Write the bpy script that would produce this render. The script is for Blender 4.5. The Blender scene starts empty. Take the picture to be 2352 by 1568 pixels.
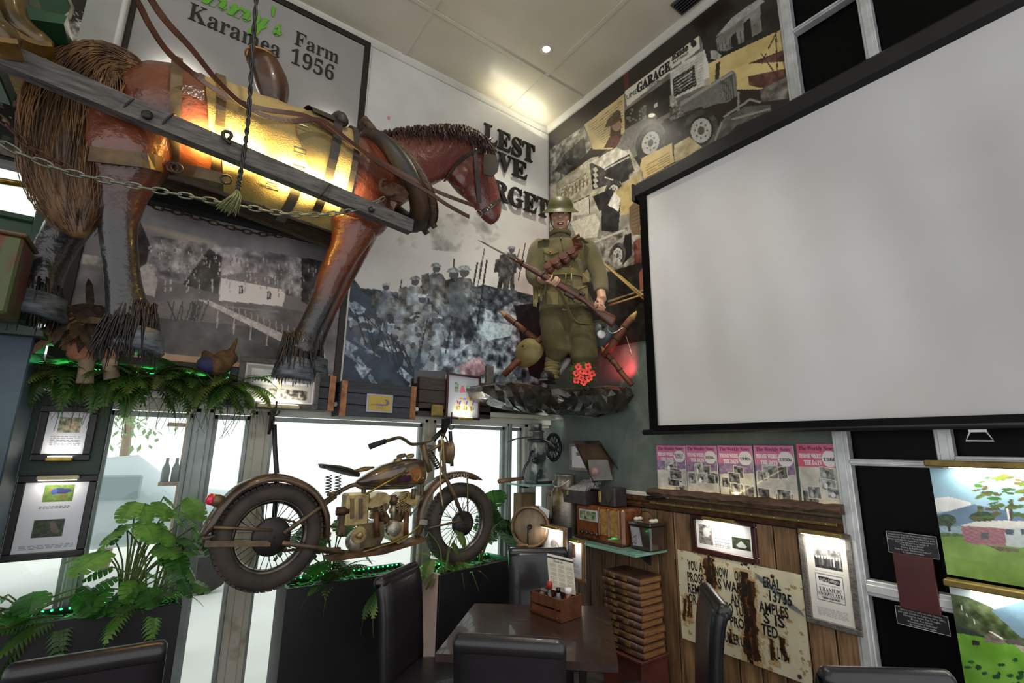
import bpy, bmesh, math, random
import numpy as np
from mathutils import Vector, Matrix, Euler

# ------------------------------------------------------------------ camera
FOC, HEAD, TILT, ROLL = 1102.8, math.radians(35.65), math.radians(12.40), math.radians(0.852)
CAM = np.array([-0.64305*4.8, -0.76583*4.8, 1.70])
_F = np.array([math.sin(HEAD)*math.cos(TILT), math.cos(HEAD)*math.cos(TILT), math.sin(TILT)])
_R0 = np.array([math.cos(HEAD), -math.sin(HEAD), 0.0]); _U0 = np.cross(_R0, _F)
_R = math.cos(ROLL)*_R0+math.sin(ROLL)*_U0; _U = -math.sin(ROLL)*_R0+math.cos(ROLL)*_U0
sc = bpy.context.scene
COL = sc.collection
_cd = bpy.data.cameras.new('camera'); _cd.sensor_width = 36.0; _cd.lens = FOC/2352*36.0
_cd.clip_start = 0.05; _cd.clip_end = 200
cam_ob = bpy.data.objects.new('camera', _cd); COL.objects.link(cam_ob)
cam_ob.matrix_world = Matrix(((_R[0], _U[0], -_F[0], CAM[0]), (_R[1], _U[1], -_F[1], CAM[1]), (_R[2], _U[2], -_F[2], CAM[2]), (0, 0, 0, 1)))
sc.camera = cam_ob

# ------------------------------------------------------------------ light and exposure
sc.view_settings.view_transform = 'Standard'; sc.view_settings.look = 'None'
sc.view_settings.exposure = 0.0; sc.view_settings.gamma = 1.0; sc.view_settings.use_curve_mapping = False
_w = bpy.data.worlds.new('overcast_sky'); sc.world = _w; _w.use_nodes = True
_bg = _w.node_tree.nodes['Background']; _bg.inputs[0].default_value = (0.99, 0.995, 1.0, 1); _bg.inputs[1].default_value = 1.25
def lamp(name, kind, loc, energy, color=(1, 1, 1), target=None, **kw):
    d = bpy.data.lights.new(name, kind); d.energy = energy; d.color = color
    for k, v in kw.items(): setattr(d, k, v)
    o = bpy.data.objects.new(name, d); COL.objects.link(o); o.location = loc
    if target is not None:
        o.rotation_euler = (Vector(target)-Vector(loc)).to_track_quat('-Z', 'Y').to_euler()
    return o
# ------------------------------------------------------------------ photo geometry: rays met with the planes of the room
def ray(x, y): return _R*((x-1176)/FOC)-_U*((y-784)/FOC)+_F
def PY(x, y, yy=0.0): r = ray(x, y); return CAM+r*((yy-CAM[1])/r[1])
def PX(x, y, xx=0.0): r = ray(x, y); return CAM+r*((xx-CAM[0])/r[0])
def PZ(x, y, z=0.0): r = ray(x, y); return CAM+r*((z-CAM[2])/r[2])
def PD(x, y, d): return CAM+ray(x, y)*d
def PN(x, y, p, n): r = ray(x, y); n = np.asarray(n, float); return CAM+r*(((np.asarray(p)-CAM)@n)/(r@n))
A = lambda *a: np.array(a, float)
def unit(v): v = np.asarray(v, float); return v/max(np.linalg.norm(v), 1e-9)
def fr(*c): return np.column_stack(c)
EX, EY, EZ = A(1, 0, 0), A(0, 1, 0), A(0, 0, 1)
def lin(c):
    if isinstance(c, str):
        c = c.lstrip('#'); c = [int(c[i:i+2], 16)/255 for i in (0, 2, 4)]
    return tuple((x/12.92 if x <= .04045 else ((x+.055)/1.055)**2.4) for x in c)
rnd = random.Random(7)

# ------------------------------------------------------------------ scene objects
WL = {}
def tag(o, label, cat, group=None, kind=None):
    if label: o['label'] = label
    if cat: o['category'] = cat
    if group: o['group'] = group
    if kind: o['kind'] = kind
    return o
def thing(name, loc, label, cat, group=None):
    o = bpy.data.objects.new(name, None); COL.objects.link(o); o.location = loc; o.empty_display_size = .05
    WL[o.name] = np.array(loc, float)
    return tag(o, label, cat, group)
def group_copy(root, loc=None, rot=None, label=None, group=None):
    r = root.copy(); COL.objects.link(r)
    if loc is not None: r.location = loc
    if rot is not None: r.rotation_euler = rot
    if label: r['label'] = label
    if group: r['group'] = group
    for ch in root.children:
        c = ch.copy(); COL.objects.link(c); c.parent = r
        for g in ch.children:
            d = g.copy(); COL.objects.link(d); d.parent = c
    return r
BAKE = []
class MB:
    def __init__(s): s.v = []; s.f = []; s.m = []; s.sm = []
    def add(s, vs, fs, mi=0, smooth=False):
        b = len(s.v); s.v.extend(tuple(float(c) for c in p) for p in vs)
        for f in fs:
            s.f.append(tuple(b+i for i in f)); s.m.append(mi); s.sm.append(smooth)
        return s
    def box(s, c, size, rot=None, mi=0, ch=0.0):
        c = np.asarray(c, float); h = np.asarray(size, float)/2; M = np.eye(3) if rot is None else np.asarray(rot, float)
        if ch <= 0:
            vs = [c+M@(h*A(i, j, k)) for i in (-1, 1) for j in (-1, 1) for k in (-1, 1)]
            fs = [(0, 1, 3, 2), (4, 6, 7, 5), (0, 4, 5, 1), (2, 3, 7, 6), (0, 2, 6, 4), (1, 5, 7, 3)]
            return s.add(vs, fs, mi)
        ch = min(ch, .98*h.min()); vs = []; ix = {}
        for i in (-1, 1):
            for j in (-1, 1):
                for k in (-1, 1):
                    sg = A(i, j, k)
                    for a in range(3):
                        q = sg*(h-ch); q[a] = sg[a]*h[a]; ix[(i, j, k, a)] = len(vs); vs.append(q)
        fs = []; S = (-1, 1)
        for a in range(3):
            b, d = [(1, 2), (0, 2), (0, 1)][a]
            for sa in S:
                key = lambda sb, sd: ix[tuple({a: sa, b: sb, d: sd}[q] for q in range(3))+(a,)]
                fs.append([key(-1, -1), key(1, -1), key(1, 1), key(-1, 1)])
        for a in range(3):
            b, d = [(1, 2), (0, 2), (0, 1)][a]
            for sb in S:
                for sd in S:
                    k = lambda sa, ax: ix[tuple({a: sa, b: sb, d: sd}[q] for q in range(3))+(ax,)]
                    fs.append([k(-1, b), k(1, b), k(1, d), k(-1, d)])
        for i in S:
            for j in S:
                for k in S: fs.append([ix[(i, j, k, 0)], ix[(i, j, k, 1)], ix[(i, j, k, 2)]])
        out = []
        for f in fs:
            p = [vs[i] for i in f]; n = np.cross(p[1]-p[0], p[2]-p[0])
            out.append(f if n@sum(p) > 0 else f[::-1])
        return s.add([c+M@q for q in vs], out, mi)
    def loft(s, rings, mi=0, smooth=True, closed=True, caps=True, wrap=False):
        n = len(rings[0]); vs = [p for r in rings for p in r]; fs = []
        R = len(rings)
        for a in range(R if wrap else R-1):
            b = (a+1) % R
            for i in range(n if closed else n-1):
                j = (i+1) % n; fs.append((a*n+i, a*n+j, b*n+j, b*n+i))
        if caps and closed and not wrap: fs += [tuple(range(n))[::-1], tuple((R-1)*n+i for i in range(n))]
        return s.add(vs, fs, mi, smooth)
    def tube(s, pts, r, n=8, mi=0, closed=False, flat=1.0, up=None, smooth=True):
        P = [np.asarray(p, float) for p in pts]; k = len(P)
        rs = [r]*k if np.isscalar(r) else list(r)
        T = [unit(P[(i+1) % k if closed else min(i+1, k-1)]-P[(i-1) % k if closed else max(i-1, 0)]) for i in range(k)]
        u = np.asarray(up, float) if up is not None else (EZ if abs(T[0][2]) < .9 else EX)
        rings = []
        for i in range(k):
            sd = unit(np.cross(T[i], u)); w = np.cross(sd, T[i])
            if up is None: u = w
            rings.append([P[i]+rs[i]*(math.cos(t)*sd+math.sin(t)*w*flat) for t in (2*math.pi*q/n for q in range(n))])
        return s.loft(rings, mi, smooth, wrap=closed)
    def ribbon(s, pts, w, t, side, mi=0, closed=False):
        P = [np.asarray(p, float) for p in pts]; k = len(P); rings = []
        ws = [w]*k if np.isscalar(w) else w
        for i in range(k):
            T = unit(P[(i+1) % k if closed else min(i+1, k-1)]-P[(i-1) % k if closed else max(i-1, 0)])
            sd = np.asarray(side[i] if isinstance(side, list) else side, float); sd = unit(sd-T*(sd@T)); nn = np.cross(T, sd)
            h = sd*ws[i]/2; q = nn*t/2
            rings.append([P[i]-h-q, P[i]+h-q, P[i]+h+q, P[i]-h+q])
        return s.loft(rings, mi, False, wrap=closed)
    def lathe(s, prof, n=24, o=(0, 0, 0), ax=(0, 0, 1), mi=0, smooth=True, caps=True, a0=0, a1=2*math.pi):
        o = np.asarray(o, float); ax = unit(ax); u = unit(np.cross(ax, EX if abs(ax[0]) < .8 else EY)); w = np.cross(ax, u)
        full = abs(a1-a0) > 6.28
        ang = [a0+(a1-a0)*q/(n if full else n-1) for q in range(n)]
        rings = [[o+ax*z+max(r, 1e-5)*(math.cos(t)*u+math.sin(t)*w) for t in ang] for r, z in prof]
        return s.loft(rings, mi, smooth, closed=full, caps=caps)
    def ell(s, c, rad, rot=None, nu=14, nv=9, mi=0):
        c = np.asarray(c, float); M = np.eye(3) if rot is None else np.asarray(rot, float); rad = np.asarray(rad, float)
        rings = []
        for j in range(nv):
            ph = -math.pi/2+math.pi*(j+.001 if j == 0 else (j-.001 if j == nv-1 else j))/(nv-1)
            rings.append([c+M@(rad*A(math.cos(ph)*math.cos(t), math.cos(ph)*math.sin(t), math.sin(ph))) for t in (2*math.pi*q/nu for q in range(nu))])
        return s.loft(rings, mi, True)
    def prism(s, poly, o, u, v, n, t, mi=0, smooth=False):
        o, u, v, n = [np.asarray(q, float) for q in (o, u, v, n)]
        f = [o+u*a+v*b+n*t for a, b in poly]; k = [o+u*a+v*b for a, b in poly]; N = len(poly)
        fs = [tuple(range(N)), tuple(range(2*N-1, N-1, -1))]+[(i, N+i, N+(i+1) % N, (i+1) % N) for i in range(N)]
        return s.add(f+k, fs, mi, smooth)
    def slab(s, pts, n, t, mi=0):
        n = np.asarray(n, float); k = [np.asarray(p, float) for p in pts]; f = [p+n*t for p in k]; N = len(k)
        fs = [tuple(range(N)), tuple(range(2*N-1, N-1, -1))]+[(i, N+i, N+(i+1) % N, (i+1) % N) for i in range(N)]
        return s.add(f+k, fs, mi)
    def build(s, name, mats, parent=None, loc=None, local=False, remesh=None, smooth_it=0, label=None):
        if not isinstance(mats, (list, tuple)): mats = [mats]
        o0 = np.zeros(3)
        if parent is not None: o0 = WL.get(parent.name, np.zeros(3))
        base = o0 if loc is None else np.asarray(loc, float)
        me = bpy.data.meshes.new(name)
        V = np.asarray(s.v, float)
        if not local: V = V-base
        me.from_pydata(V.tolist(), [], s.f)
        me.polygons.foreach_set('material_index', s.m); me.polygons.foreach_set('use_smooth', s.sm)
        for m in mats: me.materials.append(m)
        bm = bmesh.new(); bm.from_mesh(me); bmesh.ops.recalc_face_normals(bm, faces=bm.faces); bm.to_mesh(me); bm.free()
        me.update()
        ob = bpy.data.objects.new(name, me); COL.objects.link(ob)
        if parent is not None: ob.parent = parent
        ob.location = base-o0; WL[ob.name] = base
        if remesh:
            m = ob.modifiers.new('remesh', 'REMESH'); m.mode = 'VOXEL'; m.voxel_size = remesh; m.use_smooth_shade = True; BAKE.append(ob)
        if smooth_it:
            m = ob.modifiers.new('smooth', 'SMOOTH'); m.iterations = smooth_it; m.factor = .5
            if ob not in BAKE: BAKE.append(ob)
        if label: ob['label'] = label
        return ob
def one(mb, name, mats, label, cat, group=None, kind=None, loc=None, **kw):
    if loc is None:
        V = np.asarray(mb.v); loc = A((V[:, 0].min()+V[:, 0].max())/2, (V[:, 1].min()+V[:, 1].max())/2, V[:, 2].min())
    return tag(mb.build(name, mats, loc=loc, **kw), label, cat, group, kind)
def spline(pts, k=6, closed=False):
    P = [np.asarray(p, float) for p in pts]; n = len(P); out = []
    for i in range(n if closed else n-1):
        a, b, c, d = (P[(i-1) % n], P[i], P[(i+1) % n], P[(i+2) % n]) if closed else (P[max(i-1, 0)], P[i], P[i+1], P[min(i+2, n-1)])
        for q in range(k):
            t = q/k; out.append(.5*((2*b)+(c-a)*t+(2*a-5*b+4*c-d)*t*t+(3*b-a-3*c+d)*t**3))
    if not closed: out.append(P[-1])
    return out

# ------------------------------------------------------------------ lettering (one mesh per line of text)
TEXTS = []
def serif(t):
    return ''.join(chr(0x1D400+ord(c)-65) if 'A' <= c <= 'Z' else chr(0x1D41A+ord(c)-97) if 'a' <= c <= 'z' else chr(0x1D7CE+ord(c)-48) if '0' <= c <= '9' else c for c in t)
def script(t):
    return ''.join(chr(0x1D4D0+ord(c)-65) if 'A' <= c <= 'Z' else chr(0x1D4EA+ord(c)-97) if 'a' <= c <= 'z' else c for c in t)
def text(body, o, u, v, size, mat, parent=None, name='lettering', ext=0.0, align='CENTER', width=None, off=0.0, lead=1.0):
    c = bpy.data.curves.new('font_curve', 'FONT'); c.body = body; c.size = size; c.extrude = ext; c.align_x = align; c.offset = off
    c.space_line = lead; c.resolution_u = 2; c.fill_mode = 'FRONT' if ext == 0 else 'BOTH'
    ob = bpy.data.objects.new('font_curve', c); COL.objects.link(ob)
    TEXTS.append((ob, np.asarray(o, float), unit(u), unit(v), mat, parent, name, width)); return ob
def finish_text():
    bpy.context.view_layer.update(); dg = bpy.context.evaluated_depsgraph_get()
    for ob, o, u, v, mat, parent, name, width in TEXTS:
        me = bpy.data.meshes.new_from_object(ob.evaluated_get(dg)); me.name = name
        k = len(me.vertices)
        if k:
            co = np.empty(k*3); me.vertices.foreach_get('co', co); co = co.reshape(-1, 3)
            s = 1.0
            if width: s = width/max(np.ptp(co[:, 0]), 1e-6)
            n = np.cross(u, v); base = WL[parent.name] if parent is not None else o
            W = o+np.outer(co[:, 0]*s, u)+np.outer(co[:, 1], v)+np.outer(co[:, 2], n)-base
            me.vertices.foreach_set('co', W.ravel())
        me.materials.clear(); me.materials.append(mat); me.update()
        t = bpy.data.objects.new(name, me); COL.objects.link(t)
        if parent is not None: t.parent = parent
        else: t.location = o
        bpy.data.objects.remove(ob)
        if name == 'raised_letter': split_islands(t)
def split_islands(o):
    me = o.data; n = len(me.vertices); f = list(range(n))
    def root(a):
        while f[a] != a: f[a] = f[f[a]]; a = f[a]
        return a
    for e in me.edges: f[root(e.vertices[0])] = root(e.vertices[1])
    ids = sorted({root(v) for v in range(n)})
    for k, r in enumerate(ids):
        keep = [v for v in range(n) if root(v) == r]; ix = {v: i for i, v in enumerate(keep)}; m2 = bpy.data.meshes.new('raised_letter')
        m2.from_pydata([tuple(me.vertices[v].co) for v in keep], [], [[ix[v] for v in p.vertices] for p in me.polygons if root(p.vertices[0]) == r]); m2.materials.append(me.materials[0]); m2.update()
        q = o if k == 0 else o.copy()
        if k: COL.objects.link(q)
        q['_n'] = 0; del q['_n']; ids[k] = (q, m2)
    for q, m2 in ids: q.data = m2
def finish_bake():
    bpy.context.view_layer.update(); dg = bpy.context.evaluated_depsgraph_get()
    new = [(o, bpy.data.meshes.new_from_object(o.evaluated_get(dg))) for o in BAKE]
    for o, me in new:
        o.modifiers.clear(); old = o.data; o.data = me
        if not me.materials:
            for m in old.materials: me.materials.append(m)

# ------------------------------------------------------------------ materials
MATS = {}
def mk(name, col, rough=.5, metal=0.0, col2=None, vs=6.0, st=(1, 1, 1), bump=0.0, bs=40.0, spec=.5, emis=None, es=0.0, det=4.0, lo=.35, hi=.65, coat=0.0, trans=0.0, rv=0.0, sheen=0.0, alpha=1.0):
    if name in MATS: return MATS[name]
    m = bpy.data.materials.new(name); m.use_nodes = True; nt = m.node_tree; b = nt.nodes['Principled BSDF']; N = nt.nodes.new; L = nt.links.new
    b.inputs['Base Color'].default_value = (*lin(col), 1); b.inputs['Roughness'].default_value = rough; b.inputs['Metallic'].default_value = metal
    b.inputs['Specular IOR Level'].default_value = spec; b.inputs['Coat Weight'].default_value = coat; b.inputs['Transmission Weight'].default_value = trans
    b.inputs['Sheen Weight'].default_value = sheen; b.inputs['Alpha'].default_value = alpha
    tc = N('ShaderNodeTexCoord'); mp = N('ShaderNodeMapping'); mp.inputs['Scale'].default_value = st; L(tc.outputs['Object'], mp.inputs['Vector'])
    if col2 is not None:
        nz = N('ShaderNodeTexNoise'); nz.inputs['Scale'].default_value = vs; nz.inputs['Detail'].default_value = det; L(mp.outputs[0], nz.inputs['Vector'])
        cr = N('ShaderNodeValToRGB'); cr.color_ramp.elements[0].position = lo; cr.color_ramp.elements[1].position = hi
        cr.color_ramp.elements[0].color = (*lin(col), 1); cr.color_ramp.elements[1].color = (*lin(col2), 1)
        L(nz.outputs['Fac'], cr.inputs[0]); L(cr.outputs[0], b.inputs['Base Color'])
        if rv:
            mr = N('ShaderNodeMapRange'); mr.inputs['To Min'].default_value = rough-rv; mr.inputs['To Max'].default_value = rough+rv
            L(nz.outputs['Fac'], mr.inputs[0]); L(mr.outputs[0], b.inputs['Roughness'])
    if bump:
        n2 = N('ShaderNodeTexNoise'); n2.inputs['Scale'].default_value = bs; n2.inputs['Detail'].default_value = 3; L(mp.outputs[0], n2.inputs['Vector'])
        bp = N('ShaderNodeBump'); bp.inputs['Strength'].default_value = bump; bp.inputs['Distance'].default_value = .01
        L(n2.outputs['Fac'], bp.inputs['Height']); L(bp.outputs[0], b.inputs['Normal'])
    if emis:
        b.inputs['Emission Color'].default_value = (*lin(emis), 1); b.inputs['Emission Strength'].default_value = es
    MATS[name] = m; return m
def mk_print(name, rough=.5, coat=0.0):
    m = bpy.data.materials.new(name); m.use_nodes = True; nt = m.node_tree; b = nt.nodes['Principled BSDF']
    at = nt.nodes.new('ShaderNodeVertexColor'); at.layer_name = 'print'
    nt.links.new(at.outputs['Color'], b.inputs['Base Color']); b.inputs['Roughness'].default_value = rough; b.inputs['Coat Weight'].default_value = coat
    MATS[name] = m; return m
def mk_wood(name, c1, c2, st=(1, 1, 1), scale=8.0, rough=.55, bump=.15, coat=0.0):
    return mk(name, c1, rough, col2=c2, vs=scale, st=st, bump=bump, bs=scale*2, det=6, lo=.3, hi=.7, coat=coat)
def mk_glass(name, col=(.9, .95, .95), rough=.02, mix=.12):
    m = bpy.data.materials.new(name); m.use_nodes = True; nt = m.node_tree; nt.nodes.clear(); N = nt.nodes.new; L = nt.links.new
    o = N('ShaderNodeOutputMaterial'); t = N('ShaderNodeBsdfTransparent'); g = N('ShaderNodeBsdfGlossy'); x = N('ShaderNodeMixShader')
    t.inputs[0].default_value = (*lin(col), 1); g.inputs['Roughness'].default_value = rough; x.inputs[0].default_value = mix
    L(t.outputs[0], x.inputs[1]); L(g.outputs[0], x.inputs[2]); L(x.outputs[0], o.inputs[0]); MATS[name] = m; return m

# ------------------------------------------------------------------ flat prints: a fine grid of coloured points on the sheet itself
_ng = np.random.RandomState(5)
def vnoise(h, w, sy, sx):
    gy, gx = int(h/sy)+3, int(w/sx)+3; g = _ng.rand(gy, gx)
    y = np.arange(h)/sy; x = np.arange(w)/sx; y0 = y.astype(int); x0 = x.astype(int); fy = (y-y0); fx = (x-x0)
    fy = (fy*fy*(3-2*fy))[:, None]; fx = (fx*fx*(3-2*fx))[None]
    a = g[np.ix_(y0, x0)]; b = g[np.ix_(y0, x0+1)]; c = g[np.ix_(y0+1, x0)]; d = g[np.ix_(y0+1, x0+1)]
    return (a*(1-fx)+b*fx)*(1-fy)+(c*(1-fx)+d*fx)*fy
def fbm(h, w, s, oc=4, asp=1.0):
    o = np.zeros((h, w)); a = 1; t = 0
    for k in range(oc):
        if s < 1: break
        o += a*vnoise(h, w, max(s, 1), max(s*asp, 1)); t += a; a *= .55; s /= 2
    return o/t
class Canvas:
    def __init__(s, w, h, tf=None, bg=(.5, .5, .5)):
        s.w, s.h, s.tf = w, h, tf; s.a = np.empty((h, w, 3)); s.a[:] = bg; s.n = {}
    def pt(s, p): return s.tf(*p) if s.tf else p
    def noise(s, sc_, oc=4, asp=1.0): return fbm(s.h, s.w, sc_, oc, asp)
    def mask(s, poly):
        P = [s.pt(p) for p in poly]; xs = [p[0] for p in P]; ys = [p[1] for p in P]
        x0, x1 = max(0, int(min(xs))), min(s.w, int(max(xs))+2); y0, y1 = max(0, int(min(ys))), min(s.h, int(max(ys))+2)
        m = np.zeros((s.h, s.w), bool)
        if x1 <= x0 or y1 <= y0: return m
        X, Y = np.meshgrid(np.arange(x0, x1)+.5, np.arange(y0, y1)+.5); k = np.zeros(X.shape, bool); n = len(P)
        for i in range(n):
            (ax, ay), (bx, by) = P[i], P[(i+1) % n]
            if ay == by: continue
            c = (ay > Y) != (by > Y); k ^= c & (X < (bx-ax)*(Y-ay)/(by-ay)+ax)
        m[y0:y1, x0:x1] = k; return m
    def put(s, m, col, nz=None, amt=0.0):
        c = np.array(lin0(col)); v = np.broadcast_to(c, s.a.shape)
        if nz is not None: v = np.clip(v+(nz[..., None]-.5)*2*amt, 0, 1)
        s.a[m] = v[m]
    def poly(s, poly, col, nz=None, amt=0.0): s.put(s.mask(poly), col, nz, amt)
    def ell(s, c, rx, ry, col, nz=None, amt=0.0, rot=0.0, n=20):
        cr, sr = math.cos(rot), math.sin(rot)
        s.poly([(c[0]+rx*math.cos(t)*cr-ry*math.sin(t)*sr, c[1]+rx*math.cos(t)*sr+ry*math.sin(t)*cr) for t in (2*math.pi*q/n for q in range(n))], col, nz, amt)
    def line(s, pts, w, col):
        for a, b in zip(pts, pts[1:]):
            a = np.array(a, float); b = np.array(b, float); d = b-a; L = np.hypot(*d)
            if L == 0: continue
            n = np.array([-d[1], d[0]])/L*w/2; s.poly([a+n, b+n, b-n, a-n], col)
    def rect(s, x0, y0, x1, y1, col, nz=None, amt=0.0): s.poly([(x0, y0), (x1, y0), (x1, y1), (x0, y1)], col, nz, amt)
    def scribble(s, x0, y0, x1, y1, rows, col, fill=.55):
        for i in range(rows):
            y = y0+(y1-y0)*(i+.5)/rows; x = x0
            while x < x1:
                l = (x1-x0)*rnd.uniform(.05, .16); e = min(x1, x+l); s.rect(x, y-(y1-y0)/rows*fill/2, e, y+(y1-y0)/rows*fill/2, col); x = e+(x1-x0)*.03
def lin0(c):
    if isinstance(c, str): c = c.lstrip('#'); return [int(c[i:i+2], 16)/255 for i in (0, 2, 4)]
    if np.isscalar(c): return [c, c, c]
    return c
def sheet(name, cv, p00, p10, p01, mat, parent, off=0.0):
    """print cv on the rectangle whose top-left corner is p00, top-right p10, bottom-left p01"""
    h, w = cv.h, cv.w; p00, p10, p01 = [np.asarray(p, float) for p in (p00, p10, p01)]
    n = unit(np.cross(p01-p00, p10-p00)); J, I = np.meshgrid(np.arange(w)/(w-1), np.arange(h)/(h-1))
    base = WL[parent.name] if parent is not None else p00
    P = (p00+n*off)[None, None]+J[..., None]*(p10-p00)+I[..., None]*(p01-p00)-base
    me = bpy.data.meshes.new(name); nf = (h-1)*(w-1); me.vertices.add(h*w); me.vertices.foreach_set('co', P.ravel())
    k = np.arange(h*w).reshape(h, w); q = np.stack([k[:-1, :-1], k[1:, :-1], k[1:, 1:], k[:-1, 1:]], -1).reshape(-1)
    me.loops.add(nf*4); me.loops.foreach_set('vertex_index', q); me.polygons.add(nf); me.polygons.foreach_set('loop_start', np.arange(nf)*4)
    try: me.polygons.foreach_set('loop_total', np.full(nf, 4))
    except Exception: pass
    me.update(calc_edges=True)
    at = me.color_attributes.new('print', 'FLOAT_COLOR', 'POINT'); c = np.clip(cv.a, 0, 1); c = np.where(c <= .04045, c/12.92, ((c+.055)/1.055)**2.4)
    at.data.foreach_set('color', np.concatenate([c, np.ones((h, w, 1))], -1).ravel().astype(np.float32))
    me.materials.append(mat); ob = bpy.data.objects.new(name, me); COL.objects.link(ob)
    if parent is not None: ob.parent = parent
    else: ob.location = p00
    WL[ob.name] = base; return ob
# ------------------------------------------------------------------ shared materials
M_white = mk('white_paint', '#d9d7cf', .45, col2='#c9c6ba', vs=3, bump=.03, bs=60)
M_ceil = mk('ceiling_paint', '#d6d1c0', .35, col2='#cdc7b2', vs=2, bump=.04, bs=90)
M_alu = mk('worn_aluminium', '#d4d6d8', .4, metal=.35, col2='#b4b6b6', vs=9, bump=.04, bs=30)
M_alug = mk('grey_aluminium', '#a3aaa8', .45, metal=.3, col2='#8b938f', vs=6)
M_green = mk('green_plaster', '#66716a', .7, col2='#57635b', vs=5, bump=.5, bs=120)
M_greenp = mk('green_gloss_paint', '#1f4a2c', .35, col2='#17391f', vs=5, bump=.03)
M_dgreen = mk('dark_green_board', '#22392c', .5, col2='#1a2d22', vs=4)
M_black = mk('black_panel', '#0a0a0b', .35, spec=.08)
M_blackp = mk('black_paint', '#17161a', .45, col2='#100f12', vs=6)
M_dark = mk('dark_brown_board', '#2a221d', .55, col2='#1d1713', vs=6)
M_plank = mk_wood('wainscot_wood', '#a17f5a', '#5a402a', st=(1, 9, .8), scale=4.5, rough=.5, bump=.2)
M_plank2 = mk_wood('wainscot_wood_dark', '#8c6c4a', '#4a3422', st=(1, 9, .8), scale=4.0, rough=.5, bump=.2)
M_floor = mk_wood('floor_timber', '#5d5650', '#37322e', st=(1, 1, 1), scale=6, rough=.5)
M_brass = mk('brass', '#b79a4c', .32, metal=.85, col2='#8f7533', vs=14)
M_oldbrass = mk('dull_brass', '#8f7c44', .5, metal=.5, col2='#6d5d30', vs=14)
M_mould = mk_wood('dark_moulding', '#5a3a22', '#2e1b0f', st=(1, 6, 6), scale=5, rough=.4)
M_glass = mk_glass('window_glass', (.97, .99, .98), .01, .03)
M_screw = mk('screw_steel', '#b9b7ae', .3, metal=.8)
M_paper = mk('white_paper', '#e4e3e2', .6)
M_print = mk_print('print_satin', .5)
M_printg = mk_print('print_gloss', .3, .3)
M_ink = mk('black_ink', '#141414', .6)
M_inkgrey = mk('grey_ink', '#4a4a4c', .6)
M_rubber = mk('black_rubber', '#1d1b1c', .7, col2='#2a2624', vs=9, bump=.1)
M_iron = mk('dark_iron', '#2c2a2b', .45, metal=.6, col2='#3c3530', vs=14, bump=.1)
ZC = 5.19
def struct(mb, name, mat, parent=None, **kw):
    o = mb.build(name, mat, parent, **kw); o['kind'] = 'structure'; return o

# ------------------------------------------------------------------ floor, ceiling
fl = struct(MB().box((-4.0, -2.6, -.06), (8.4, 5.6, .08)), 'floor', M_floor, loc=(-2.4, -2.6, -.02))
_pm = MB().box((0, 0, 0), (2.4, .118, .02), ch=.003).build('plank', M_floor, fl, local=True)
_d = unit(A(.8, -.6, 0)); _n = A(.6, .8, 0)
for k in range(22):
    p = _pm if k == 0 else _pm.copy()
    if k: COL.objects.link(p); p.parent = fl
    q = A(-1.3, -1.6, 0)+_n*(k-11)*.121
    p.location = q-A(-2.4, -2.6, -.02)+A(0, 0, -.008); p.rotation_euler = (0, 0, math.atan2(_d[1], _d[0]))
ce = struct(MB().box((-4.0, -2.4, ZC+.05), (8.4, 5.2, .1)), 'ceiling', M_ceil, loc=(-2.4, -2.4, ZC))
for x in (-.55, -1.75, -2.95):
    MB().box((x, -2.4, ZC-.004), (.035, 5.0, .008)).build('cover_strip', M_ceil, ce)
for y in (-.62, -3.0):
    MB().box((-4.0, y, ZC-.006), (8.2, .03, .008)).build('cover_strip', M_ceil, ce)
struct(MB().prism([(0, 0), (.055, 0), (.05, -.02), (.02, -.05), (0, -.055)], (-8, 0, ZC), (0, -1, 0), EZ, EX, 8), 'trim_1', M_white)
struct(MB().prism([(0, 0), (.055, 0), (.05, -.02), (.02, -.05), (0, -.055)], (0, -4.9, ZC), (-1, 0, 0), EZ, EY, 4.9), 'trim_2', M_white)
# recessed downlight in the ceiling
p = PZ(1255, 113, ZC)
dl = thing('recessed_downlight', (p[0], p[1], ZC), 'small round recessed downlight glowing warm white in the cream ceiling', 'downlight')
MB().lathe([(.036, -.001), (.055, -.004), (.06, -.001), (.06, .0)], 28, p).build('trim_ring', M_white, dl)
MB().lathe([(.001, -.0015), (.034, -.0015), (.034, .0)], 20, p).build('bulb', mk('downlight_glow', '#fff3d8', emis='#fff0cf', es=40), dl)
lamp('downlight_lamp', 'SPOT', (p[0], p[1], ZC-.03), 60, (1, .93, .78), (p[0]+.25, p[1]+.35, 0), spot_size=math.radians(110), spot_blend=.6, shadow_soft_size=.05)
p = PZ(1575, 4, ZC)
vt = thing('ceiling_vent', (p[0], p[1], ZC), 'dark slotted vent let into the ceiling by the mural wall', 'vent')
MB().box((p[0], p[1]-.06, ZC-.006), (.16, .3, .012), ch=.004).build('frame', M_inkgrey, vt)
for k in range(5): MB().box((p[0]-.05+k*.025, p[1]-.06, ZC-.014), (.008, .27, .006)).build('slat', M_black, vt)

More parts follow.
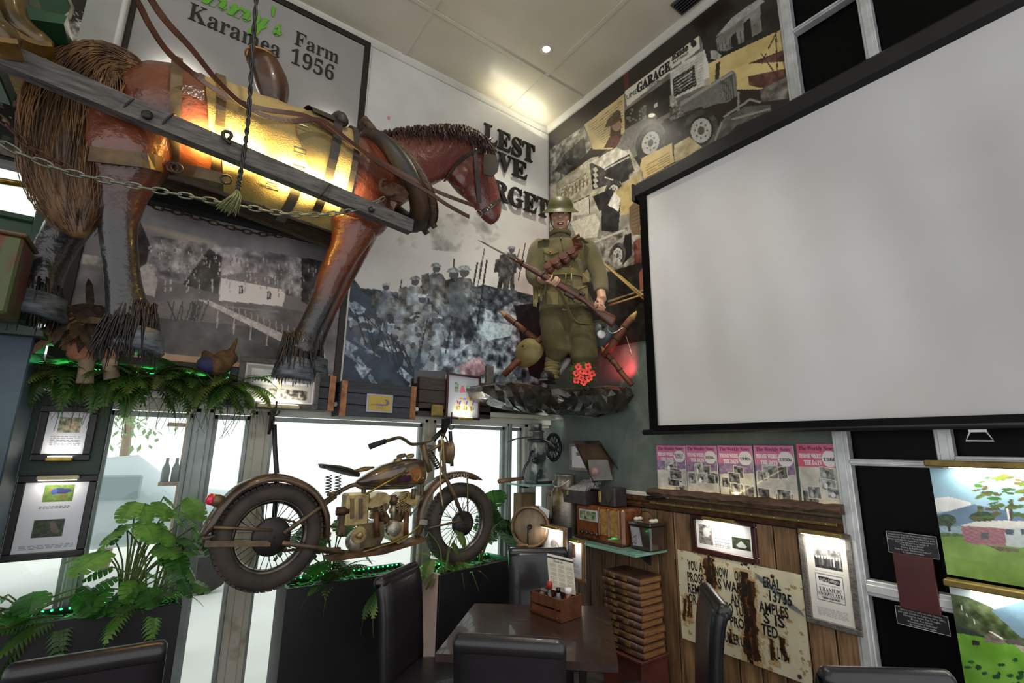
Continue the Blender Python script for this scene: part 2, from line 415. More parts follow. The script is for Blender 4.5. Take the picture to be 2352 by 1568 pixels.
# ------------------------------------------------------------------ left (window) wall
wl = struct(MB().box((-1.83, .07, 3.57), (3.66, .14, 3.25)), 'wall_left', M_white, loc=(-1.83, 0, 1.94))
struct(MB().box((-5.83, .07, 4.22), (4.34, .14, 1.94)), 'wall_left_upper', M_dark, loc=(-4.25, 0, 3.25))
struct(MB().box((-5.91, .07, 2.42), (4.18, .14, 1.0)), 'wall_left_lower', M_greenp, loc=(-4.3, 0, 1.93))
struct(MB().box((-3.775, .03, 2.6), (.11, .16, 1.3), ch=.006), 'trim_3', M_greenp)          # green post beside the high window
struct(MB().box((-5.91, .0, 2.925), (4.16, .06, .035), ch=.006), 'trim_4', M_greenp)
w9 = struct(MB().box((-5.91, .05, 3.09), (4.16, .02, .3)), 'window_5', M_glass, loc=(-4.33, .05, 2.94))
MB().tube([PY(-60, 405, -.02)+A(-1.5, 0, 0), PY(-60, 405, -.02), PY(108, 433, -.02)], .018, 10).build('rail', M_brass, w9)
# white pier between the cart mural and the farm board
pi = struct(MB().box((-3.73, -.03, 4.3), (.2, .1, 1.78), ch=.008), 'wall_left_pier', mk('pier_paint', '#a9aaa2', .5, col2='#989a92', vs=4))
MB().tube([(-3.652, -.075, 3.95), (-3.652, -.075, 5.15)], .016, 10).build('conduit', M_white, pi)
# window band: head rail, posts, panes
struct(MB().box((-1.68, -.0, 1.935), (3.36, .1, .05), ch=.006).box((-1.68, .02, 1.9), (3.36, .07, .03), ch=.004), 'trim_5', M_white)
struct(MB().box((-4.0, .04, .06), (8.0, .1, .12)), 'trim_6', M_alug)
def post(name, x0, x1, mat, z0=.0, z1=1.92, y=.03, d=.09):
    return struct(MB().box(((x0+x1)/2, y, (z0+z1)/2), (x1-x0, d, z1-z0), ch=.006).box(((x0+x1)/2, y-d/2-.006, (z0+z1)/2), ((x1-x0)*.45, .014, z1-z0), ch=.003), name, mat)
M_rust = mk('chipped_white_post', '#b5b0a2', .5, col2='#8a7a5a', vs=7, lo=.55, hi=.75, bump=.1)
post('trim_7', -2.92, -2.81, M_alug); pc = post('trim_8', -2.6, -2.47, M_rust)
post('trim_9', -1.33, -1.22, M_rust); post('trim_10', -.5, -.44, M_alug); post('trim_11', -.3, -.16, M_white)
post('trim_12', -3.4, -3.34, M_alug, y=.04)
def pane(name, x0, x1, z0=.12, z1=1.88):
    o = struct(MB().box(((x0+x1)/2, .05, (z0+z1)/2), (x1-x0, .008, z1-z0)), name, M_glass)
    f = MB()
    for z in (z0+.015, z1-.015): f.box(((x0+x1)/2, .05, z), (x1-x0, .04, .03), ch=.003)
    for x in (x0+.012, x1-.012): f.box((x, .05, (z0+z1)/2), (.024, .04, z1-z0), ch=.003)
    f.build('sash', M_alug, o); return o
pane('window_1', -3.34, -2.92); pane('window_2', -2.81, -2.6); pane('window_3', -2.47, -1.33); pane('window_4', -1.22, -.5); pane('window_6', -.44, -.3)
pane('window_7', -7.8, -3.4)
# brackets under the ledge at the two big posts
for x in (-2.5, -1.2):
    MB().prism([(0, 0), (.16, 0), (.13, -.02), (.02, -.16), (0, -.16)], (x, -.06, 1.92), (0, -1, 0), EZ, EX, .016).build('bracket', M_iron, wl)
# the ledge that carries crates and fern box
struct(MB().box((-1.7, -.09, 1.975), (3.95, .26, .03), ch=.004), 'trim_13', M_white)

# ------------------------------------------------------------------ right wall
wr = struct(MB().box((.07, -1.2, 2.6), (.14, 2.6, 5.2)), 'wall_right', M_green, loc=(0, -1.2, 0))
pl = []
for k in range(18):
    y = -.07-k*.141
    o = MB().box((-.008, 0, .63), (.022, .133, 1.26), ch=.004).build('plank', M_plank if k % 3 else M_plank2, wr, local=True) if k < 3 else pl[k % 3].copy()
    if k >= 3: COL.objects.link(o); o.parent = wr
    o.location = A(0, y, .0)-A(0, -1.2, 0)+A(0, 0, .0); pl.append(o)
struct(MB().box((.005, -1.22, .63), (.012, 2.5, 1.27)), 'trim_14', M_blackp)
# moulded rail with brass strip and screws on top of the wainscot
tr = struct(MB().prism([(0, 0), (.03, 0), (.034, .02), (.026, .035), (.034, .05), (.03, .075), (0, .08)], (0, -2.5, 1.27), (-1, 0, 0), EZ, EY, 2.48), 'trim_15', M_mould)
MB().box((-.036, -1.85, 1.312), (.006, 1.25, .018), ch=.002).build('brass_strip', M_oldbrass, tr)
for k in range(9): MB().ell((-.041, -1.3-k*.14, 1.312), (.003, .006, .006), nu=8, nv=5).build('screw', M_screw, tr)
struct(MB().box((-.012, -.93, 1.365), (.02, .9, .03), ch=.004), 'trim_16', M_white)
# rough timber slab shelf in front of the magazines
sb = MB(); prof = []
for k in range(26):
    y = -1.26-k*.0505; j = lambda: rnd.uniform(-.006, .006)
    prof.append([A(-.03, y, 1.375+j()), A(-.105+j(), y, 1.37+j()), A(-.115+j(), y, 1.39+j()), A(-.1+j(), y, 1.415+j()), A(-.03, y, 1.42+j())])
sb.loft(prof, 0, False)
one(sb, 'slab_shelf', mk_wood('rough_slab', '#5c4232', '#2f1f16', st=(4, 1.2, 4), scale=9, rough=.7, bump=.6), 'rough-sawn dark timber slab shelf in front of the row of weekly magazines', 'shelf')
# short black pipe torch lying at the end of the slab
one(MB().tube([PX(1487, 1143, -.08), PX(1497, 1143, -.08), PX(1526, 1139, -.08)], [.017, .014, .016], 12), 'pipe_torch', M_blackp, 'short black tube lamp beside the end of the timber slab', 'lamp')

# aluminium window wall on the right with black infill
YF = -2.5
bw = struct(MB().box((.06, -3.6, 2.6), (.04, 2.2, 5.2)), 'wall_right_infill', M_black, loc=(.06, -3.6, 0))
def alu(name, y0, y1, z0, z1, d=.06):
    return struct(MB().box((.0, (y0+y1)/2, (z0+z1)/2), (d, abs(y1-y0), z1-z0), ch=.004).box((-d/2-.004, (y0+y1)/2, (z0+z1)/2), (.01, abs(y1-y0)*.5 if abs(y1-y0) < z1-z0 else abs(y1-y0), (z1-z0)*.5 if abs(y1-y0) >= z1-z0 else z1-z0), ch=.002), name, M_alu)
f1 = alu('window_8', -2.5, -2.575, 0, 5.15)
alu('window_9', -2.93, -2.995, 3.5, 5.15)
alu('window_10', -2.575, -2.93, 4.42, 4.45)
alu('window_11', -2.945, -3.01, 1.63, 2.2)
alu('window_12', -2.575, -2.945, 1.63, 1.665)
alu('window_13', -3.01, -4.6, 1.635, 1.69)
alu('window_14', -2.575, -4.6, .985, 1.06)

# ------------------------------------------------------------------ terrace outside the windows
struct(MB().box((-2.5, 4.2, -.1), (14, 8, .1)), 'path_outside', mk('pale_concrete', '#f4f3f0', .8, col2='#eeece8', vs=2), loc=(-2.5, 4.2, -.1))
vp = thing('veranda_post', (-3.35, 1.6, -.05), 'brown timber veranda post with small shelf seen through the window', 'post')
_x = PY(428, 1100, 1.6)[0]; vp.location = (_x, 1.6, -.05); WL[vp.name] = A(_x, 1.6, -.05); M_vp = mk_wood('sunlit_post', '#b39a80', '#8d7358', st=(4, 4, 1), scale=5)
MB().box((_x, 1.6, 1.2), (.13, .1, 2.5), ch=.006).build('shaft', M_vp, vp); MB().box((_x-.1, 1.55, 1.35), (.2, .12, .03)).build('shelf', M_vp, vp); MB().box((_x-.1, 1.55, 1.85), (.2, .12, .03)).build('shelf', M_vp, vp)
for dx in (-.16, -.09, -.03): MB().lathe([(.03, 0), (.03, .11), (.012, .16), (.012, .2), (.001, .2)], 12, (_x+dx, 1.55, 1.365)).build('lantern_bottle', mk('glare_pale_bottle', '#7d868c', .3), vp)  # bottle grey paled to imitate the glare outside the window
_c = PY(255, 1130, 4.2); car = thing('parked_car', (_c[0], 4.2, -.05), 'blue grey parked car on the terrace outside the window', 'car'); M_car = mk('blue_grey_paint', '#c9d6dc', .4, coat=.3)  # car paint and glass paled to stand in for outdoor glare
MB().loft([[A(_c[0]+x, 4.2+w*math.cos(t), zz+h*math.sin(t)) for t in (2*math.pi*q/14 for q in range(14))] for x, w, zz, h in ((-1.7, .5, .75, .15), (-1.5, .75, .75, .3), (-.6, .8, .95, .5), (.2, .8, 1.0, .55), (.7, .78, .8, .34), (1.5, .7, .75, .28), (1.65, .5, .7, .15))]).build('body', M_car, car)
MB().box((_c[0]-.15, 3.42, 1.2), (.9, .06, .26), ch=.02).build('side_window', mk('car_glass', '#9fb0b8', .2), car)
for dx in (-1.05, 1.05): MB().lathe([(.15, -.09), (.31, -.09), (.33, 0), (.31, .09), (.15, .09)], 20, (_c[0]+dx, 3.5, .28), EY).build('wheel', M_rubber, car)
_t = PY(282, 1030, 5.5); tr0 = thing('garden_tree', (_t[0], 5.5, -.05), 'pale green garden tree beyond the parked car', 'tree'); MB().tube([(_t[0], 5.5, -.05), (_t[0]+.05, 5.5, 1.2), (_t[0], 5.5, 2.2)], [.09, .07, .04], 8).build('trunk', M_vp, tr0)
m = MB()
for i in range(420):
    a = Vector((rnd.gauss(0, 1), rnd.gauss(0, 1), rnd.gauss(0, 1))).normalized()*rnd.uniform(.3, .8); p = A(_t[0], 5.5, 2.3)+A(*a); d = unit(A(rnd.gauss(0, 1), rnd.gauss(0, 1), rnd.gauss(0, 1))); e = unit(np.cross(d, EZ+.1)); m.add([p, p+d*.06+e*.03, p+d*.13, p+d*.06-e*.03], [(0, 1, 2, 3)])
m.build('crown', mk('sunlit_leaf', '#a9c48a', .6, col2='#86a868', vs=5), tr0)['kind'] = 'stuff'
# ------------------------------------------------------------------ big printed boards on the left wall
def tfL(x0, z1, k, yy): return lambda px, py: ((lambda P: ((P[0]-x0)/k, (z1-P[2])/k))(PY(px, py, yy)))
def tfR(z1, k, xx, y1=0.0): return lambda px, py: ((lambda P: ((y1-P[1])/k, (z1-P[2])/k))(PX(px, py, xx)))
BX0, BX1, BZ0, BZ1 = -2.03, -.004, 2.12, 5.125
rb = thing('remembrance_board', (-1.02, 0, BZ0), 'white wall board with raised LEST WE FORGET letters above a grey trench photograph', 'board')
MB().box(((BX0+BX1)/2, -.012, (BZ0+BZ1)/2), (BX1-BX0, .022, BZ1-BZ0), ch=.002).build('backing', M_white, rb)
k = .0068; W, H = int((BX1-BX0)/k), int((BZ1-BZ0)/k)
cv = Canvas(W, H, tfL(BX0, BZ1, k, -.024), (.85, .845, .83))
n1 = cv.noise(60, 5); n2 = cv.noise(8, 4); n3 = cv.noise(22, 5); n4 = cv.noise(3, 2)
yy = np.linspace(0, 1, H)[:, None]
cv.a += ((n1-.5)*.16)[..., None]; cv.a -= (np.clip((n1-.55), 0, 1)*np.exp(-((yy-.55)/.12)**2)*1.1)[..., None]
m = cv.mask([(900, 560), (960, 500), (1110, 480), (1160, 540), (1080, 580), (960, 570)]); cv.a[m] -= (np.clip(n3[m]-.42, 0, 1)*.9)[:, None]
hill = [(780, 600), (805, 625), (830, 660), (862, 662), (900, 668), (960, 672), (1000, 680), (1060, 665), (1110, 652), (1140, 660), (1180, 665), (1228, 678), (1262, 680), (1262, 900), (740, 900)]
cv.put(cv.mask(hill), (.21, .235, .26), n2, .34)
cv.poly([(780, 620), (830, 665), (900, 720), (960, 800), (985, 860), (960, 900), (740, 900)], (.20, .235, .28), n3, .16)
for i in range(26):
    x = rnd.uniform(785, 930); y = 700+(x-785)*.7+rnd.uniform(-40, 120)
    cv.poly([(x, y), (x+rnd.uniform(12, 40), y+rnd.uniform(10, 34)), (x+rnd.uniform(10, 34), y+rnd.uniform(20, 44)), (x-6, y+8)], (.5, .54, .57), n4, .3)
mound = [(1090, 700), (1135, 715), (1180, 690), (1225, 700), (1262, 720), (1262, 900), (930, 900), (960, 850), (1000, 800), (1050, 745)]
cv.put(cv.mask(mound), (.40, .43, .46), n2, .6)
cv.poly([(1110, 735), (1180, 745), (1170, 770), (1120, 780), (1100, 760)], (.66, .72, .76), n4, .2)
cv.poly([(1180, 700), (1262, 690), (1262, 880), (1215, 860), (1195, 780)], (.07, .07, .08), n2, .1)
cv.poly([(1000, 800), (1060, 760), (1075, 790), (1010, 850), (955, 870)], (.58, .62, .65), n2, .5)
cv.poly([(1050, 840), (1100, 815), (1125, 850), (1070, 870)], (.60, .48, .50), n2, .4)
def figure(x, y, h, lean=0.0, tone=.42, pack=True):
    w = h*.2; q = lambda a, b: (x+a*w+lean*h*(1-b)*.4, y-h*(1-b))
    cv.poly([q(-.45, .5), q(.45, .5), q(.55, .98), q(.15, 1), q(.05, .72), q(-.15, 1), q(-.6, .97)], (tone*.75, tone*.8, tone*.84), n2, .28)
    cv.poly([q(-.7, .24), q(-.2, .16), q(.5, .18), q(.8, .3), q(.65, .58), q(-.6, .6)], (tone, tone*1.04, tone*1.07), n2, .3)
    cv.poly([q(.5, .22), q(1.15, .36), q(1.25, .5), q(.9, .5), q(.5, .38)], (tone*.9, tone*.95, tone), n4, .2)
    if pack: cv.poly([q(-1.1, .2), q(-.5, .17), q(-.45, .48), q(-1.15, .5)], (tone*.85, tone*.85, tone*.82), n2, .4)
    cv.ell(q(.1, .1), h*.06, h*.065, (.3, .31, .33)); cv.poly([q(-.35, .075), q(-.22, .03), q(.1, .01), q(.4, .03), q(.55, .075)], (.58, .6, .61), n4, .3)
    cv.line([q(.9, .75), q(1.5, -.05)], h*.022, (.16, .15, .15))
for x, y, h, l, t in ((876, 770, 125, .2, .40), (915, 790, 130, .25, .45), (945, 780, 150, .1, .5), (962, 820, 150, .1, .48), (985, 835, 165, .15, .55), (1010, 750, 150, -.2, .42), (1035, 800, 190, .05, .45), (1062, 790, 185, 0, .36), (1168, 672, 110, .1, .34), (1150, 675, 100, .3, .3), (940, 840, 120, .2, .5), (1000, 840, 120, .1, .52)): figure(x, y, h, l, t)
cv.poly([(1030, 650), (1060, 640), (1075, 700), (1062, 730), (1032, 722)], (.36, .38, .39), n2, .15)
cv.line([(1090, 690), (1112, 570)], 2.5, (.3, .3, .3)); cv.line([(1100, 640), (1106, 600)], 5, (.25, .25, .25))
for i in range(60):
    x = rnd.uniform(800, 1000); y = 735+rnd.uniform(-20, 110)*(.3+(x-800)/260); cv.ell((x, y), rnd.uniform(3, 10), rnd.uniform(3, 8), (rnd.uniform(.15, .62),)*3)
for i in range(16):
    x = rnd.uniform(800, 930); y = 690+(x-800)*.8; cv.line([(x, y), (x+rnd.uniform(15, 50), y+rnd.uniform(40, 110))], 2, (.13, .15, .18))
m_ = cv.mask(hill); cv.a[m_] = np.clip((cv.a[m_]-.33)*1.22+.37, .05, .9)*np.array((.97, 1.0, 1.02))
cv.poly([(890, 268), (898, 266), (897, 277), (891, 276)], (.85, .55, .6)); cv.poly([(1012, 296), (1019, 298), (1016, 302)], (.85, .6, .62))
sheet('photo_print', cv, (BX0, -.0235, BZ1), (BX1, -.0235, BZ1), (BX0, -.0235, BZ0), M_print, rb)
M_letter = mk('black_letters', '#16140f', .45)
def raised(word, a, b, size):
    pa, pb = PY(*a, -.06), PY(*b, -.06)
    text(serif(word), (pa[0], -.058, (pa[2]+pb[2])/2), EX, EZ, size, M_letter, rb, 'raised_letter', ext=.012, align='LEFT', width=pb[0]-pa[0], off=.002)
raised('LEST', (1110, 324), (1227, 374), .30)
raised('WE', (1123, 376), (1212, 416), .275)
raised('FORGET', (1058, 427), (1259, 501), .30)
# pale strip of light gap and black stile beside the board
struct(MB().box((-2.048, -.02, 3.62), (.026, .03, 3.0)), 'trim_17', M_white)

# farm board: black frame, sign area on top, photograph below
FX0, FX1, FZ0, FZ1 = -3.625, -2.075, 2.17, 5.12
fb = thing('farm_board', ((FX0+FX1)/2, 0, FZ0), 'tall board with green script and Karamea 1956 lettering over a farmhouse photograph', 'board')
MB().box(((FX0+FX1)/2, -.012, (FZ0+FZ1)/2), (FX1-FX0, .02, FZ1-FZ0)).build('backing', M_blackp, fb)
frm = MB()
for x in (FX0, FX1): frm.box((x, -.024, (FZ0+FZ1)/2), (.05, .045, FZ1-FZ0), ch=.004)
for z in (FZ0, FZ1): frm.box(((FX0+FX1)/2, -.024, z), (FX1-FX0+.05, .044, .05), ch=.004)
frm.build('frame', M_dark, fb)
MB().box(((FX0+FX1)/2, -.027, 4.34), (FX1-FX0-.05, .012, 1.5)).build('sign_panel', mk('sign_panel_white', '#a8a5a2', .35, col2='#9c9996', vs=2), fb)
MB().box(((FX0+FX1)/2, -.06, 3.33), (FX1-FX0-.02, .09, .3), ch=.006).build('dark_rail', M_blackp, fb)
k = .0062; PX0, PX1, PZ0, PZ1 = FX0+.025, FX1-.025, FZ0+.02, 3.2
cv = Canvas(int((PX1-PX0)/k), int((PZ1-PZ0)/k), tfL(PX0, PZ1, k, -.036), (.42, .42, .43))
n1 = cv.noise(40, 5); n2 = cv.noise(9, 4); n3 = cv.noise(20, 5); n4 = cv.noise(3, 2)
cv.put(cv.mask([(290, 440), (800, 560), (800, 660), (290, 600)]), (.46, .46, .48), n1, .2)
cv.poly([(250, 470), (345, 540), (480, 560), (600, 575), (790, 610), (790, 700), (560, 660), (380, 640), (230, 610)], (.50, .50, .52), n2, .42)
cv.poly([(280, 460), (320, 500), (345, 560), (330, 640), (230, 620)], (.17, .165, .165), n2, .2)
cv.poly([(480, 570), (510, 590), (500, 680), (440, 690), (420, 650)], (.17, .17, .17), n2, .25)
cv.poly([(690, 590), (740, 600), (770, 680), (740, 720), (690, 690)], (.15, .15, .16), n2, .22)
cv.poly([(150, 600), (300, 620), (560, 690), (790, 730), (760, 880), (90, 800)], (.35, .34, .34), n3, .2)
cv.poly([(90, 700), (700, 760), (760, 880), (90, 800)], (.25, .24, .24), n3, .18)
cv.poly([(305, 625), (340, 602), (362, 640), (355, 680), (305, 665)], (.62, .61, .61), n4, .1)
cv.poly([(175, 580), (240, 590), (240, 612), (172, 604)], (.5, .49, .48), n2, .4)
cv.poly([(508, 634), (655, 660), (648, 702), (502, 688)], (.84, .84, .83), n4, .05)
cv.poly([(497, 634), (528, 628), (600, 624), (658, 656), (652, 664), (510, 637)], (.43, .43, .45), n4, .06)
for x, y in ((548, 655), (612, 668)): cv.rect(x, y, x+9, y+18, (.2, .2, .2)); cv.line([(x+4, y), (x+4, y+18)], 1.5, (.75, .75, .75))
cv.poly([(645, 645), (651, 645), (651, 668), (645, 668)], (.6, .6, .6))
cv.line([(500, 700), (640, 715)], 4, (.45, .45, .44))
cv.poly([(455, 686), (480, 688), (660, 770), (740, 800), (745, 822), (640, 780)], (.66, .65, .64), n4, .1)
for i in range(16): x = 520+i*14; cv.line([(x, 696+i*5), (x+1, 716+i*6)], 2.2, (.55, .54, .53))
for i in range(7): x = 500+i*38; cv.line([(x, 712+i*14), (x-3, 752+i*13)], 3.2, (.60, .59, .58))
for i in range(14): x = rnd.uniform(380, 470); cv.line([(x, 735), (x+rnd.uniform(-22, 22), 690)], 3, (.16, .16, .15))
for i in range(200): x = rnd.uniform(340, 780); y = 545+(x-340)*.16+rnd.uniform(0, 70); cv.line([(x, y), (x+1, y+rnd.uniform(8, 22))], 1.6, (rnd.uniform(.3, .75),)*3)
for i in range(10): x = 590-rnd.uniform(0, 220); cv.line([(x, 670), (x, 640)], 1.8, (.62, .62, .61))
m = cv.mask([(95, 770), (770, 858), (770, 890), (95, 815)]); cv.a[m] = np.array((.60, .48, .38))+((n3[m]-.5)*.14)[:, None]
cv.a = np.clip((cv.a-.3)*1.1+.40, .06, .95)*np.array((1.03, .995, .98))
sheet('photo_print', cv, (PX0, -.034, PZ1), (PX1, -.034, PZ1), (PX0, -.034, PZ0), M_print, fb)
M_gletter = mk('lime_letters', '#6fb43c', .4)
M_bletter = mk('dark_letters', '#2e2922', .5)
def farm(word, a, b, size, mat, fn=serif, off=0.0, ext=.004):
    pa, pb = PY(*a, -.04), PY(*b, -.04)
    text(fn(word), (pa[0], -.04, (pa[2]+pb[2])/2), EX, EZ, size, mat, fb, 'lettering', ext=ext, align='LEFT', width=pb[0]-pa[0], off=off)
farm("Jimmy's", (398, -20), (655, 84), .33, M_gletter, script, .005)
farm('Farm', (674, 100), (775, 146), .185, M_bletter, off=-.002)
farm('Karamea', (428, 45), (640, 129), .205, M_bletter, off=-.002)
farm('1956', (664, 143), (763, 184), .20, M_bletter, off=-.002)

# garden picture behind the cart
gb = thing('garden_picture', (-4.2, -.01, 3.27), 'unframed board printed with dark garden trees and pink blossom behind the cart', 'picture')
k = .008; x0, x1, z0, z1 = -4.5, -3.84, 3.27, 4.35
MB().box(((x0+x1)/2, -.008, (z0+z1)/2), (x1-x0, .016, z1-z0)).build('backing', M_blackp, gb)
cv = Canvas(int((x1-x0)/k), int((z1-z0)/k), tfL(x0, z1, k, -.02), (.09, .085, .07)); n2 = cv.noise(7, 4); n3 = cv.noise(20, 4); n4 = cv.noise(4, 3)
cv.a[n3 > .56] = (.22, .27, .15); cv.a[(n2 > .62)] = (.52, .42, .40); cv.a[(n4 > .74)] = (.66, .6, .56)
cv.put(cv.mask([(120, 40), (205, 55), (190, 140), (125, 120)]), (.62, .60, .55), n4, .6)
cv.put(cv.mask([(0, 330), (110, 350), (110, 395), (0, 370)]), (.38, .33, .27), n2, .25)
cv.poly([(80, 260), (112, 250), (112, 340), (70, 330)], (.6, .48, .45), n4, .3)
sheet('print', cv, (x0, -.0175, z1), (x1, -.0175, z1), (x0, -.0175, z0), M_print, gb)

# ------------------------------------------------------------------ collage mural on the right wall
MZ0, MZ1, MY1 = 2.56, 5.13, -2.495
cm = thing('collage_mural', (-.004, -1.25, MZ0), 'wall mural collage of old garage, tractor, timber lorry and handwritten letters', 'mural')
MB().box((-.006, (MY1-.03)/2, (MZ0+MZ1)/2), (.01, -MY1-.035, MZ1-MZ0)).build('backing', M_dark, cm)
k = .0064; cv = Canvas(int((-MY1-.03)/k), int((MZ1-MZ0)/k), tfR(MZ1, k, -.013, -.03), (.145, .115, .095))
n1 = cv.noise(60, 5); n2 = cv.noise(8, 4); n3 = cv.noise(20, 5); n4 = cv.noise(3, 2)
cv.a += ((n1-.5)*.06)[..., None]
Q = lambda *p: [(1200+x/2.0417, y/2.0417) for x, y in p]      # points read off an enlargement of the mural
S = lambda x, y: (1200+x/2.0417, y/2.0417)
cv.poly(Q((470, 300), (490, 290), (500, 430), (480, 440)), (.35, .14, .1))
cv.poly(Q((130, 700), (290, 590), (325, 690), (300, 720), (160, 860), (130, 880)), (.55, .54, .5), n2, .5)
cv.poly(Q((150, 800), (200, 720), (290, 640), (300, 720), (200, 820)), (.25, .24, .22), n2, .3)
cv.poly(Q((200, 750), (225, 735), (250, 745), (255, 770), (215, 775)), (.12, .11, .1))
cv.poly(Q((290, 585), (490, 430), (480, 620), (420, 700), (330, 700)), (.80, .72, .52), n3, .1)
for i in range(12): cv.line(Q((310+i*6, 595+i*9-i*2), (470, 470+i*14)), 1.4, (.55, .47, .33))
cv.poly(Q((415, 560), (450, 520), (465, 560), (460, 640), (430, 690), (385, 690), (410, 640)), (.28, .12, .09), n2, .15)
cv.ell(S(440, 585), 11, 15, (.62, .5, .38)); cv.poly(Q((385, 600), (400, 560), (445, 515), (462, 525), (460, 560), (420, 590)), (.33, .26, .19), n4, .08)
cv.poly(Q((410, 640), (470, 630), (475, 690), (380, 695)), (.34, .17, .13), n2, .15)
# garage front
cv.poly(Q((475, 440), (835, 170), (880, 400), (870, 470), (700, 560), (480, 640)), (.47, .46, .43), n2, .18)
cv.poly(Q((480, 520), (550, 470), (690, 370), (700, 520), (560, 600), (480, 630)), (.12, .11, .1), n2, .08)
cv.poly(Q((480, 430), (825, 170), (830, 230), (490, 500)), (.86, .84, .78), n4, .04)
cv.poly(Q((690, 330), (860, 230), (875, 390), (700, 470)), (.80, .79, .75), n2, .15)
cv.poly(Q((703, 372), (805, 305), (815, 400), (710, 455)), (.13, .13, .12))
for i in range(4): cv.line(Q((722+i*2, 385+i*15), (795, 335+i*16)), 2.2, (.78, .77, .73))
cv.poly(Q((850, 235), (870, 240), (878, 395), (850, 405)), (.88, .87, .83)); cv.poly(Q((850, 375), (878, 362), (878, 398), (850, 405)), (.7, .68, .62))
for i in range(10): cv.line(Q((700, 345+i*13), (845, 262+i*14)), 1, (.62, .61, .57))
cv.poly(Q((560, 500), (580, 490), (580, 560), (560, 575)), (.5, .49, .45), n4, .4); cv.poly(Q((615, 490), (632, 480), (632, 500), (615, 508)), (.8, .8, .75))
for i in range(14): cv.ell(S(rnd.uniform(490, 560), rnd.uniform(500, 570)), 3, 3, (.45, .44, .4))
cv.ell(S(800, 205), 7, 9, (.15, .14, .14))
# hut photo and sepia ship
cv.poly(Q((830, 165), (1185, -60), (1210, 140), (930, 280), (870, 300)), (.12, .12, .11), n2, .1)
cv.poly(Q((905, 185), (985, 85), (1110, 10), (1120, 150), (960, 240), (915, 240)), (.50, .49, .47), n2, .15)
cv.poly(Q((900, 180), (985, 80), (1115, -10), (1135, 10), (1000, 110)), (.62, .62, .61), n4, .1)
for i in range(12): cv.line(Q((915+i*17, 205-i*9), (922+i*17, 240-i*7)), 1.6, (.22, .22, .2))
cv.poly(Q((975, 175), (1000, 150), (1010, 215), (980, 225)), (.08, .08, .08)); cv.poly(Q((1035, 110), (1065, 85), (1075, 185), (1040, 195)), (.08, .08, .08))
cv.poly(Q((880, 240), (900, 235), (930, 260), (920, 285), (880, 275)), (.7, .69, .66), n2, .3); cv.poly(Q((870, 300), (1210, 140), (1245, 400), (1100, 420), (880, 420)), (.80, .72, .48), n3, .12)
cv.poly(Q((1050, 300), (1220, 240), (1250, 400), (1150, 420), (1060, 400)), (.33, .2, .16), n2, .25)
cv.poly(Q((900, 380), (1040, 300), (1240, 290), (1240, 320), (1050, 360), (900, 420)), (.84, .75, .5), n3, .08)
for a, b in (((1185, 150), (1195, 400)), ((1115, 250), (1205, 380)), ((1060, 300), (1220, 240)), ((1150, 230), (1190, 150)), ((1140, 250), (1120, 300)), ((1210, 150), (1230, 380))): cv.line(Q(a, b), 3, (.28, .15, .12))
cv.poly(Q((905, 300), (925, 290), (920, 390), (900, 400)), (.2, .17, .13)); cv.poly(Q((1110, 420), (1240, 360), (1255, 460), (1120, 480)), (.42, .4, .37), n2, .3)
# tractor
cv.poly(Q((690, 540), (760, 480), (900, 380), (985, 330), (1000, 350), (1005, 450), (960, 480), (900, 490), (820, 520), (740, 550)), (.44, .43, .41), n4, .07)
cv.poly(Q((925, 380), (985, 345), (998, 455), (950, 475)), (.30, .29, .27))
for i in range(9): cv.line(Q((930+i*7, 385-i*4), (948+i*6, 470-i*2)), 1.2, (.5, .49, .46))
cv.poly(Q((740, 480), (980, 335), (985, 345), (740, 500)), (.6, .59, .56))
cv.poly(Q((660, 560), (840, 500), (900, 560), (760, 640), (660, 640)), (.16, .155, .15), n2, .2)
cv.poly(Q((440, 690), (480, 610), (560, 560), (640, 560), (670, 620), (560, 720), (470, 760)), (.47, .46, .43), n4, .08)
def wheel(c, rx, ry, rot=0.0):
    cv.ell(S(*c), rx/2.04, ry/2.04, (.25, .24, .22), n2, .2, rot); cv.ell(S(*c), rx*.72/2.04, ry*.72/2.04, (.12, .12, .11), rot=rot); cv.ell(S(*c), rx*.6/2.04, ry*.6/2.04, (.72, .71, .68), n4, .08, rot); cv.ell(S(*c), rx*.2/2.04, ry*.2/2.04, (.3, .3, .28), rot=rot)
    for t in range(8): cv.ell(S(c[0]+rx*.36*math.cos(t*.785), c[1]+ry*.36*math.sin(t*.785)), rx*.045/2.04+.6, ry*.045/2.04+.6, (.35, .35, .33))
wheel((600, 670), 66, 92, .35); wheel((836, 612), 80, 98, .2)
cv.poly(Q((870, 670), (940, 560), (1040, 500), (1160, 490), (1165, 520), (1000, 590), (960, 640)), (.34, .33, .31), n2, .2)
for a, b in (((900, 660), (935, 570)), ((940, 550), (1060, 470)), ((1060, 465), (1115, 480)), ((980, 560), (1160, 510)), ((1010, 430), (1010, 520))): cv.line(Q(a, b), 5, (.55, .54, .5))
cv.poly(Q((690, 450), (705, 440), (725, 480), (720, 510), (690, 500)), (.68, .66, .62), n4, .2); cv.poly(Q((690, 510), (730, 490), (760, 540), (690, 570)), (.45, .43, .4), n4, .3)
cv.poly(Q((550, 780), (560, 740), (700, 670), (708, 760), (570, 840)), (.83, .73, .5), n3, .08)
for i in range(5): cv.line(Q((580, 775+i*12), (690, 715+i*11)), 1.3, (.5, .42, .28))
cv.poly(Q((710, 680), (780, 640), (840, 690), (760, 740), (710, 760)), (.72, .66, .5), n2, .2)
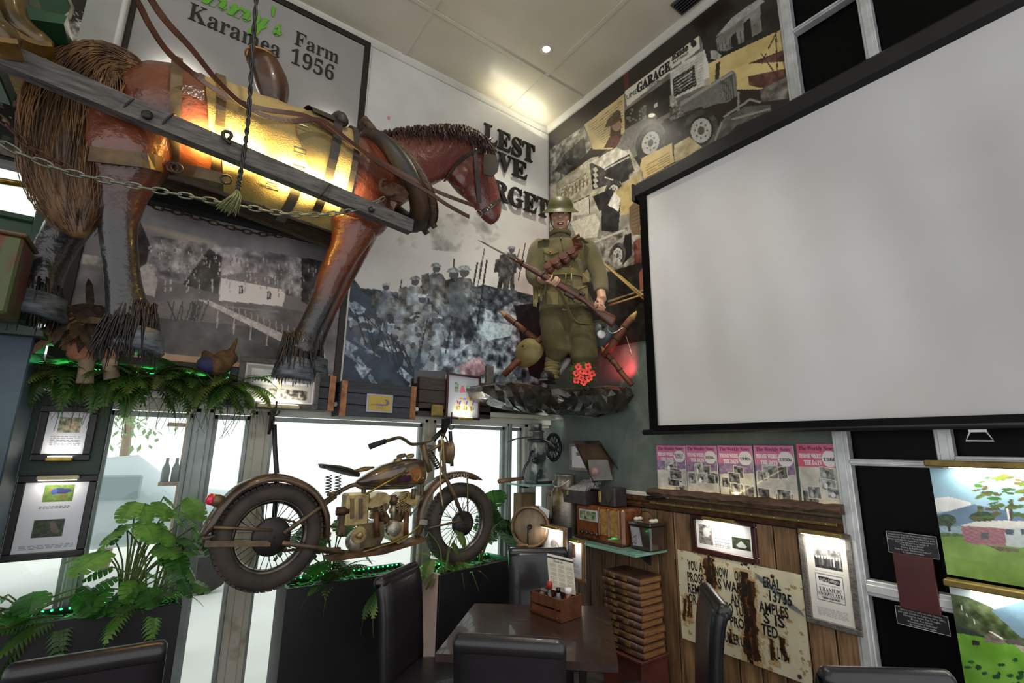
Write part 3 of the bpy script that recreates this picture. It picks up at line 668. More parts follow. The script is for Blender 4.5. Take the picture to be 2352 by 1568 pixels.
# timber lorry, fence, people lower down
cv.poly(Q((128, 870), (330, 740), (560, 800), (580, 900), (580, 1250), (330, 1330), (128, 1080)), (.52, .50, .45), n2, .45)
cv.poly(Q((250, 1000), (420, 920), (500, 960), (500, 1100), (300, 1180)), (.62, .60, .55), n3, .3)
cv.poly(Q((130, 880), (320, 740), (500, 700), (560, 800), (480, 900), (300, 980), (130, 1060)), (.66, .63, .55), n2, .25)
cv.poly(Q((315, 770), (400, 700), (500, 720), (525, 800), (450, 850), (330, 890)), (.24, .23, .21), n2, .2)
cv.poly(Q((320, 760), (440, 690), (500, 720), (380, 790)), (.78, .76, .7), n2, .3)
for i in range(4): cv.line(Q((335, 800+i*25), (350, 790+i*25)), 10, (.7, .68, .62))
cv.poly(Q((385, 790), (490, 745), (500, 840), (440, 870), (390, 830)), (.16, .155, .15), n2, .15); cv.line(Q((385, 795), (500, 735)), 3, (.75, .73, .68)); cv.line(Q((385, 830), (460, 855)), 3, (.8, .78, .72))
wheel((425, 900), 40, 60, .3); wheel((385, 1210), 45, 60, .2)
cv.poly(Q((160, 900), (310, 800), (310, 860), (170, 960)), (.60, .57, .48), n4, .3)
for i in range(9): cv.line(Q((165+i*17, 910-i*11), (168+i*17, 955-i*11)), 1.6, (.35, .33, .28))
cv.poly(Q((430, 900), (560, 800), (540, 900), (520, 1000), (440, 1010)), (.70, .62, .42), n2, .12)
cv.poly(Q((500, 970), (570, 900), (575, 1100), (500, 1100)), (.44, .36, .26), n3, .08)
for i in range(6): cv.line(Q((515, 985+i*17), (565, 960+i*18)), 1.3, (.3, .25, .18))
cv.poly(Q((240, 950), (310, 910), (315, 1000), (250, 1010)), (.78, .75, .68), n4, .1); cv.line(Q((240, 950), (312, 915), (316, 1000)), 2, (.2, .19, .17))
cv.poly(Q((330, 920), (420, 880), (440, 960), (360, 990)), (.13, .12, .11), n2, .1)
cv.poly(Q((370, 980), (420, 920), (460, 940), (450, 1090), (370, 1080)), (.12, .115, .11), n2, .12)
cv.poly(Q((400, 960), (430, 900), (460, 930), (450, 990)), (.8, .78, .74), n2, .25); cv.poly(Q((395, 900), (410, 885), (425, 905), (412, 930)), (.15, .14, .13))
cv.poly(Q((225, 1040), (340, 1000), (365, 1040), (350, 1110), (260, 1120)), (.77, .75, .68), n4, .1)
cv.poly(Q((330, 1120), (500, 1060), (520, 1100), (500, 1250), (350, 1300)), (.5, .48, .44), n2, .45)
cv.line(Q((330, 1135), (480, 1075)), 5, (.7, .69, .64)); cv.line(Q((400, 1170), (500, 1090)), 4, (.62, .6, .55))
cv.poly(Q((480, 1100), (510, 1090), (515, 1190), (470, 1240), (455, 1220)), (.1, .1, .1)); cv.poly(Q((520, 1130), (580, 1100), (580, 1350), (530, 1330)), (.40, .22, .2), n2, .2)
cv.ell(S(548, 1140), 8, 11, (.5, .33, .26)); cv.poly(Q((340, 1290), (580, 1220), (580, 1560), (400, 1560), (360, 1420)), (.13, .12, .11), n2, .08)
wheel((445, 1195), 38, 60, .2); cv.poly(Q((395, 1220), (425, 1185), (440, 1215), (470, 1230), (440, 1260)), (.6, .58, .54), n2, .4)
cv.ell(S(563, 1065), 6, 9, (.86, .74, .12))
cv.line(Q((370, 1222), (590, 1400)), 4.5, (.70, .62, .38)); cv.line(Q((400, 1410), (600, 1345)), 4, (.60, .53, .34))
cv.poly(Q((545, 1280), (570, 1240), (575, 1350), (550, 1360)), (.55, .33, .25))
sheet('collage_print', cv, (-.012, -.03, MZ1), (-.012, MY1, MZ1), (-.012, -.03, MZ0), M_printg, cm)
M_gl = mk('painted_sign_black', '#191714', .5)
def onR(word, a, b, size, mat, fn=lambda t: t, parent=None, xx=-.016, name='lettering', off=0.0):
    pa, pb = PX(*a, xx), PX(*b, xx)
    text(fn(word), pa, pb-pa, unit(EZ-unit(pb-pa)*(EZ@unit(pb-pa))), size, mat, parent, name, align='LEFT', width=float(np.linalg.norm(pb-pa)), off=off)
onR('GARAGE', S(537, 437), S(694, 325), .13, M_gl, serif, cm, off=.004)
onR('Exide', S(700, 285), S(778, 232), .085, M_gl, serif, cm, off=.003)
onR('BATTERIES', S(704, 302), S(778, 253), .034, M_gl, parent=cm)
onR('STATION', S(585, 420), S(640, 383), .04, M_gl, parent=cm)
onR('Mobiloil', S(688, 337), S(745, 299), .034, M_gl, serif, cm)
onR('UME', S(487, 470), S(535, 437), .07, M_gl, parent=cm)
onR('AND  MARKET', S(718, 445), S(790, 402), .035, M_gl, parent=cm)

# LED strip along the top of the remembrance board and two small lights behind the horse
lamp('board_top_led', 'AREA', (-.5, -.14, BZ1-.12), 2.3, (1, .93, .72), (-.45, -.5, ZC+.4), shape='RECTANGLE', size=.8, size_y=.06)
for q_, e in (((410, 172), 2.2), ((770, 300), 2.2)):
    p = PY(*q_, -.16); lamp('board_light', 'SPOT', p, e*6, (1, .95, .85), p+A(0, .16, .03), spot_size=math.radians(130), spot_blend=1, shadow_soft_size=.04)
# ------------------------------------------------------------------ cart horse, harness and cart
from mathutils.bvhtree import BVHTree
YH = -.62
HB = A(-2.85, YH, 2.08)
def mk_horse():
    m = mk('horse_hide', '#74391b', .4, col2='#4e2110', vs=3.2, bump=.7, bs=22, coat=.75)
    nt = m.node_tree; N = nt.nodes.new; L = nt.links.new; b = nt.nodes['Principled BSDF']; b.inputs['Coat Roughness'].default_value = .16; bpn = [n_ for n_ in nt.nodes if n_.type == 'BUMP'][0]; bpn.inputs['Distance'].default_value = .012; L(bpn.outputs[0], b.inputs['Coat Normal'])
    old = b.inputs['Base Color'].links[0].from_socket
    sp = N('ShaderNodeSeparateXYZ'); tc = N('ShaderNodeTexCoord'); L(tc.outputs['Object'], sp.inputs[0])
    a = N('ShaderNodeMath'); a.operation = 'MULTIPLY_ADD'; a.inputs[1].default_value = .25; L(sp.outputs['X'], a.inputs[0]); L(sp.outputs['Z'], a.inputs[2])
    nz = N('ShaderNodeTexNoise'); nz.inputs['Scale'].default_value = 5; ad = N('ShaderNodeMath'); ad.operation = 'MULTIPLY_ADD'; ad.inputs[1].default_value = .35; L(nz.outputs[0], ad.inputs[0]); L(a.outputs[0], ad.inputs[2])
    mr = N('ShaderNodeMapRange'); mr.inputs['From Min'].default_value = .68; mr.inputs['From Max'].default_value = .9; L(ad.outputs[0], mr.inputs[0])
    mx = N('ShaderNodeMix'); mx.data_type = 'RGBA'; mx.inputs[6].default_value = (*lin('#1d1a1b'), 1); L(mr.outputs[0], mx.inputs[0]); L(old, mx.inputs[7])
    mx2 = N('ShaderNodeMix'); mx2.data_type = 'RGBA'; mx2.inputs[7].default_value = (*lin('#5c2420'), 1); L(mx.outputs[2], mx2.inputs[6])
    mh = N('ShaderNodeMapRange'); mh.inputs['From Min'].default_value = .55; mh.inputs['From Max'].default_value = 1.0; mh.inputs['To Max'].default_value = .75; L(sp.outputs['X'], mh.inputs[0]); L(mh.outputs[0], mx2.inputs[0])
    L(mx2.outputs[2], b.inputs['Base Color']); return m
M_horse = mk_horse()
M_hair = mk('horse_hair_brown', '#7d5a34', .5, col2='#3a2415', vs=7, st=(3, 3, .5), coat=.2)
M_mane = mk('mane_hair', '#4a2a1c', .6, col2='#2e1811', vs=9)
M_feather = mk('black_feather_hair', '#151214', .5, col2='#2a211b', vs=9)
M_hoof = mk('grey_hoof', '#5a626b', .45, col2='#2c2f33', vs=16, st=(1, 1, 3), bump=.3, bs=40)
M_leather = mk('harness_leather', '#6b5532', .5, col2='#463520', vs=8, bump=.15, bs=60)
M_dleather = mk('dark_leather', '#2d2824', .5, col2='#3e342a', vs=8, bump=.15, bs=60)
M_rein = mk('red_brown_leather', '#4a2418', .4, col2='#351810', vs=9)
M_hess = mk('hessian', '#b89f6a', .85, col2='#a3894f', vs=5, bump=.8, bs=150)
M_greyw = mk_wood('weathered_grey_timber', '#64605e', '#35312f', st=(1.5, 6, 9), scale=7, rough=.7, bump=.5)
M_dwood = mk_wood('old_brown_timber', '#5e4c38', '#33271b', st=(1.5, 6, 9), scale=7, rough=.65, bump=.4)
M_chain = mk('galvanised_chain', '#8f948c', .5, metal=.7, col2='#6c6a5c', vs=30)
M_rusty = mk('rusty_iron', '#5a3d2a', .7, metal=.4, col2='#3a2518', vs=30, bump=.2)
# body: (top of section, bottom of section, half width) on the horse's middle plane
BS = [((262, 205), (250, 290), .10), ((285, 168), (262, 362), .2), ((340, 156), (330, 392), .265), ((406, 166), (400, 405), .285), ((497, 207), (482, 430), .285), ((593, 245), (572, 462), .29), ((689, 277), (662, 493), .29), ((770, 306), (742, 522), .27), ((830, 324), (800, 545), .24), ((880, 400), (852, 552), .19), ((903, 470), (882, 535), .09)]
NS = [((790, 320), (850, 515), .2), ((850, 317), (905, 485), .16), ((900, 310), (956, 450), .13), ((960, 303), (990, 428), .11), ((1020, 300), (1012, 417), .1), ((1068, 304), (1030, 408), .095), ((1094, 318), (1040, 400), .085)]
HS = [((1080, 307), (1022, 398), .075), ((1104, 330), (1034, 422), .09), ((1120, 368), (1054, 444), .095), ((1134, 405), (1077, 462), .08), ((1146, 445), (1092, 480), .066), ((1151, 474), (1104, 498), .064), ((1149, 494), (1119, 511), .056), ((1142, 509), (1130, 517), .03)]
def sec(st): return [(PY(*t, YH), PY(*b, YH), w) for t, b, w in st]
BSS = sec(BS)
def body_pt(s, th, off=0.0):
    i = int(min(max(s, 0), len(BSS)-1.001)); f = s-i; (t0, b0, w0), (t1, b1, w1) = BSS[i], BSS[i+1]
    f2 = f; t = t0*(1-f2)+t1*f2; b = b0*(1-f2)+b1*f2; w = w0*(1-f2)+w1*f2; c = (t+b)/2; h = (t-b)/2; hl = np.linalg.norm(h)
    return c+h/hl*(hl+off)*math.cos(th)-EY*(w*(1+.08*math.sin(th)**2)+off)*math.sin(th)
def rings(ss, n=20): 
    out = []
    for t, b, w in ss:
        c = (t+b)/2; h = (t-b)/2
        out.append([c+h*math.cos(a)-EY*w*math.sin(a)*(1+.08*math.sin(a)**2) for a in (2*math.pi*q/n for q in range(n))])
    return out
hm = MB(); hm.loft(rings(BSS)); hm.loft(rings(sec(NS))); hm.loft(rings(sec(HS), 16))
def leg(pts, y): 
    P = [PY(a, b, y if len(r) == 1 else r[1]) for a, b, *r in pts]; R = [r[0] for *_, r in [((a, b), r) for a, b, *r in pts]]
    return P, R
def legtube(pts, y):
    P = spline([PY(a, b, y) for a, b, r in pts], 4); k = len(pts); R = np.interp(np.linspace(0, k-1, len(P)), range(k), [r for *_, r in pts]); hm.tube(P, list(R), 14, up=EX)
LEGS = {'off hind': (-.44, [(270, 330, .15), (222, 410, .14), (178, 490, .1), (142, 545, .09), (108, 605, .085), (84, 655, .1), (70, 695, .12)]),
        'near hind': (-.78, [(300, 290, .19), (290, 370, .185), (276, 440, .12), (271, 520, .08), (278, 600, .074), (285, 660, .076), (300, 745, .1)]),
        'near fore': (-.78, [(815, 520, .15), (795, 570, .1), (765, 630, .085), (742, 690, .072), (708, 760, .07), (686, 815, .1)]),
        'off fore': (-.46, [(830, 530, .12), (808, 590, .09), (785, 645, .07), (755, 710, .06), (725, 780, .06), (712, 825, .075)])}
for y, pts in LEGS.values(): legtube(pts, y)
# cheek, jaw and nostril fullness
for s in (-1, 1):
    hm.ell(PY(1062, 405, YH+s*.055), (.085, .05, .11)); hm.ell(PY(1128, 480, YH+s*.035), (.05, .035, .05)); hm.ell(PY(1105, 372, YH+s*.07), (.035, .02, .03))
HBVH = BVHTree.FromPolygons([Vector(v) for v in hm.v], [list(f) for f in hm.f])
def on_horse(px, py, off=.01):
    r = Vector(unit(ray(px, py))); h = HBVH.ray_cast(Vector(CAM), r)
    if h[0] is None:
        q = PY(px, py, YH); n = HBVH.find_nearest(Vector(q)); return np.array(n[0])+unit(q-np.array(n[0]))*off
    n = h[1] if h[1].dot(r) < 0 else -h[1]
    return np.array(h[0]+n*off)
horse = thing('cart_horse', HB, 'life-size varnished brown model cart horse with black feathered legs, harnessed to shafts', 'horse')
hm.build('body', M_horse, horse, remesh=.02, smooth_it=6, )
for s, (a, b) in ((-1, ((1100, 340), (1133, 314))), (1, ((1108, 338), (1128, 318)))):
    p0, p1 = PY(*a, YH+s*.05), PY(*b, YH+s*.075)
    MB().tube([p0, p0*.6+p1*.4, p0*.3+p1*.7, p1], [.026, .036, .024, .003], 10, flat=.55).build('ear', M_horse, horse)
def hoof(c, y, w=.12, h=.1, ax=None):
    c = PY(*c, y); m = MB(); prof = [(w*.82, h), (w*.9, h*.6), (w*1.05, .015), (w*.98, 0)]
    m.lathe(prof, 18, c, (.12, 0, 1)); m.build('hoof', M_hoof, horse)
hoof((66, 728), -.44, .14, .12); hoof((308, 806), -.78, .115, .11); hoof((672, 872), -.78, .11, .12); hoof((716, 857), -.46, .095, .1)
def strands(mb, roots, n, fn, r0=.004, seg=7):
    for i in range(n):
        P = fn(roots(i/n)); mb.tube(P, [r0*(1-.85*q/(len(P)-1)) for q in range(len(P))], 3)
# feather hair round each foot
fe = [((68, 690), -.44, .115, .15), ((302, 750), -.78, .1, .17), ((680, 815), -.78, .085, .15), ((713, 818), -.46, .07, .12)]
for (c, y, r, ln) in fe:
    m = MB(); c = PY(*c, y)
    for i in range(420):
        a = rnd.uniform(0, 6.283); rr = r*rnd.uniform(.8, 1.08); z = rnd.uniform(-.03, .13); l = ln*rnd.uniform(.6, 1.1); d = A(math.cos(a), math.sin(a), 0); fl_ = rnd.uniform(.1, .85)**2.2
        p0 = c+d*rr*(1-1.6*max(z, 0))+EZ*z; d = unit(d+A(rnd.uniform(-.5, .5), rnd.uniform(-.5, .5), 0))
        m.tube([p0, p0+d*l*.16*fl_-EZ*l*.35, p0+d*l*.34*fl_-EZ*l*.7, p0+d*l*.4*fl_-EZ*l], [.006, .006, .004, .001], 3)
    m.build('feather_hair', M_feather, horse)
# tail
tl = MB(); TA = [(330, 165), (280, 150), (228, 158), (190, 215), (173, 300), (170, 400), (172, 480), (180, 545)]; TW = [.03, .07, .12, .16, .185, .18, .14, .03]
TC = spline([PY(a, b, YH-.16) for a, b in TA], 5); tw = np.interp(np.linspace(0, 7, len(TC)), range(8), TW)
tl.tube(TC, list(tw*.86), 14, flat=.55, up=-EY)
for i in range(950):
    u0, v0 = rnd.uniform(-1, 1), rnd.uniform(-1, 1); e = rnd.uniform(.62, 1.0); st = rnd.randint(0, 10); P = []; ph = rnd.uniform(0, 6)
    for q in range(st, int(len(TC)*e), 2):
        T = unit(TC[min(q+1, len(TC)-1)]-TC[q-1 if q else 0]); sd = unit(np.cross(T, -EY)); wv = .012*math.sin(ph+q*.5)
        P.append(TC[q]+sd*(u0*tw[q]+wv)-EY*(v0*tw[q]*.62))
    if len(P) > 3: tl.tube(P, [.0042*(1-.7*q/(len(P)-1)) for q in range(len(P))], 3)
tl.build('tail', M_hair, horse)
# mane: strands falling on the near side of the crest
mn = MB()
CR = spline([PY(a, b, YH) for a, b in ((868, 316), (900, 309), (942, 303), (993, 298), (1040, 297), (1070, 302), (1098, 316), (1112, 340))], 8)
for i in range(620):
    q = rnd.uniform(0, len(CR)-1.01); j = int(q); p = CR[j]*(1-q+j)+CR[j+1]*(q-j); l = rnd.uniform(.1, .26); s = -1 if rnd.random() < .8 else 1; lift = rnd.uniform(.0, .035); k2 = rnd.uniform(-.04, .05)
    mn.tube([p-EZ*.02, p+EZ*lift+EY*s*.03, p+EY*s*(.07+.03*rnd.random())-EZ*l*.35+EX*k2, p+EY*s*(.1+.04*rnd.random())-EZ*l*.8+EX*k2*1.6], [.006, .007, .005, .001], 3)
mn.build('mane', M_mane, horse)
# ---- hessian rug
rg = thing('hessian_rug', body_pt(6, 0), 'coarse tan hessian rug wrapped round the barrel of the cart horse', 'rug')
def patch(s0, s1, t0, t1, off, ns, nt, thick=.008, wob=0.0, shape=None):
    g = []
    for i in range(nt+1):
        th = t0+(t1-t0)*i/nt; row = []
        for j in range(ns+1):
            f = j/ns; a, b = (s0, s1) if shape is None else shape(i/nt)
            s = a+(b-a)*f; row.append(body_pt(s, th, off+wob*math.sin(s*9+th*7)))
        g.append(row)
    m = MB(); m.loft(g, 0, True, closed=False, caps=False)
    return m
patch(4, 7.7, -1.5, 3.0, .026, 18, 30, wob=.004, shape=lambda f: (4.2-.3*math.sin(f*3.6)-(.3 if .55 < f < .8 else 0), 7.62-.3*abs(f-.4))).build('cloth', M_hess, rg)
def strap(name, par, pts, w, mat, t=.006, side=None, off=.018, smoothk=4):
    P = spline([on_horse(a, b, off) if not hasattr(a, '__len__') else a for a, b in pts], smoothk)
    return MB().ribbon(P, w, t, EX if side is None else side).build(name, mat, par)
def ringstrap(name, par, s, t0, t1, w, mat, off=.036, ds=0.0):
    P = [body_pt(s+ds*i/16, t0+(t1-t0)*i/16, off) for i in range(17)]
    return MB().ribbon(P, w, .007, EX).build(name, mat, par)
# ---- saddle pad with flap and girths
sd = thing('harness_saddle', body_pt(6.6, 0), 'dark leather cart saddle pad with long tan flap and buckled girth straps', 'saddle')
patch(6.0, 7.0, -1.0, .95, .06, 8, 14, shape=lambda f: (5.85+.25*f, 7.05)).build('pad', M_dleather, sd)
patch(6.0, 7.0, .7, 2.0, .042, 8, 12, shape=lambda f: (6.15-.45*math.sin(f*3.1), 6.75+.12*math.sin(f*3.1)-.25*f)).build('flap', mk('tan_flap', '#8a7a4c', .5, col2='#6d5a34', vs=5, bump=.15), sd)
MB().tube([body_pt(6.9, t, .07) for t in np.linspace(-.9, .9, 9)], .035, 10).build('bridge', M_dleather, sd)
ringstrap('girth_strap', sd, 6.85, .3, 2.6, .05, M_dleather, .056, -.25); ringstrap('girth_strap', sd, 7.45, .2, 2.95, .035, M_dleather, .04, -.1)
strap('girth_strap', sd, [(683, 395), (676, 440), (648, 490)], .055, M_dleather, off=.05)
strap('billet', sd, [(625, 415), (616, 470)], .055, M_dleather, off=.03)
for a in ((690, 300), (683, 355), (683, 386), (625, 420)):
    c = on_horse(*a, .07); MB().tube([c+A(-.032, 0, -.014), c+A(.032, 0, -.014), c+A(.032, 0, .014), c+A(-.032, 0, .014)], .005, 6, closed=True).build('buckle', M_screw, sd)
# ---- breeching straps
br = thing('breeching_harness', body_pt(3, 0), 'worn brown leather breeching straps round the hindquarters of the cart horse', 'harness')
strap('breech_band', br, [(218, 357), (290, 364), (345, 370), (395, 378)], .075, M_leather, side=EZ, off=.03)
P = spline([on_horse(395, 380, .04), PY(450, 395, -.95), PY(520, 412, -.96)], 5); MB().ribbon(P, .06, .008, EZ).build('breech_band', M_leather, br)
ringstrap('hip_strap', br, 3.02, -1.0, 2.75, .05, M_leather, .03, -.08); ringstrap('hip_strap', br, 4.0, -1.0, 2.85, .045, M_leather, .04, .06)
P = [body_pt(2.9+.3*i, 0, .03) for i in range(10)]; MB().ribbon(P, .05, .01, EY).build('back_strap', M_dleather, br)
for s in (3.6, 4.4, 4.9, 5.3): 
    c = body_pt(s, 0, .035); MB().tube([c+A(0, -.03, 0), c+A(.03, 0, .012), c+A(0, .03, 0), c+A(-.03, 0, .012)], .008, 6, closed=True).build('terret_ring', M_iron, br)
for a in ((396, 384), (406, 386), (520, 412)):
    c = PY(*a, -.97); MB().tube([c+.025*A(math.cos(t), 0, math.sin(t)) for t in np.linspace(0, 5.5, 8)], .005, 6, closed=True).build('ring', M_iron, br)
# ---- collar and hames
cl = thing('horse_collar', PY(950, 505, YH), 'padded brown and black horse collar with dark wooden hames round the neck base', 'horse collar')
T, B = PY(842, 318, YH), PY(957, 508, YH); cc = (T+B)/2; hh = (T-B)/2
ring = lambda k, dx=0.0, e=0.0: [cc+hh*(1+e)*math.cos(a)-EY*(.215+e*.2)*math.sin(a)*(1-.12*math.cos(a))+EX*dx for a in (2*math.pi*q/k for q in range(k))]
MB().tube(ring(36), [.055+.02*(1-math.cos(2*math.pi*q/36))/2 for q in range(36)], 12, closed=True).build('pad', mk('collar_leather', '#4b3420', .5, col2='#2a2622', vs=6, lo=.42, hi=.56, bump=.2), cl)
MB().tube(ring(36, .075, .05), .022, 8, closed=True).build('roll', M_dleather, cl)
for s in (-1, 1):
    P = [cc+hh*1.04*math.cos(a)-EY*s*(.245)*math.sin(a)*(1-.12*math.cos(a))+EX*.085 for a in np.linspace(.12, 2.9, 16)]
    P = [P[0]+unit(hh)*.16-EX*.02, P[0]+unit(hh)*.07]+P+[P[-1]-unit(hh)*.05]
    MB().tube(P, [.026, .03]+[.027]*(len(P)-3)+[.022], 10).build('hame', M_dwood, cl)
    P2 = [p+A(.03, -.012*s, .0) for p in P[2:-1]]; MB().tube(P2, .007, 6).build('hame_edge', M_rusty, cl)
hk = PY(905, 438, -.9)
MB().prism([(-.09, -.02), (-.02, .05), (.06, .045), (.1, 0), (.06, -.07), (-.02, -.075)], hk, EX, EZ, -EY, .014).build('hook_plate', M_rusty, cl)
MB().tube(spline([hk+A(-.06, -.02, .05), hk+A(-.1, -.03, .02), hk+A(-.1, -.03, -.04), hk+A(-.05, -.03, -.06), hk+A(-.0, -.03, -.035)], 4), .013, 8).build('trace_hook', M_rusty, cl)
# ---- bridle
bd = thing('driving_bridle', PY(1090, 400, YH), 'dark leather driving bridle with black blinkers on the horse head', 'bridle')
strap('cheek_strap', bd, [(1079, 322), (1089, 345), (1094, 404), (1101, 466)], .04, M_dleather, off=.012)
strap('throat_lash', bd, [(1085, 350), (1052, 372), (1032, 396), (1020, 416)], .032, M_dleather, off=.012, side=A(.7, 0, .7))
strap('brow_band', bd, [(1088, 348), (1102, 349), (1112, 347)], .03, M_dleather, off=.012, side=EZ)
strap('nose_band', bd, [(1108, 486), (1126, 474), (1148, 459)], .034, M_dleather, off=.012, side=A(.3, 0, .95))
c = on_horse(1112, 385, .05)
MB().prism([(-.035, -.085), (.03, -.1), (.075, -.05), (.085, .02), (.06, .085), (0, .1), (-.04, .08)], c, unit(A(.75, -.6, -.1)), EZ, unit(A(-.6, -.75, 0)), .01).build('blinker', M_dleather, bd)
c = on_horse(1103, 488, .02); MB().tube([c+.028*A(math.cos(t), .2*math.sin(t), math.sin(t)) for t in np.linspace(0, 5.7, 12)], .004, 6, closed=True).build('bit_ring', M_screw, bd)
for a in ((1091, 346), (1125, 473), (1118, 484)): MB().ell(on_horse(*a, .02), (.008, .008, .008), nu=8, nv=6).build('stud', M_screw, bd)
# ---- reins
def rein(pts, ys, label, w=.03):
    P = spline([PY(a, b, y) for (a, b), y in zip(pts, ys)], 6)
    one(MB().ribbon(P, w, .006, A(.3, .2, 1)), 'rein', M_rein, label, 'rein', 'long reins of the horse')
rein([(120, -330), (300, -25), (345, 60), (385, 118), (430, 158), (480, 196), (540, 230), (612, 252), (700, 266), (760, 300), (830, 345), (910, 390), (1000, 438), (1088, 472)], [-1.7, -1.5, -1.3, -1.15, -1.03, -1.0, -1.0, -1.0, -.98, -.96, -.95, -.93, -.86, -.8], 'thin red-brown rein running along the back to the bit ring')
rein([(150, -330), (332, -25), (383, 50), (440, 112), (498, 184), (555, 238), (612, 268), (670, 278), (738, 277), (800, 322), (860, 368), (930, 410), (985, 442), (1030, 472), (1078, 498)], [-1.8, -1.6, -1.4, -1.25, -1.14, -1.06, -1.05, -1.05, -1.02, -1.0, -.98, -.97, -.95, -.94, -.94], 'broad red-brown rein whose end hangs loose below the jaw')
# ---- leather gaiter standing on the back
ga = thing('leather_gaiter', PY(626, 245, YH), 'brown leather riding gaiter standing upright on the back of the horse', 'gaiter')
a, b = PY(598, 134, YH), PY(628, 250, YH); ax = unit(a-b); L_ = np.linalg.norm(a-b)
P = [b+ax*L_*t+EX*.03*math.sin(t*3) for t in np.linspace(0, 1, 9)]
MB().tube(P, [.075, .078, .085, .095, .1, .1, .096, .092, .09], 20).build('shaft', mk('brown_boot_leather', '#4a2a16', .35, col2='#2c180c', vs=6, coat=.3, bump=.1), ga)
MB().tube([P[-1]+.089*(math.cos(t)*EX+math.sin(t)*EY)+ax*.002 for t in np.linspace(0, 6.283, 24, endpoint=False)], .006, 6, closed=True).build('rim', mk('tan_leather_rim', '#b0743c', .5), ga)
MB().box(P[-1]+ax*.004, (.15, .15, .004)).build('lining', mk('tan_lining', '#9a6a35', .6), ga)
# ---- green cart: shafts, footboard, side
ct = thing('farm_cart', PY(0, 200, -.8), 'green painted farm cart with long grey timber shafts each side of the horse', 'cart')
def beam(name, a, b, ya, yb, h0, h1, w, mat):
    p, q = PY(*a, ya), PY(*b, yb); d = unit(q-p); up = unit(np.cross(np.cross(d, EZ), d)); sd_ = np.cross(d, up)
    r = lambda c, h: [c+up*h/2+sd_*w/2, c+up*h/2-sd_*w/2, c-up*h/2-sd_*w/2, c-up*h/2+sd_*w/2]
    L = np.linalg.norm(q-p); m = MB()
    m.loft([r(p+d*L*t, (h0+(h1-h0)*t)) for t in np.linspace(0, 1, 9)], 0, False); return m.build(name, mat, ct)
beam('shaft', (-120, 76), (944, 522), -1.06, -1.0, .105, .085, .06, M_greyw)
beam('shaft', (150, 322), (828, 583), -.2, -.22, .1, .085, .06, M_dwood)
for a in ((296, 246), (385, 281), (747, 438)):
    c = PY(*a, -1.04); MB().tube([c+A(-.0, .0, .0)+.058*(unit(A(.42, 0, .9))*math.sin(t)*.95+EY*.66*math.cos(t)) for t in np.linspace(0, 6.283, 14, endpoint=False)], .0045, 6, closed=True).build('wire_tie', M_iron, ct)
c = PY(338, 265, -1.075); MB().lathe([(.012, 0), (.022, 0), (.022, .012), (.012, .016)], 14, c, -EY).build('bolt', M_iron, ct)
c = PY(853, 482, -1.05); MB().lathe([(.01, 0), (.018, 0), (.018, .012), (.001, .016)], 14, c, -EY).build('bolt', M_iron, ct)
MB().tube(spline([PY(a, b, -1.08) for a, b in ((530, 330), (516, 318), (512, 306), (520, 302), (530, 306), (531, 314), (525, 319))], 4), .009, 8).build('shaft_hook', M_iron, ct)
sdp = [(45, -60), (80, -40), (138, -40), (155, -10), (167, 18), (160, 40), (140, 55), (128, 68), (130, 90), (122, 100), (100, 105), (60, 100)]
MB().slab([PY(a, b, -.7) for a, b in sdp], -EY, .04).build('side_panel', M_greenp, ct)
MB().tube([PY(a, b, -.745) for a, b in sdp[2:10]], .008, 6).build('panel_edge', mk('chipped_cream_edge', '#8a8664', .6, col2='#4a5a3c', vs=12), ct)
MB().slab([PY(a, b, -.78) for a, b in ((52, 20), (88, 0), (118, 90), (100, 105))], -EY, .03).build('stay', mk('faded_green_board', '#5b6248', .6, col2='#3c4a34', vs=8), ct)
MB().slab([PY(a, b, -.7) for a, b in ((-40, 95), (175, 132), (168, 150), (-40, 128))], -EY, .3).build('footboard', M_greenp, ct)
MB().slab([PY(a, b, -.95) for a, b in ((0, 98), (75, 122), (108, 128), (105, 145), (60, 140), (0, 125))], EY, .3).build('foot_rest', mk_wood('yellow_pine', '#b98f4c', '#7a5a2a', st=(1, 4, 4), scale=7), ct)
_b = PY(-40, 112, -.7); MB().box((_b[0]-.95, -.8, _b[2]-.02), (2.0, .9, .08), ch=.006).build('cart_bed', M_greenp, ct)
for y in (-1.22, -.38): MB().box((_b[0]-.95, y, _b[2]+.2), (2.0, .03, .34), ch=.006).build('bed_side', M_greenp, ct)
# driver's boots on the footboard
def boot(pts, sole, y, label):
    t = thing('rubber_boot', PY(sole[0][0], sole[0][1], y), label, 'boot', 'boots on the cart footboard')
    P = spline([PY(a, b, y) for a, b, r in pts], 4); R = np.interp(np.linspace(0, len(pts)-1, len(P)), range(len(pts)), [r for *_, r in pts])
    MB().tube(P, list(R), 14).build('upper', mk('bronze_boot', '#7a6230', .3, metal=.3, col2='#3e2f16', vs=6, coat=.4), t)
    MB().ribbon(spline([PY(a, b, y) for a, b in sole], 4), .11, .022, EY).build('sole', mk('amber_sole', '#8a6a30', .4, col2='#5a4018', vs=9), t)
boot([(12, -60, .075), (18, 0, .065), (30, 45, .06), (60, 78, .055), (95, 100, .05), (118, 112, .028)], [(5, 60), (50, 98), (90, 116), (124, 120)], -.98, 'shiny bronze rubber boot with amber sole, toe on the foot rest')
boot([(-60, 20, .08), (-30, 60, .07), (10, 88, .06), (40, 106, .03)], [(-50, 80), (0, 108), (48, 116)], -1.15, 'dark shadowed rubber boot, half cut off, beside the bronze boot')
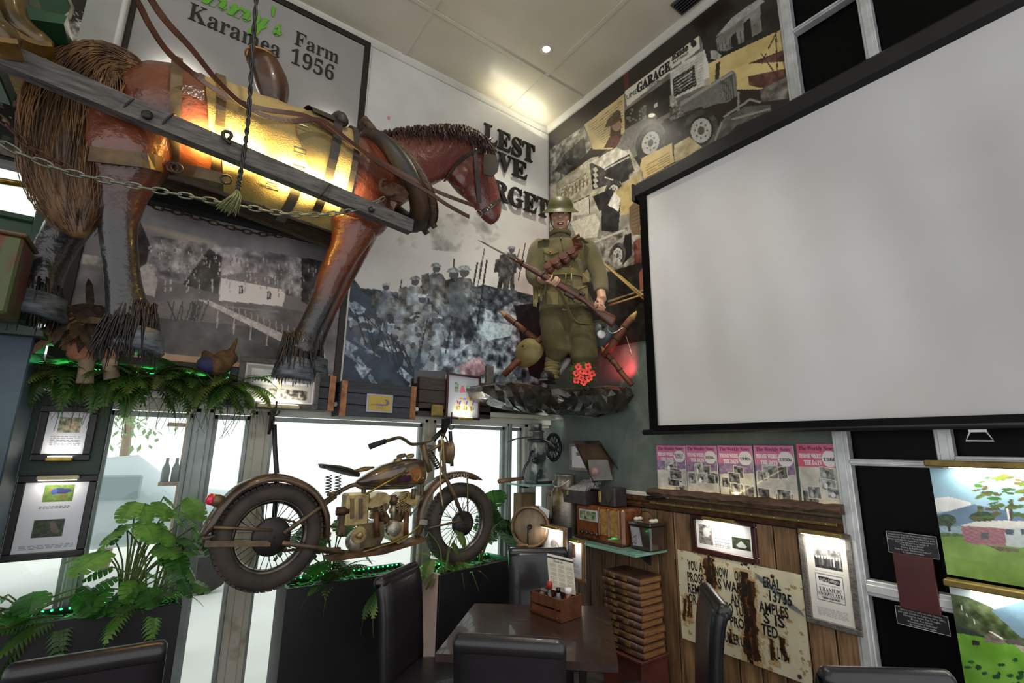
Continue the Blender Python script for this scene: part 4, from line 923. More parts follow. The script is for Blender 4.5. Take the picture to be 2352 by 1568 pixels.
# ---- chains
lk = MB(); 
lk.tube([A(.026*math.cos(t) if abs(math.cos(t)) > .5 else .026*math.cos(t), .0125*math.sin(t), 0)+A(.006*np.sign(math.cos(t)), 0, 0) for t in np.linspace(0, 6.283, 12, endpoint=False)], .0045, 5, closed=True)
def chain(pts, ys, mat, label):
    P = spline([PY(a, b, y) for (a, b), y in zip(pts, ys)], 10); d = [0]
    for a, b in zip(P, P[1:]): d.append(d[-1]+np.linalg.norm(b-a))
    n = int(d[-1]/.048); t = thing('trace_chain', P[0], label, 'chain', None); src = None
    for i in range(n):
        s = (i+.5)*d[-1]/n; p = A(*[np.interp(s, d, [q[c] for q in P]) for c in range(3)]); e = A(*[np.interp(min(s+.01, d[-1]), d, [q[c] for q in P]) for c in range(3)])
        if src is None: o = src = lk.build('chain_link', mat, t, local=True)
        else: o = src.copy(); COL.objects.link(o); o.parent = t
        o.location = p-P[0]; qt = Vector(unit(e-p)).to_track_quat('X', 'Z'); o.rotation_euler = (qt.to_matrix() @ Matrix.Rotation(math.pi/2*(i % 2)+.5, 3, 'X')).to_euler()
chain([(-30, 305), (40, 348), (100, 374), (170, 398), (300, 425), (420, 448), (560, 474), (660, 491), (760, 491), (830, 478), (882, 455)], [-1.15, -1.12, -1.1, -1.08, -1.06, -1.06, -1.06, -1.06, -1.05, -1.02, -.96], M_chain, 'galvanised trace chain looping from the cart to the collar hook')
chain([(330, 466), (380, 482), (440, 496), (520, 520), (590, 536), (660, 541), (715, 536)], [-.18]*7, M_rusty, 'rusty brown chain hanging under the belly of the horse')
chain([(-30, 240), (30, 300), (70, 340), (130, 370), (160, 386)], [-.9, -.9, -.92, -.95, -.98], M_rusty, 'rusty chain beside the tail of the horse')
# ---- rope from the ceiling
rp = thing('hanging_rope', PY(540, 440, -1.12), 'thin black twisted rope hanging from the ceiling with a frayed pale end', 'rope')
Rp = spline([A(PY(590, -60, -1.12)[0], -1.12, ZC)]+[PY(a, b, -1.12) for a, b in ((590, -60), (588, 0), (578, 150), (571, 260), (562, 340), (550, 410), (546, 436))], 14)
for ph in (0, math.pi): MB().tube([p+.006*A(math.cos(i*.9+ph), math.sin(i*.9+ph), 0) for i, p in enumerate(Rp)], .0065, 6).build('strand', M_blackp, rp)
m = MB(); c = PY(546, 434, -1.12)
for i in range(70):
    a = rnd.uniform(0, 6.28); s = rnd.uniform(.01, .05); m.tube([c, c+A(s*.4*math.cos(a), s*.4*math.sin(a), -.04), c+A(s*math.cos(a)-.03, s*math.sin(a), -.11-rnd.uniform(0, .03))], [.005, .004, .001], 3)
m.build('frayed_end', mk('pale_jute', '#9a9a6a', .8, col2='#6f7048', vs=30), rp)

# LED strips fixed to the inner side of the near shaft, lighting the rug
st_ = []
for (a, b) in (((450, 312), (590, 372)), ((640, 392), (800, 460))):
    p, q = PY(*a, -.985), PY(*b, -.985); d = q-p
    MB().box((p+q)/2+A(0, .012, 0), (float(np.linalg.norm(d)), .012, .02), fr(unit(d), EY, np.cross(unit(d), EY))).build('led_strip', mk('warm_led', '#ffd76a', emis='#ffcf55', es=6), ct)
    o = lamp('shaft_led', 'AREA', (p+q)/2+A(0, .03, 0), 23, (1, .8, .32), (p+q)/2+A(0, .4, .36), shape='RECTANGLE', size=float(np.linalg.norm(d)), size_y=.03, spread=math.radians(115))
# ------------------------------------------------------------------ soldier figure on the corner ledge
SB = PD(1296, 888, 3.95); SN = unit(A(CAM[0]-SB[0], CAM[1]-SB[1], 0)); SR = unit(np.cross(EZ, SN))     # towards viewer / viewer's right
def SP(px, py, off=0.0): return PN(px, py, SB+SN*off, SN)
SROT = fr(SR, SN, EZ)
M_skin = mk('painted_skin', '#c39a80', .5, col2='#b3846a', vs=9)
M_khaki = mk('khaki_wool', '#6a6243', .9, col2='#57502f', vs=6, bump=.4, bs=180, sheen=.2)
M_khakid = mk('khaki_dark_seam', '#4b4529', .9)
M_khaki2 = mk('khaki_sleeve', '#82774c', .9, col2='#675d3a', vs=7, bump=.4, bs=180)
M_helm = mk('helmet_green', '#4b4a26', .45, col2='#3b3a1e', vs=8)
M_pouch = mk('bandolier_leather', '#6b3a24', .4, col2='#4d2717', vs=7, coat=.2, bump=.1)
M_stock = mk_wood('rifle_walnut', '#5a2f1c', '#3a1c10', st=(1, 6, 6), scale=6, rough=.35, coat=.3)
M_gun = mk('gun_metal', '#4a4640', .4, metal=.7, col2='#37332d', vs=12)
M_boot = mk('black_boot', '#1b1a1c', .35, col2='#26211d', vs=8, coat=.3)
sol = thing('person', SB, 'person figure in khaki army uniform and steel helmet holding a rifle across the body', 'person')
# body: head, neck, trunk, limbs and hands grown into one surface
b = MB(); HC = SP(1287, 497, .06); _tl = math.radians(20)
BROT = SROT; SROT = fr(SR, SN*math.cos(_tl)-EZ*math.sin(_tl), EZ*math.cos(_tl)+SN*math.sin(_tl))
def hd(x, y, z): return HC+SROT@A(x, y, z)     # right, forward, up from the head centre
b.ell(hd(0, -.01, .025), (.078, .095, .105), SROT, 18, 13); b.ell(hd(0, .02, -.06), (.062, .07, .08), SROT, 16, 11); b.ell(hd(0, .05, -.115), (.034, .034, .026), SROT)
b.tube([hd(0, .08, .03), hd(0, .105, -.012), hd(0, .112, -.03)], [.012, .017, .022], 10); b.ell(hd(0, .088, -.034), (.026, .016, .012), SROT)
for s in (-1, 1):
    b.ell(hd(s*.034, .072, .043), (.028, .016, .011), SROT); b.ell(hd(s*.045, .058, -.02), (.028, .026, .024), SROT); b.ell(hd(s*.086, -.015, -.005), (.013, .026, .042), SROT)
b.ell(hd(0, .082, -.062), (.03, .016, .008), SROT); b.ell(hd(0, .08, -.088), (.026, .017, .009), SROT)
b.tube([hd(0, -.01, -.08), SP(1287, 540, .0), SP(1287, 560, .0)], [.055, .056, .075], 14)
b.tube([SP(1287, 556), SP(1287, 600), SP(1290, 660), SP(1295, 720)], [.12, .14, .13, .14], 16, flat=.7, up=SN)
LA = [SP(1240, 566, .02), SP(1226, 634, .06), SP(1248, 643, .17), SP(1262, 639, .24)]
RA = [SP(1347, 566, .02), SP(1375, 632, .05), SP(1381, 676, .14), SP(1384, 688, .2)]
for P, r in ((LA, (.06, .045, .038, .034)), (RA, (.06, .045, .038, .034))): b.tube(P, r, 12)
LLg = [SP(1272, 725), SP(1273, 795, .01), SP(1266, 858, .0)]; RLg = [SP(1322, 725), SP(1340, 800, .01), SP(1340, 862, .0)]
for P in (LLg, RLg): b.tube(P, (.085, .06, .045), 12)
RA0, RA1 = SP(1098, 551, .33), SP(1420, 726, .22)
gd = unit(RA1-RA0)
def gun(px, py, d=0.0):
    """point on the rifle axis below picture column px"""
    t = (px-1098)/(1420-1098); return RA0+(RA1-RA0)*t
def hand(wr, grip, axis, side):
    """palm and five bent fingers closed round the rifle at grip"""
    pd = unit(grip-wr); pal = grip-pd*.035; b.tube([wr, wr*.5+pal*.5, pal, grip-pd*.012], [.03, .034, .04, .036], 12, flat=.62, up=np.cross(pd, axis))
    dn = unit(np.cross(axis, pd))
    if dn[2] > 0: dn = -dn
    for i in range(4):
        r0 = pal+axis*(-.036+.024*i)-dn*.01; l = (.9, 1.05, 1.0, .8)[i]
        b.tube([r0, r0+pd*.035*l+dn*.028, r0+pd*.068*l+dn*.03, r0+pd*.086*l-dn*.004, r0+pd*.075*l-dn*.036], [.0115, .011, .0105, .0095, .008], 8)
    t0 = pal-axis*side*.03; b.tube([t0, t0-dn*.035+pd*.01, t0-dn*.048+pd*.04+axis*side*.012, t0-dn*.045+pd*.066+axis*side*.02], [.014, .013, .0115, .009], 8)
hand(LA[2], gun(1270, 0)-EZ*.012, gd, -1); hand(RA[2], gun(1378, 0)-EZ*.008, gd, 1)
body = b.build('body', M_skin, sol, remesh=.0055, smooth_it=2)
M_eye = mk('eye_white', '#e6e0d6', .3); M_iris = mk('dark_iris', '#2a221d', .2); M_brow = mk('dark_hair', '#2b2019', .8); M_lip = mk('lip_paint', '#9c5a4a', .5)
for s in (-1, 1):
    e = MB().ell(hd(s*.033, .081, .018), (.0135, .008, .008), SROT).build('eye', M_eye, body)
    MB().ell(hd(s*.033-.002, .0885, .017), (.0058, .003, .0068), SROT).build('iris', M_iris, body)
    MB().tube([hd(s*.014, .094, .036+.002), hd(s*.034, .092, .048), hd(s*.056, .078, .044)], [.0045, .0055, .003], 6).build('eyebrow', M_brow, body)
MB().ell(hd(.002, .0935, -.072), (.024, .009, .0095), SROT).build('mouth', mk('mouth_dark', '#4a1f1a', .5), body)
MB().ell(hd(.002, .099, -.069), (.017, .005, .0045), SROT).build('teeth', M_eye, body)
MB().tube([hd(-.028, .086, -.066), hd(-.01, .098, -.059), hd(.012, .098, -.059), hd(.03, .086, -.066)], .004, 6).build('lip', M_lip, body)
MB().tube([hd(-.026, .086, -.075), hd(0, .099, -.085), hd(.028, .086, -.075)], .0045, 6).build('lip', M_lip, body)
MB().lathe([(.085, 0), (.088, .03), (.08, .06), (.04, .09)], 20, hd(0, -.015, .02), SROT[:, 2]).build('hair', M_brow, sol)
# helmet
hl = thing('steel_helmet', hd(0, 0, .06), 'olive green brodie style steel helmet worn by the soldier figure', 'helmet')
prof = [(.001, .118), (.04, .114), (.075, .1), (.1, .072), (.112, .035), (.116, .012), (.135, .0), (.158, -.018), (.16, -.022), (.156, -.022), (.132, -.006), (.112, .006), (.105, .035), (.09, .07), (.05, .1), (.001, .108)]
m = MB(); m.lathe(prof, 36, hd(0, .0, .058), unit(EZ+SN*.5+SR*.02)); m.build('shell', M_helm, hl)
ax = unit(EZ+SN*.5+SR*.02); u = unit(np.cross(ax, SR)); w_ = np.cross(ax, u)
MB().tube([hd(0, 0, .058)-ax*.02+.159*(math.cos(t)*u+math.sin(t)*w_) for t in np.linspace(0, 6.283, 40, endpoint=False)], .0035, 6, closed=True).build('rim', mk('worn_rim', '#7a7346', .5), hl)
for s in (-1, 1): MB().tube([hd(s*.095, .02, .04), hd(s*.082, .035, -.05), hd(s*.05, .06, -.12), hd(0, .075, -.142)], .005, 6).build('chin_strap', M_pouch, hl)
# tunic
t = MB()
def oval(px, py, hw, hd_, off=0.0, n=22):
    c = SP(px, py, off); return [c+SR*hw*math.cos(a)+SN*hd_*math.sin(a)*(1 if math.sin(a) > 0 else .8) for a in (2*math.pi*q/n for q in range(n))]
t.loft([oval(1287, 543, .075, .075), oval(1287, 552, .12, .1), oval(1289, 563, .19, .125), oval(1290, 585, .212, .145), oval(1291, 612, .205, .15), oval(1293, 642, .185, .145), oval(1297, 668, .2, .15), oval(1301, 695, .228, .162), oval(1304, 716, .25, .18)])
t.tube(spline([SP(1248, 564, .0), SP(1234, 580, .02), SP(1226, 632, .06), SP(1240, 644, .14)], 4), list(np.interp(np.linspace(0, 3, 13), range(4), [.085, .085, .072, .06])), 14)
t.tube(spline([SP(1340, 563, .0), SP(1354, 580, .02), SP(1376, 632, .05), SP(1381, 672, .12)], 4), list(np.interp(np.linspace(0, 3, 13), range(4), [.085, .085, .07, .06])), 14)
tun = t.build('tunic', M_khaki, sol, remesh=.011, smooth_it=4)
TB = BVHTree.FromPolygons([Vector(v) for v in t.v], [list(f) for f in t.f])
def on_tunic(px, py, off=.008):
    r = Vector(unit(ray(px, py))); h = TB.ray_cast(Vector(CAM), r)
    return (np.array(h[0])-np.array(r)*off) if h[0] is not None else SP(px, py, .15+off)
def tpatch(name, poly, mat, par, off=.008, th=.008): return MB().slab([on_tunic(a, b_, off) for a, b_ in poly], SN, th).build(name, mat, par)
def tline(name, pts, r, mat, par, off=.004): return MB().tube([on_tunic(a, b_, off) for a, b_ in pts], r, 6).build(name, mat, par)
MB().tube([SP(1287, 541)+SR*.078*math.cos(a)+SN*.082*math.sin(a)+EZ*.014 for a in np.linspace(0, 6.283, 24, endpoint=False)], .02, 8, closed=True).build('collar', M_khaki2, tun)
for poly in ([(1250, 572), (1282, 574), (1282, 600), (1252, 600)], [(1318, 578), (1340, 574), (1341, 598), (1320, 600)], [(1336, 628), (1352, 624), (1354, 648), (1338, 650)], [(1312, 662), (1350, 660), (1352, 700), (1315, 704)], [(1255, 668), (1282, 672), (1282, 700), (1256, 700)]): tpatch('pocket', poly, M_khaki2, tun, .004, .007)
for poly in ([(1249, 570), (1283, 572), (1282, 580), (1266, 585), (1250, 580)], [(1312, 660), (1350, 656), (1351, 668), (1313, 672)]): tpatch('pocket_flap', poly, M_khaki2, tun, .012, .007)
tline('front_seam', [(1287, 548), (1294, 575), (1300, 600), (1302, 640)], .004, M_khakid, tun); tline('front_seam', [(1304, 665), (1308, 690), (1310, 712)], .004, M_khakid, tun)
tline('hem', [(1247, 712), (1275, 712), (1310, 708), (1350, 706)], .006, M_khakid, tun)
for a in ((1288, 547), (1264, 578), (1304, 601), (1310, 612), (1330, 664)): MB().ell(on_tunic(*a, .018), (.009, .009, .009), nu=10, nv=7).build('button', M_brass, tun)
for q in (((1236, 556), (1262, 552)), ((1322, 552), (1348, 558))): MB().ribbon([on_tunic(*q[0], .02), on_tunic((q[0][0]+q[1][0])/2, q[0][1]-5, .02), on_tunic(*q[1], .02)], .05, .008, SN).build('shoulder_strap', M_khaki2, tun)
for i in range(9):
    x = 1226+i*3; p = SP(x, 640+rnd.uniform(-6, 8), .1); MB().ribbon([p, p-EZ*.07+SR*.004, p-EZ*rnd.uniform(.12, .24)], [.03, .026, .006], .004, SR).build('torn_shred', M_khaki2, tun)
# belt and bandolier
bl = thing('webbing_belt', SP(1292, 640, .15), 'khaki webbing belt with brass buckle round the soldier tunic', 'belt')
MB().ribbon([q for q in oval(1292, 637, .196, .162, n=40)], .062, .008, EZ, closed=True).build('strap', M_khaki2, bl)
c = SP(1306, 637, .172); MB().tube([c+SR*x+EZ*z for x, z in ((-.024, -.036), (.024, -.036), (.024, .036), (-.024, .036))], .006, 6, closed=True).build('buckle', mk('pale_brass', '#cfc59a', .35, metal=.6), bl)
ba = thing('leather_bandolier', SP(1270, 615, .16), 'brown leather ammunition bandolier with pouches slung across the chest', 'bandolier')
MB().ribbon([on_tunic(a, q, .016) for a, q in ((1322, 542), (1328, 562), (1318, 578), (1300, 592), (1280, 604), (1258, 614))], .085, .01, A(.5*SR[0], .5*SR[1], .9)).build('strap', M_pouch, ba)
for (a, q) in ((1316, 583), (1298, 595), (1280, 606), (1262, 616)):
    c = on_tunic(a, q, .035); d = unit(SR*.78+EZ*.62); up = unit(np.cross(SN, d)); R_ = fr(d, SN, up)
    po = MB().box(c, (.066, .05, .085), R_, ch=.014).build('pouch', M_pouch, ba)
    MB().prism([(-.036, .046), (.036, .046), (.036, .01), (0, -.012), (-.036, .01)], c+SN*.025, d, up, SN, .008).build('flap', M_pouch, po)
    MB().ell(c+SN*.036-up*.002, (.006, .006, .006), nu=8, nv=6).build('stud', M_brass, po)
# trousers, puttees, boots
tr_ = MB()
tr_.tube([SP(1272, 700), SP(1271, 740, .01), SP(1274, 780, .03), SP(1281, 803, .03), SP(1270, 826, .01)], [.12, .118, .11, .108, .066], 18)
tr_.tube([SP(1326, 700), SP(1330, 740, .01), SP(1339, 790, .03), SP(1342, 822, .03), SP(1342, 846, .01)], [.12, .12, .118, .114, .07], 18)
tro = tr_.build('trousers', mk('khaki_trouser', '#5c5536', .9, col2='#464024', vs=5, bump=.4, bs=180), sol, remesh=.012, smooth_it=4)
for x0, x1, y0, y1 in ((1273, 1265, 800, 868), (1342, 1342, 824, 868)):
    P0, P1 = SP(x0, y0, .0), SP(x1, y1, .0); d = P1-P0
    for i in range(11):
        p = P0+d*(i/11); MB().lathe([(.058, 0), (.068, .008), (.066, .026), (.055, .034)], 18, p-EZ*.03, unit(EZ+SR*.12*(-1)**i)).build('puttee_wrap', M_khaki2, sol)
for x, y, dr in ((1264, 880, -.25), (1340, 882, .2)):
    p = SP(x, y, .0); f = unit(SN+SR*dr); bt = MB(); bt.tube([p+EZ*.1-f*.01, p+EZ*.06, p+EZ*.045+f*.06, p+EZ*.04+f*.13, p+EZ*.03+f*.175], [.05, .055, .05, .048, .026], 14)
    bo = bt.build('boot', M_boot, sol, remesh=.008, smooth_it=2); MB().ribbon([p-f*.05+EZ*.005, p+f*.05+EZ*.003, p+f*.12+EZ*.003, p+f*.2+EZ*.006], [.075, .085, .1, .07], .014, np.cross(f, EZ)).build('sole', M_boot, bo)
# rifle
rf = thing('bolt_action_rifle', gun(1260, 0), 'long wooden stocked rifle with fixed bayonet held by the soldier', 'rifle')
up = unit(np.cross(np.cross(gd, EZ), gd)); L = np.linalg.norm(RA1-RA0); G = lambda t, u=0.0: RA0+gd*(L*t)+up*u
MB().loft([[G(t, u) + np.cross(gd, up)*w for u, w in ((h, 0), (h*.5, wd), (-h*.3, wd*.8), (-h*.6, 0), (-h*.3, -wd*.8), (h*.5, -wd))] for t, h, wd in ((0, .002, .001), (.04, .008, .003), (.27, .011, .005))]).build('bayonet_blade', mk('steel_blade', '#6d665a', .35, metal=.7), rf)
MB().tube([G(.24, .0), G(.33, 0)], .012, 10).build('bayonet_grip', M_stock, rf)
MB().tube([G(.27, .016), G(.66, .016)], .0095, 10).build('barrel', M_gun, rf)
pf = [(.29, .004, .018), (.34, .002, .022), (.5, -.004, .025), (.66, -.008, .03), (.74, -.012, .03), (.78, -.022, .02), (.83, -.035, .02), (.88, -.045, .034), (.98, -.058, .05), (1.0, -.06, .05)]
MB().loft([[G(t, u+h*.0)+up*h*math.sin(a)*1.0+np.cross(gd, up)*min(h, .026)*.8*math.cos(a) for a in (2*math.pi*q/14 for q in range(14))] for t, u, h in pf]).build('stock', M_stock, rf)
MB().box(G(.7, .018), (.16, .03, .03), fr(gd, np.cross(gd, up), up), ch=.008).build('receiver', M_gun, rf)
MB().tube([G(.73, .02), G(.735, .02)+SN*.04, G(.74, -.005)+SN*.055], [.006, .006, .011], 8).build('bolt_handle', M_gun, rf)
MB().tube(spline([G(.69, -.035), G(.71, -.065), G(.75, -.068), G(.77, -.04)], 5), .0055, 8).build('trigger_guard', M_gun, rf)
MB().box(G(.68, -.04), (.09, .024, .04), fr(gd, np.cross(gd, up), up), ch=.006).build('magazine', M_gun, rf)
for t_ in (.32, .47): MB().tube([G(t_, .006)+.027*(up*math.cos(a)+np.cross(gd, up)*.9*math.sin(a)) for a in np.linspace(0, 6.283, 14, endpoint=False)], .006, 6, closed=True).build('band', M_gun, rf)
MB().ribbon(spline([G(.47, -.02), SP(1280, 662, .26), SP(1300, 700, .22), SP(1318, 736, .2), SP(1345, 745, .2), SP(1380, 742, .2), G(.93, -.09)], 6), .032, .004, SN*.7+SR*.7).build('sling', mk('webbing_tan', '#6b6038', .8, col2='#57502e', vs=9), rf)

# ------------------------------------------------------------------ corner ledge and what stands on it
LG = [(1132, 880), (1150, 866), (1200, 872), (1260, 886), (1330, 888), (1400, 876), (1450, 880), (1488, 900), (1484, 925), (1450, 936), (1400, 950), (1330, 960), (1290, 950), (1240, 938), (1180, 930), (1135, 922)]
ZL = SB[2]-.012
lm = MB(); rings_ = []; top = [tuple(min(c, -.02) for c in PZ(a, q, ZL)[:2]) for a, q in ((1134, 878), (1165, 876), (1200, 880), (1262, 892), (1330, 893), (1400, 886), (1450, 890), (1487, 903))]; top = [(top[0][0], -.045)]+top+[(-.045, top[-1][1])]
for j, (sc_, dz) in enumerate(((.97, 0), (1.0, -.01), (1.0, -.05), (.97, -.09), (.86, -.13), (.68, -.15))):
    rings_.append([A(x*sc_+(1-sc_)*-.02+rnd.uniform(-.02, .02)*(j > 0), y*sc_+rnd.uniform(-.02, .02)*(j > 0), ZL+dz*(1+.35*(-y))+.0+rnd.uniform(-.018, .018)*(j > 0)) for x, y in [(p0[0]+(p1[0]-p0[0])*f, p0[1]+(p1[1]-p0[1])*f) for p0, p1 in zip(top, top[1:]) for f in (0, .25, .5, .75)]+[top[-1], (-.045, -.045)]])
lm.loft(rings_, 0, False)
one(lm, 'ledge', mk('crumpled_black_sheeting', '#3a332b', .25, col2='#15130f', vs=9, bump=1.0, bs=14, coat=.5), 'corner ledge wrapped in crumpled shiny black sheeting under the soldier', 'ledge')
gm = MB(); g = []
for i in range(24):
    for j in range(1): pass
one(MB().slab([(x*.95-.01, y*.95-.01, ZL-.004) for x, y in top]+[(-.02, -.02, ZL-.004)], EZ, .012), 'earth_patch', mk('sandy_earth', '#6f5d40', .9, col2='#41352a', vs=9, bump=.8, bs=30), 'trampled sandy earth covering the corner ledge', 'earth')
M_stake = mk_wood('barked_stake', '#7a4526', '#45230f', st=(1, 1, 1), scale=11, rough=.55, bump=.4)
M_cut = mk('cut_wood', '#b08a55', .7)
def stake(a, b, oa, ob_, r, label):
    p, q = SP(*a, oa), SP(*b, ob_); t = thing('wooden_stake', q, label, 'stake', 'crossed stakes on the ledge'); d = unit(q-p); n = 8
    MB().tube([p, p+d*.07]+[p+(q-p)*f+SR*rnd.uniform(-.006, .006) for f in (.25, .5, .75)]+[q], [.006, r, r*1.03, r, r*1.04, r*.95], 9).build('pole', M_stake, t)
    MB().tube([p-d*.004, p+d*.066], [.008, r*1.02], 9).build('point', M_cut, t)
    for f in (.35, .62): MB().tube([p+(q-p)*f+(r+.004)*(unit(np.cross(d, SN))*math.cos(a_)+SN*math.sin(a_)) for a_ in np.linspace(0, 6.283, 10, endpoint=False)], .004, 5, closed=True).build('wire_wrap', M_iron, t)
stake((1150, 716), (1246, 790), -.2, -.12, .026, 'pointed brown stake leaning inward above the tan helmet')
stake((1262, 760), (1156, 862), -.02, -.02, .028, 'stake with pale cut end crossing in front of the tan helmet')
stake((1462, 716), (1386, 820), .14, .02, .03, 'stake with sawn top leaning beside the projector screen')
stake((1380, 796), (1452, 884), .0, .12, .022, 'thin stake sloping down to the ledge edge behind the wreath')
def bowl_helmet(px, py, off, r, mat, label, tilt):
    t = thing('helmet_shell', SP(px, py, off)-EZ*r, label, 'helmet'); ax = unit(tilt); c = SP(px, py, off)
    prof = [(.001, r*.62), (r*.4, r*.58), (r*.68, r*.4), (r*.8, r*.1), (r, -.06*r), (r*.98, -.1*r), (r*.74, .04*r), (r*.6, r*.36), (.001, r*.5)]
    MB().lathe(prof, 30, c, ax).build('shell', mat, t); MB().ell(c+ax*r*.6, (.012, .012, .012), nu=8, nv=6).build('rivet', M_iron, t)
bowl_helmet(1215, 808, -.05, .15, mk('tan_helmet', '#7d7040', .6, col2='#5c4d2b', vs=6, bump=.1), 'dented tan steel helmet leaning behind the crossed stakes', unit(SN*.8+EZ*.4-SR*.5))
bowl_helmet(1385, 765, -.05, .15, mk('blue_grey_helmet', '#4d565c', .4, col2='#39402f', vs=6), 'blue grey helmet with pale badge behind the soldier leg', unit(SN*.9+EZ*.3))
one(MB().lathe([(.001, 0), (.03, 0), (.036, .006), (.02, .012), (.001, .012)], 12, SP(1381, 768, .06), SN), 'helmet_badge', M_paper, 'small pale round badge on the blue grey helmet', 'badge')
# rolled red and white flag behind legs
one(MB().tube([SP(1282, 858, -.12), SP(1305, 830, -.12), SP(1320, 812, -.14)], [.05, .06, .045], 10, flat=.5), 'white_cloth', mk('white_red_cloth', '#d9d3cf', .8, col2='#a3262a', vs=6, lo=.5, hi=.54), 'white and red bundle of cloth behind the soldier legs', 'cloth')
one(MB().tube([SP(1296, 806, -.1), SP(1318, 830, -.1), SP(1334, 842, -.1)], [.03, .034, .03], 10), 'leather_case', M_pouch, 'small brown leather case between the soldier legs', 'case')
# poppy wreath
wr_ = thing('poppy_wreath', SP(1338, 886, .24), 'small round green wreath with red paper poppies at the soldier feet', 'wreath')
c = SP(1337, 860, .24)
m = MB(); m.lathe([(.001, .0), (.07, .0), (.095, .012), (.1, .03), (.07, .05), (.001, .055)], 22, c-SN*.03, SN)
for i in range(300):
    a = rnd.uniform(0, 6.28); r = rnd.uniform(.02, .105); p = c+SR*r*math.cos(a)+EZ*r*math.sin(a)+SN*rnd.uniform(0, .025); d = unit(SR*math.cos(a)+EZ*math.sin(a)+SN*rnd.uniform(0, .8)); m.tube([p, p+d*.022], [.003, .001], 3)
m.build('moss', mk('moss_green', '#4a5a22', .9, col2='#2f3d14', vs=40, bump=.5), wr_)
pp = None
for i, (dx, dz) in enumerate(((-.03, .055), (.045, .06), (.0, .02), (-.045, .005), (.04, .015), (-.01, -.03), (.05, -.035), (-.045, -.05), (.01, -.065), (.075, .0))):
    q = c+SR*dx+EZ*dz+SN*.03; m = MB()
    for k in range(4):
        a = k*1.57+i; d = SR*math.cos(a)+EZ*math.sin(a); e = -SR*math.sin(a)+EZ*math.cos(a); m.add([q, q+d*.013+e*.015+SN*.005, q+d*.027+e*.008+SN*.009, q+d*.027-e*.008+SN*.009, q+d*.013-e*.015+SN*.005], [(0, 1, 2, 3, 4)])
    o = m.build('poppy', mk('poppy_red', '#e0322e', .5, col2='#f05040', vs=20), wr_); MB().ell(q+SN*.006, (.0055, .0055, .0055), nu=8, nv=5).build('poppy_eye', M_ink, o)
lamp('red_spot', 'SPOT', PX(1448, 862, -.1), 14, (1, .08, .1), PX(1410, 812), spot_size=math.radians(100), spot_blend=.8, shadow_soft_size=.03)
# dowels and wires propped behind him
for a, b, oa, ob_, r, lab in (((1378, 598), (1474, 684), -.1, .16, .008, 'long thin tan dowel sloping down to the screen edge'), ((1386, 705), (1474, 678), -.1, .17, .008, 'thin tan dowel crossing the sloping dowel')):
    one(MB().tube([SP(*a, oa), PX(b[0]+8, b[1]+(6 if lab[0] == 'l' else -3), -.022)], r, 8), 'dowel_rod', M_cut, lab, 'rod')
one(MB().tube(spline([SP(a, b, .12) for a, b in ((1412, 738), (1395, 752), (1408, 765), (1440, 745), (1452, 730))], 5), .004, 6), 'barbed_wire', M_screw, 'loop of thin wire strung on the stakes behind the soldier', 'wire')
one(MB().tube([SP(1438, 772, .1), SP(1475, 888, .17)], .003, 6), 'guy_wire', M_screw, 'straight taut wire from stake down to the ledge', 'wire')
# ------------------------------------------------------------------ old motorcycle hung in the window
B0 = PY(619, 1230, -.46); BU = unit(A(math.cos(math.radians(4)), math.sin(math.radians(4)), 0)); BN = unit(A(BU[1], -BU[0], 0))
def BP(px, py, off=0.0): return PN(px, py, B0+BN*off, BN)
C3 = lambda x, y, off=0.0: BP(730+x/4.2375, 950+y/4.2375, off)
C4 = lambda x, y, off=0.0: BP(450+x/5.6, 1080+y/5.6, off)
M_bp = mk('aged_brown_enamel', '#664d36', .3, col2='#382a20', vs=7, coat=.35, bump=.08)
M_bk = mk('frame_golden_gleam', '#4a4038', .4, metal=.3, col2='#77623f', vs=12)  # brown-black with a yellow gleam mottled into the colour
M_al = mk('alloy_golden_gleam', '#c0ab78', .35, metal=.6, col2='#84704a', vs=14, bump=.15)  # golden gleam of warm light put into the alloy colour
M_al2 = mk('bright_alloy', '#b9b5a6', .35, metal=.7, col2='#8d8672', vs=14)
M_tyre = mk('dusty_tyre', '#2c2826', .75, col2='#433a30', vs=9, bump=.2)
M_rim = mk('dull_rim', '#6a655c', .3, metal=.8, col2='#3c3731', vs=12)
bike = thing('motorcycle', B0-EZ*.3, 'rusty brown vintage motorcycle hung from two hooks in front of the windows', 'motorcycle')
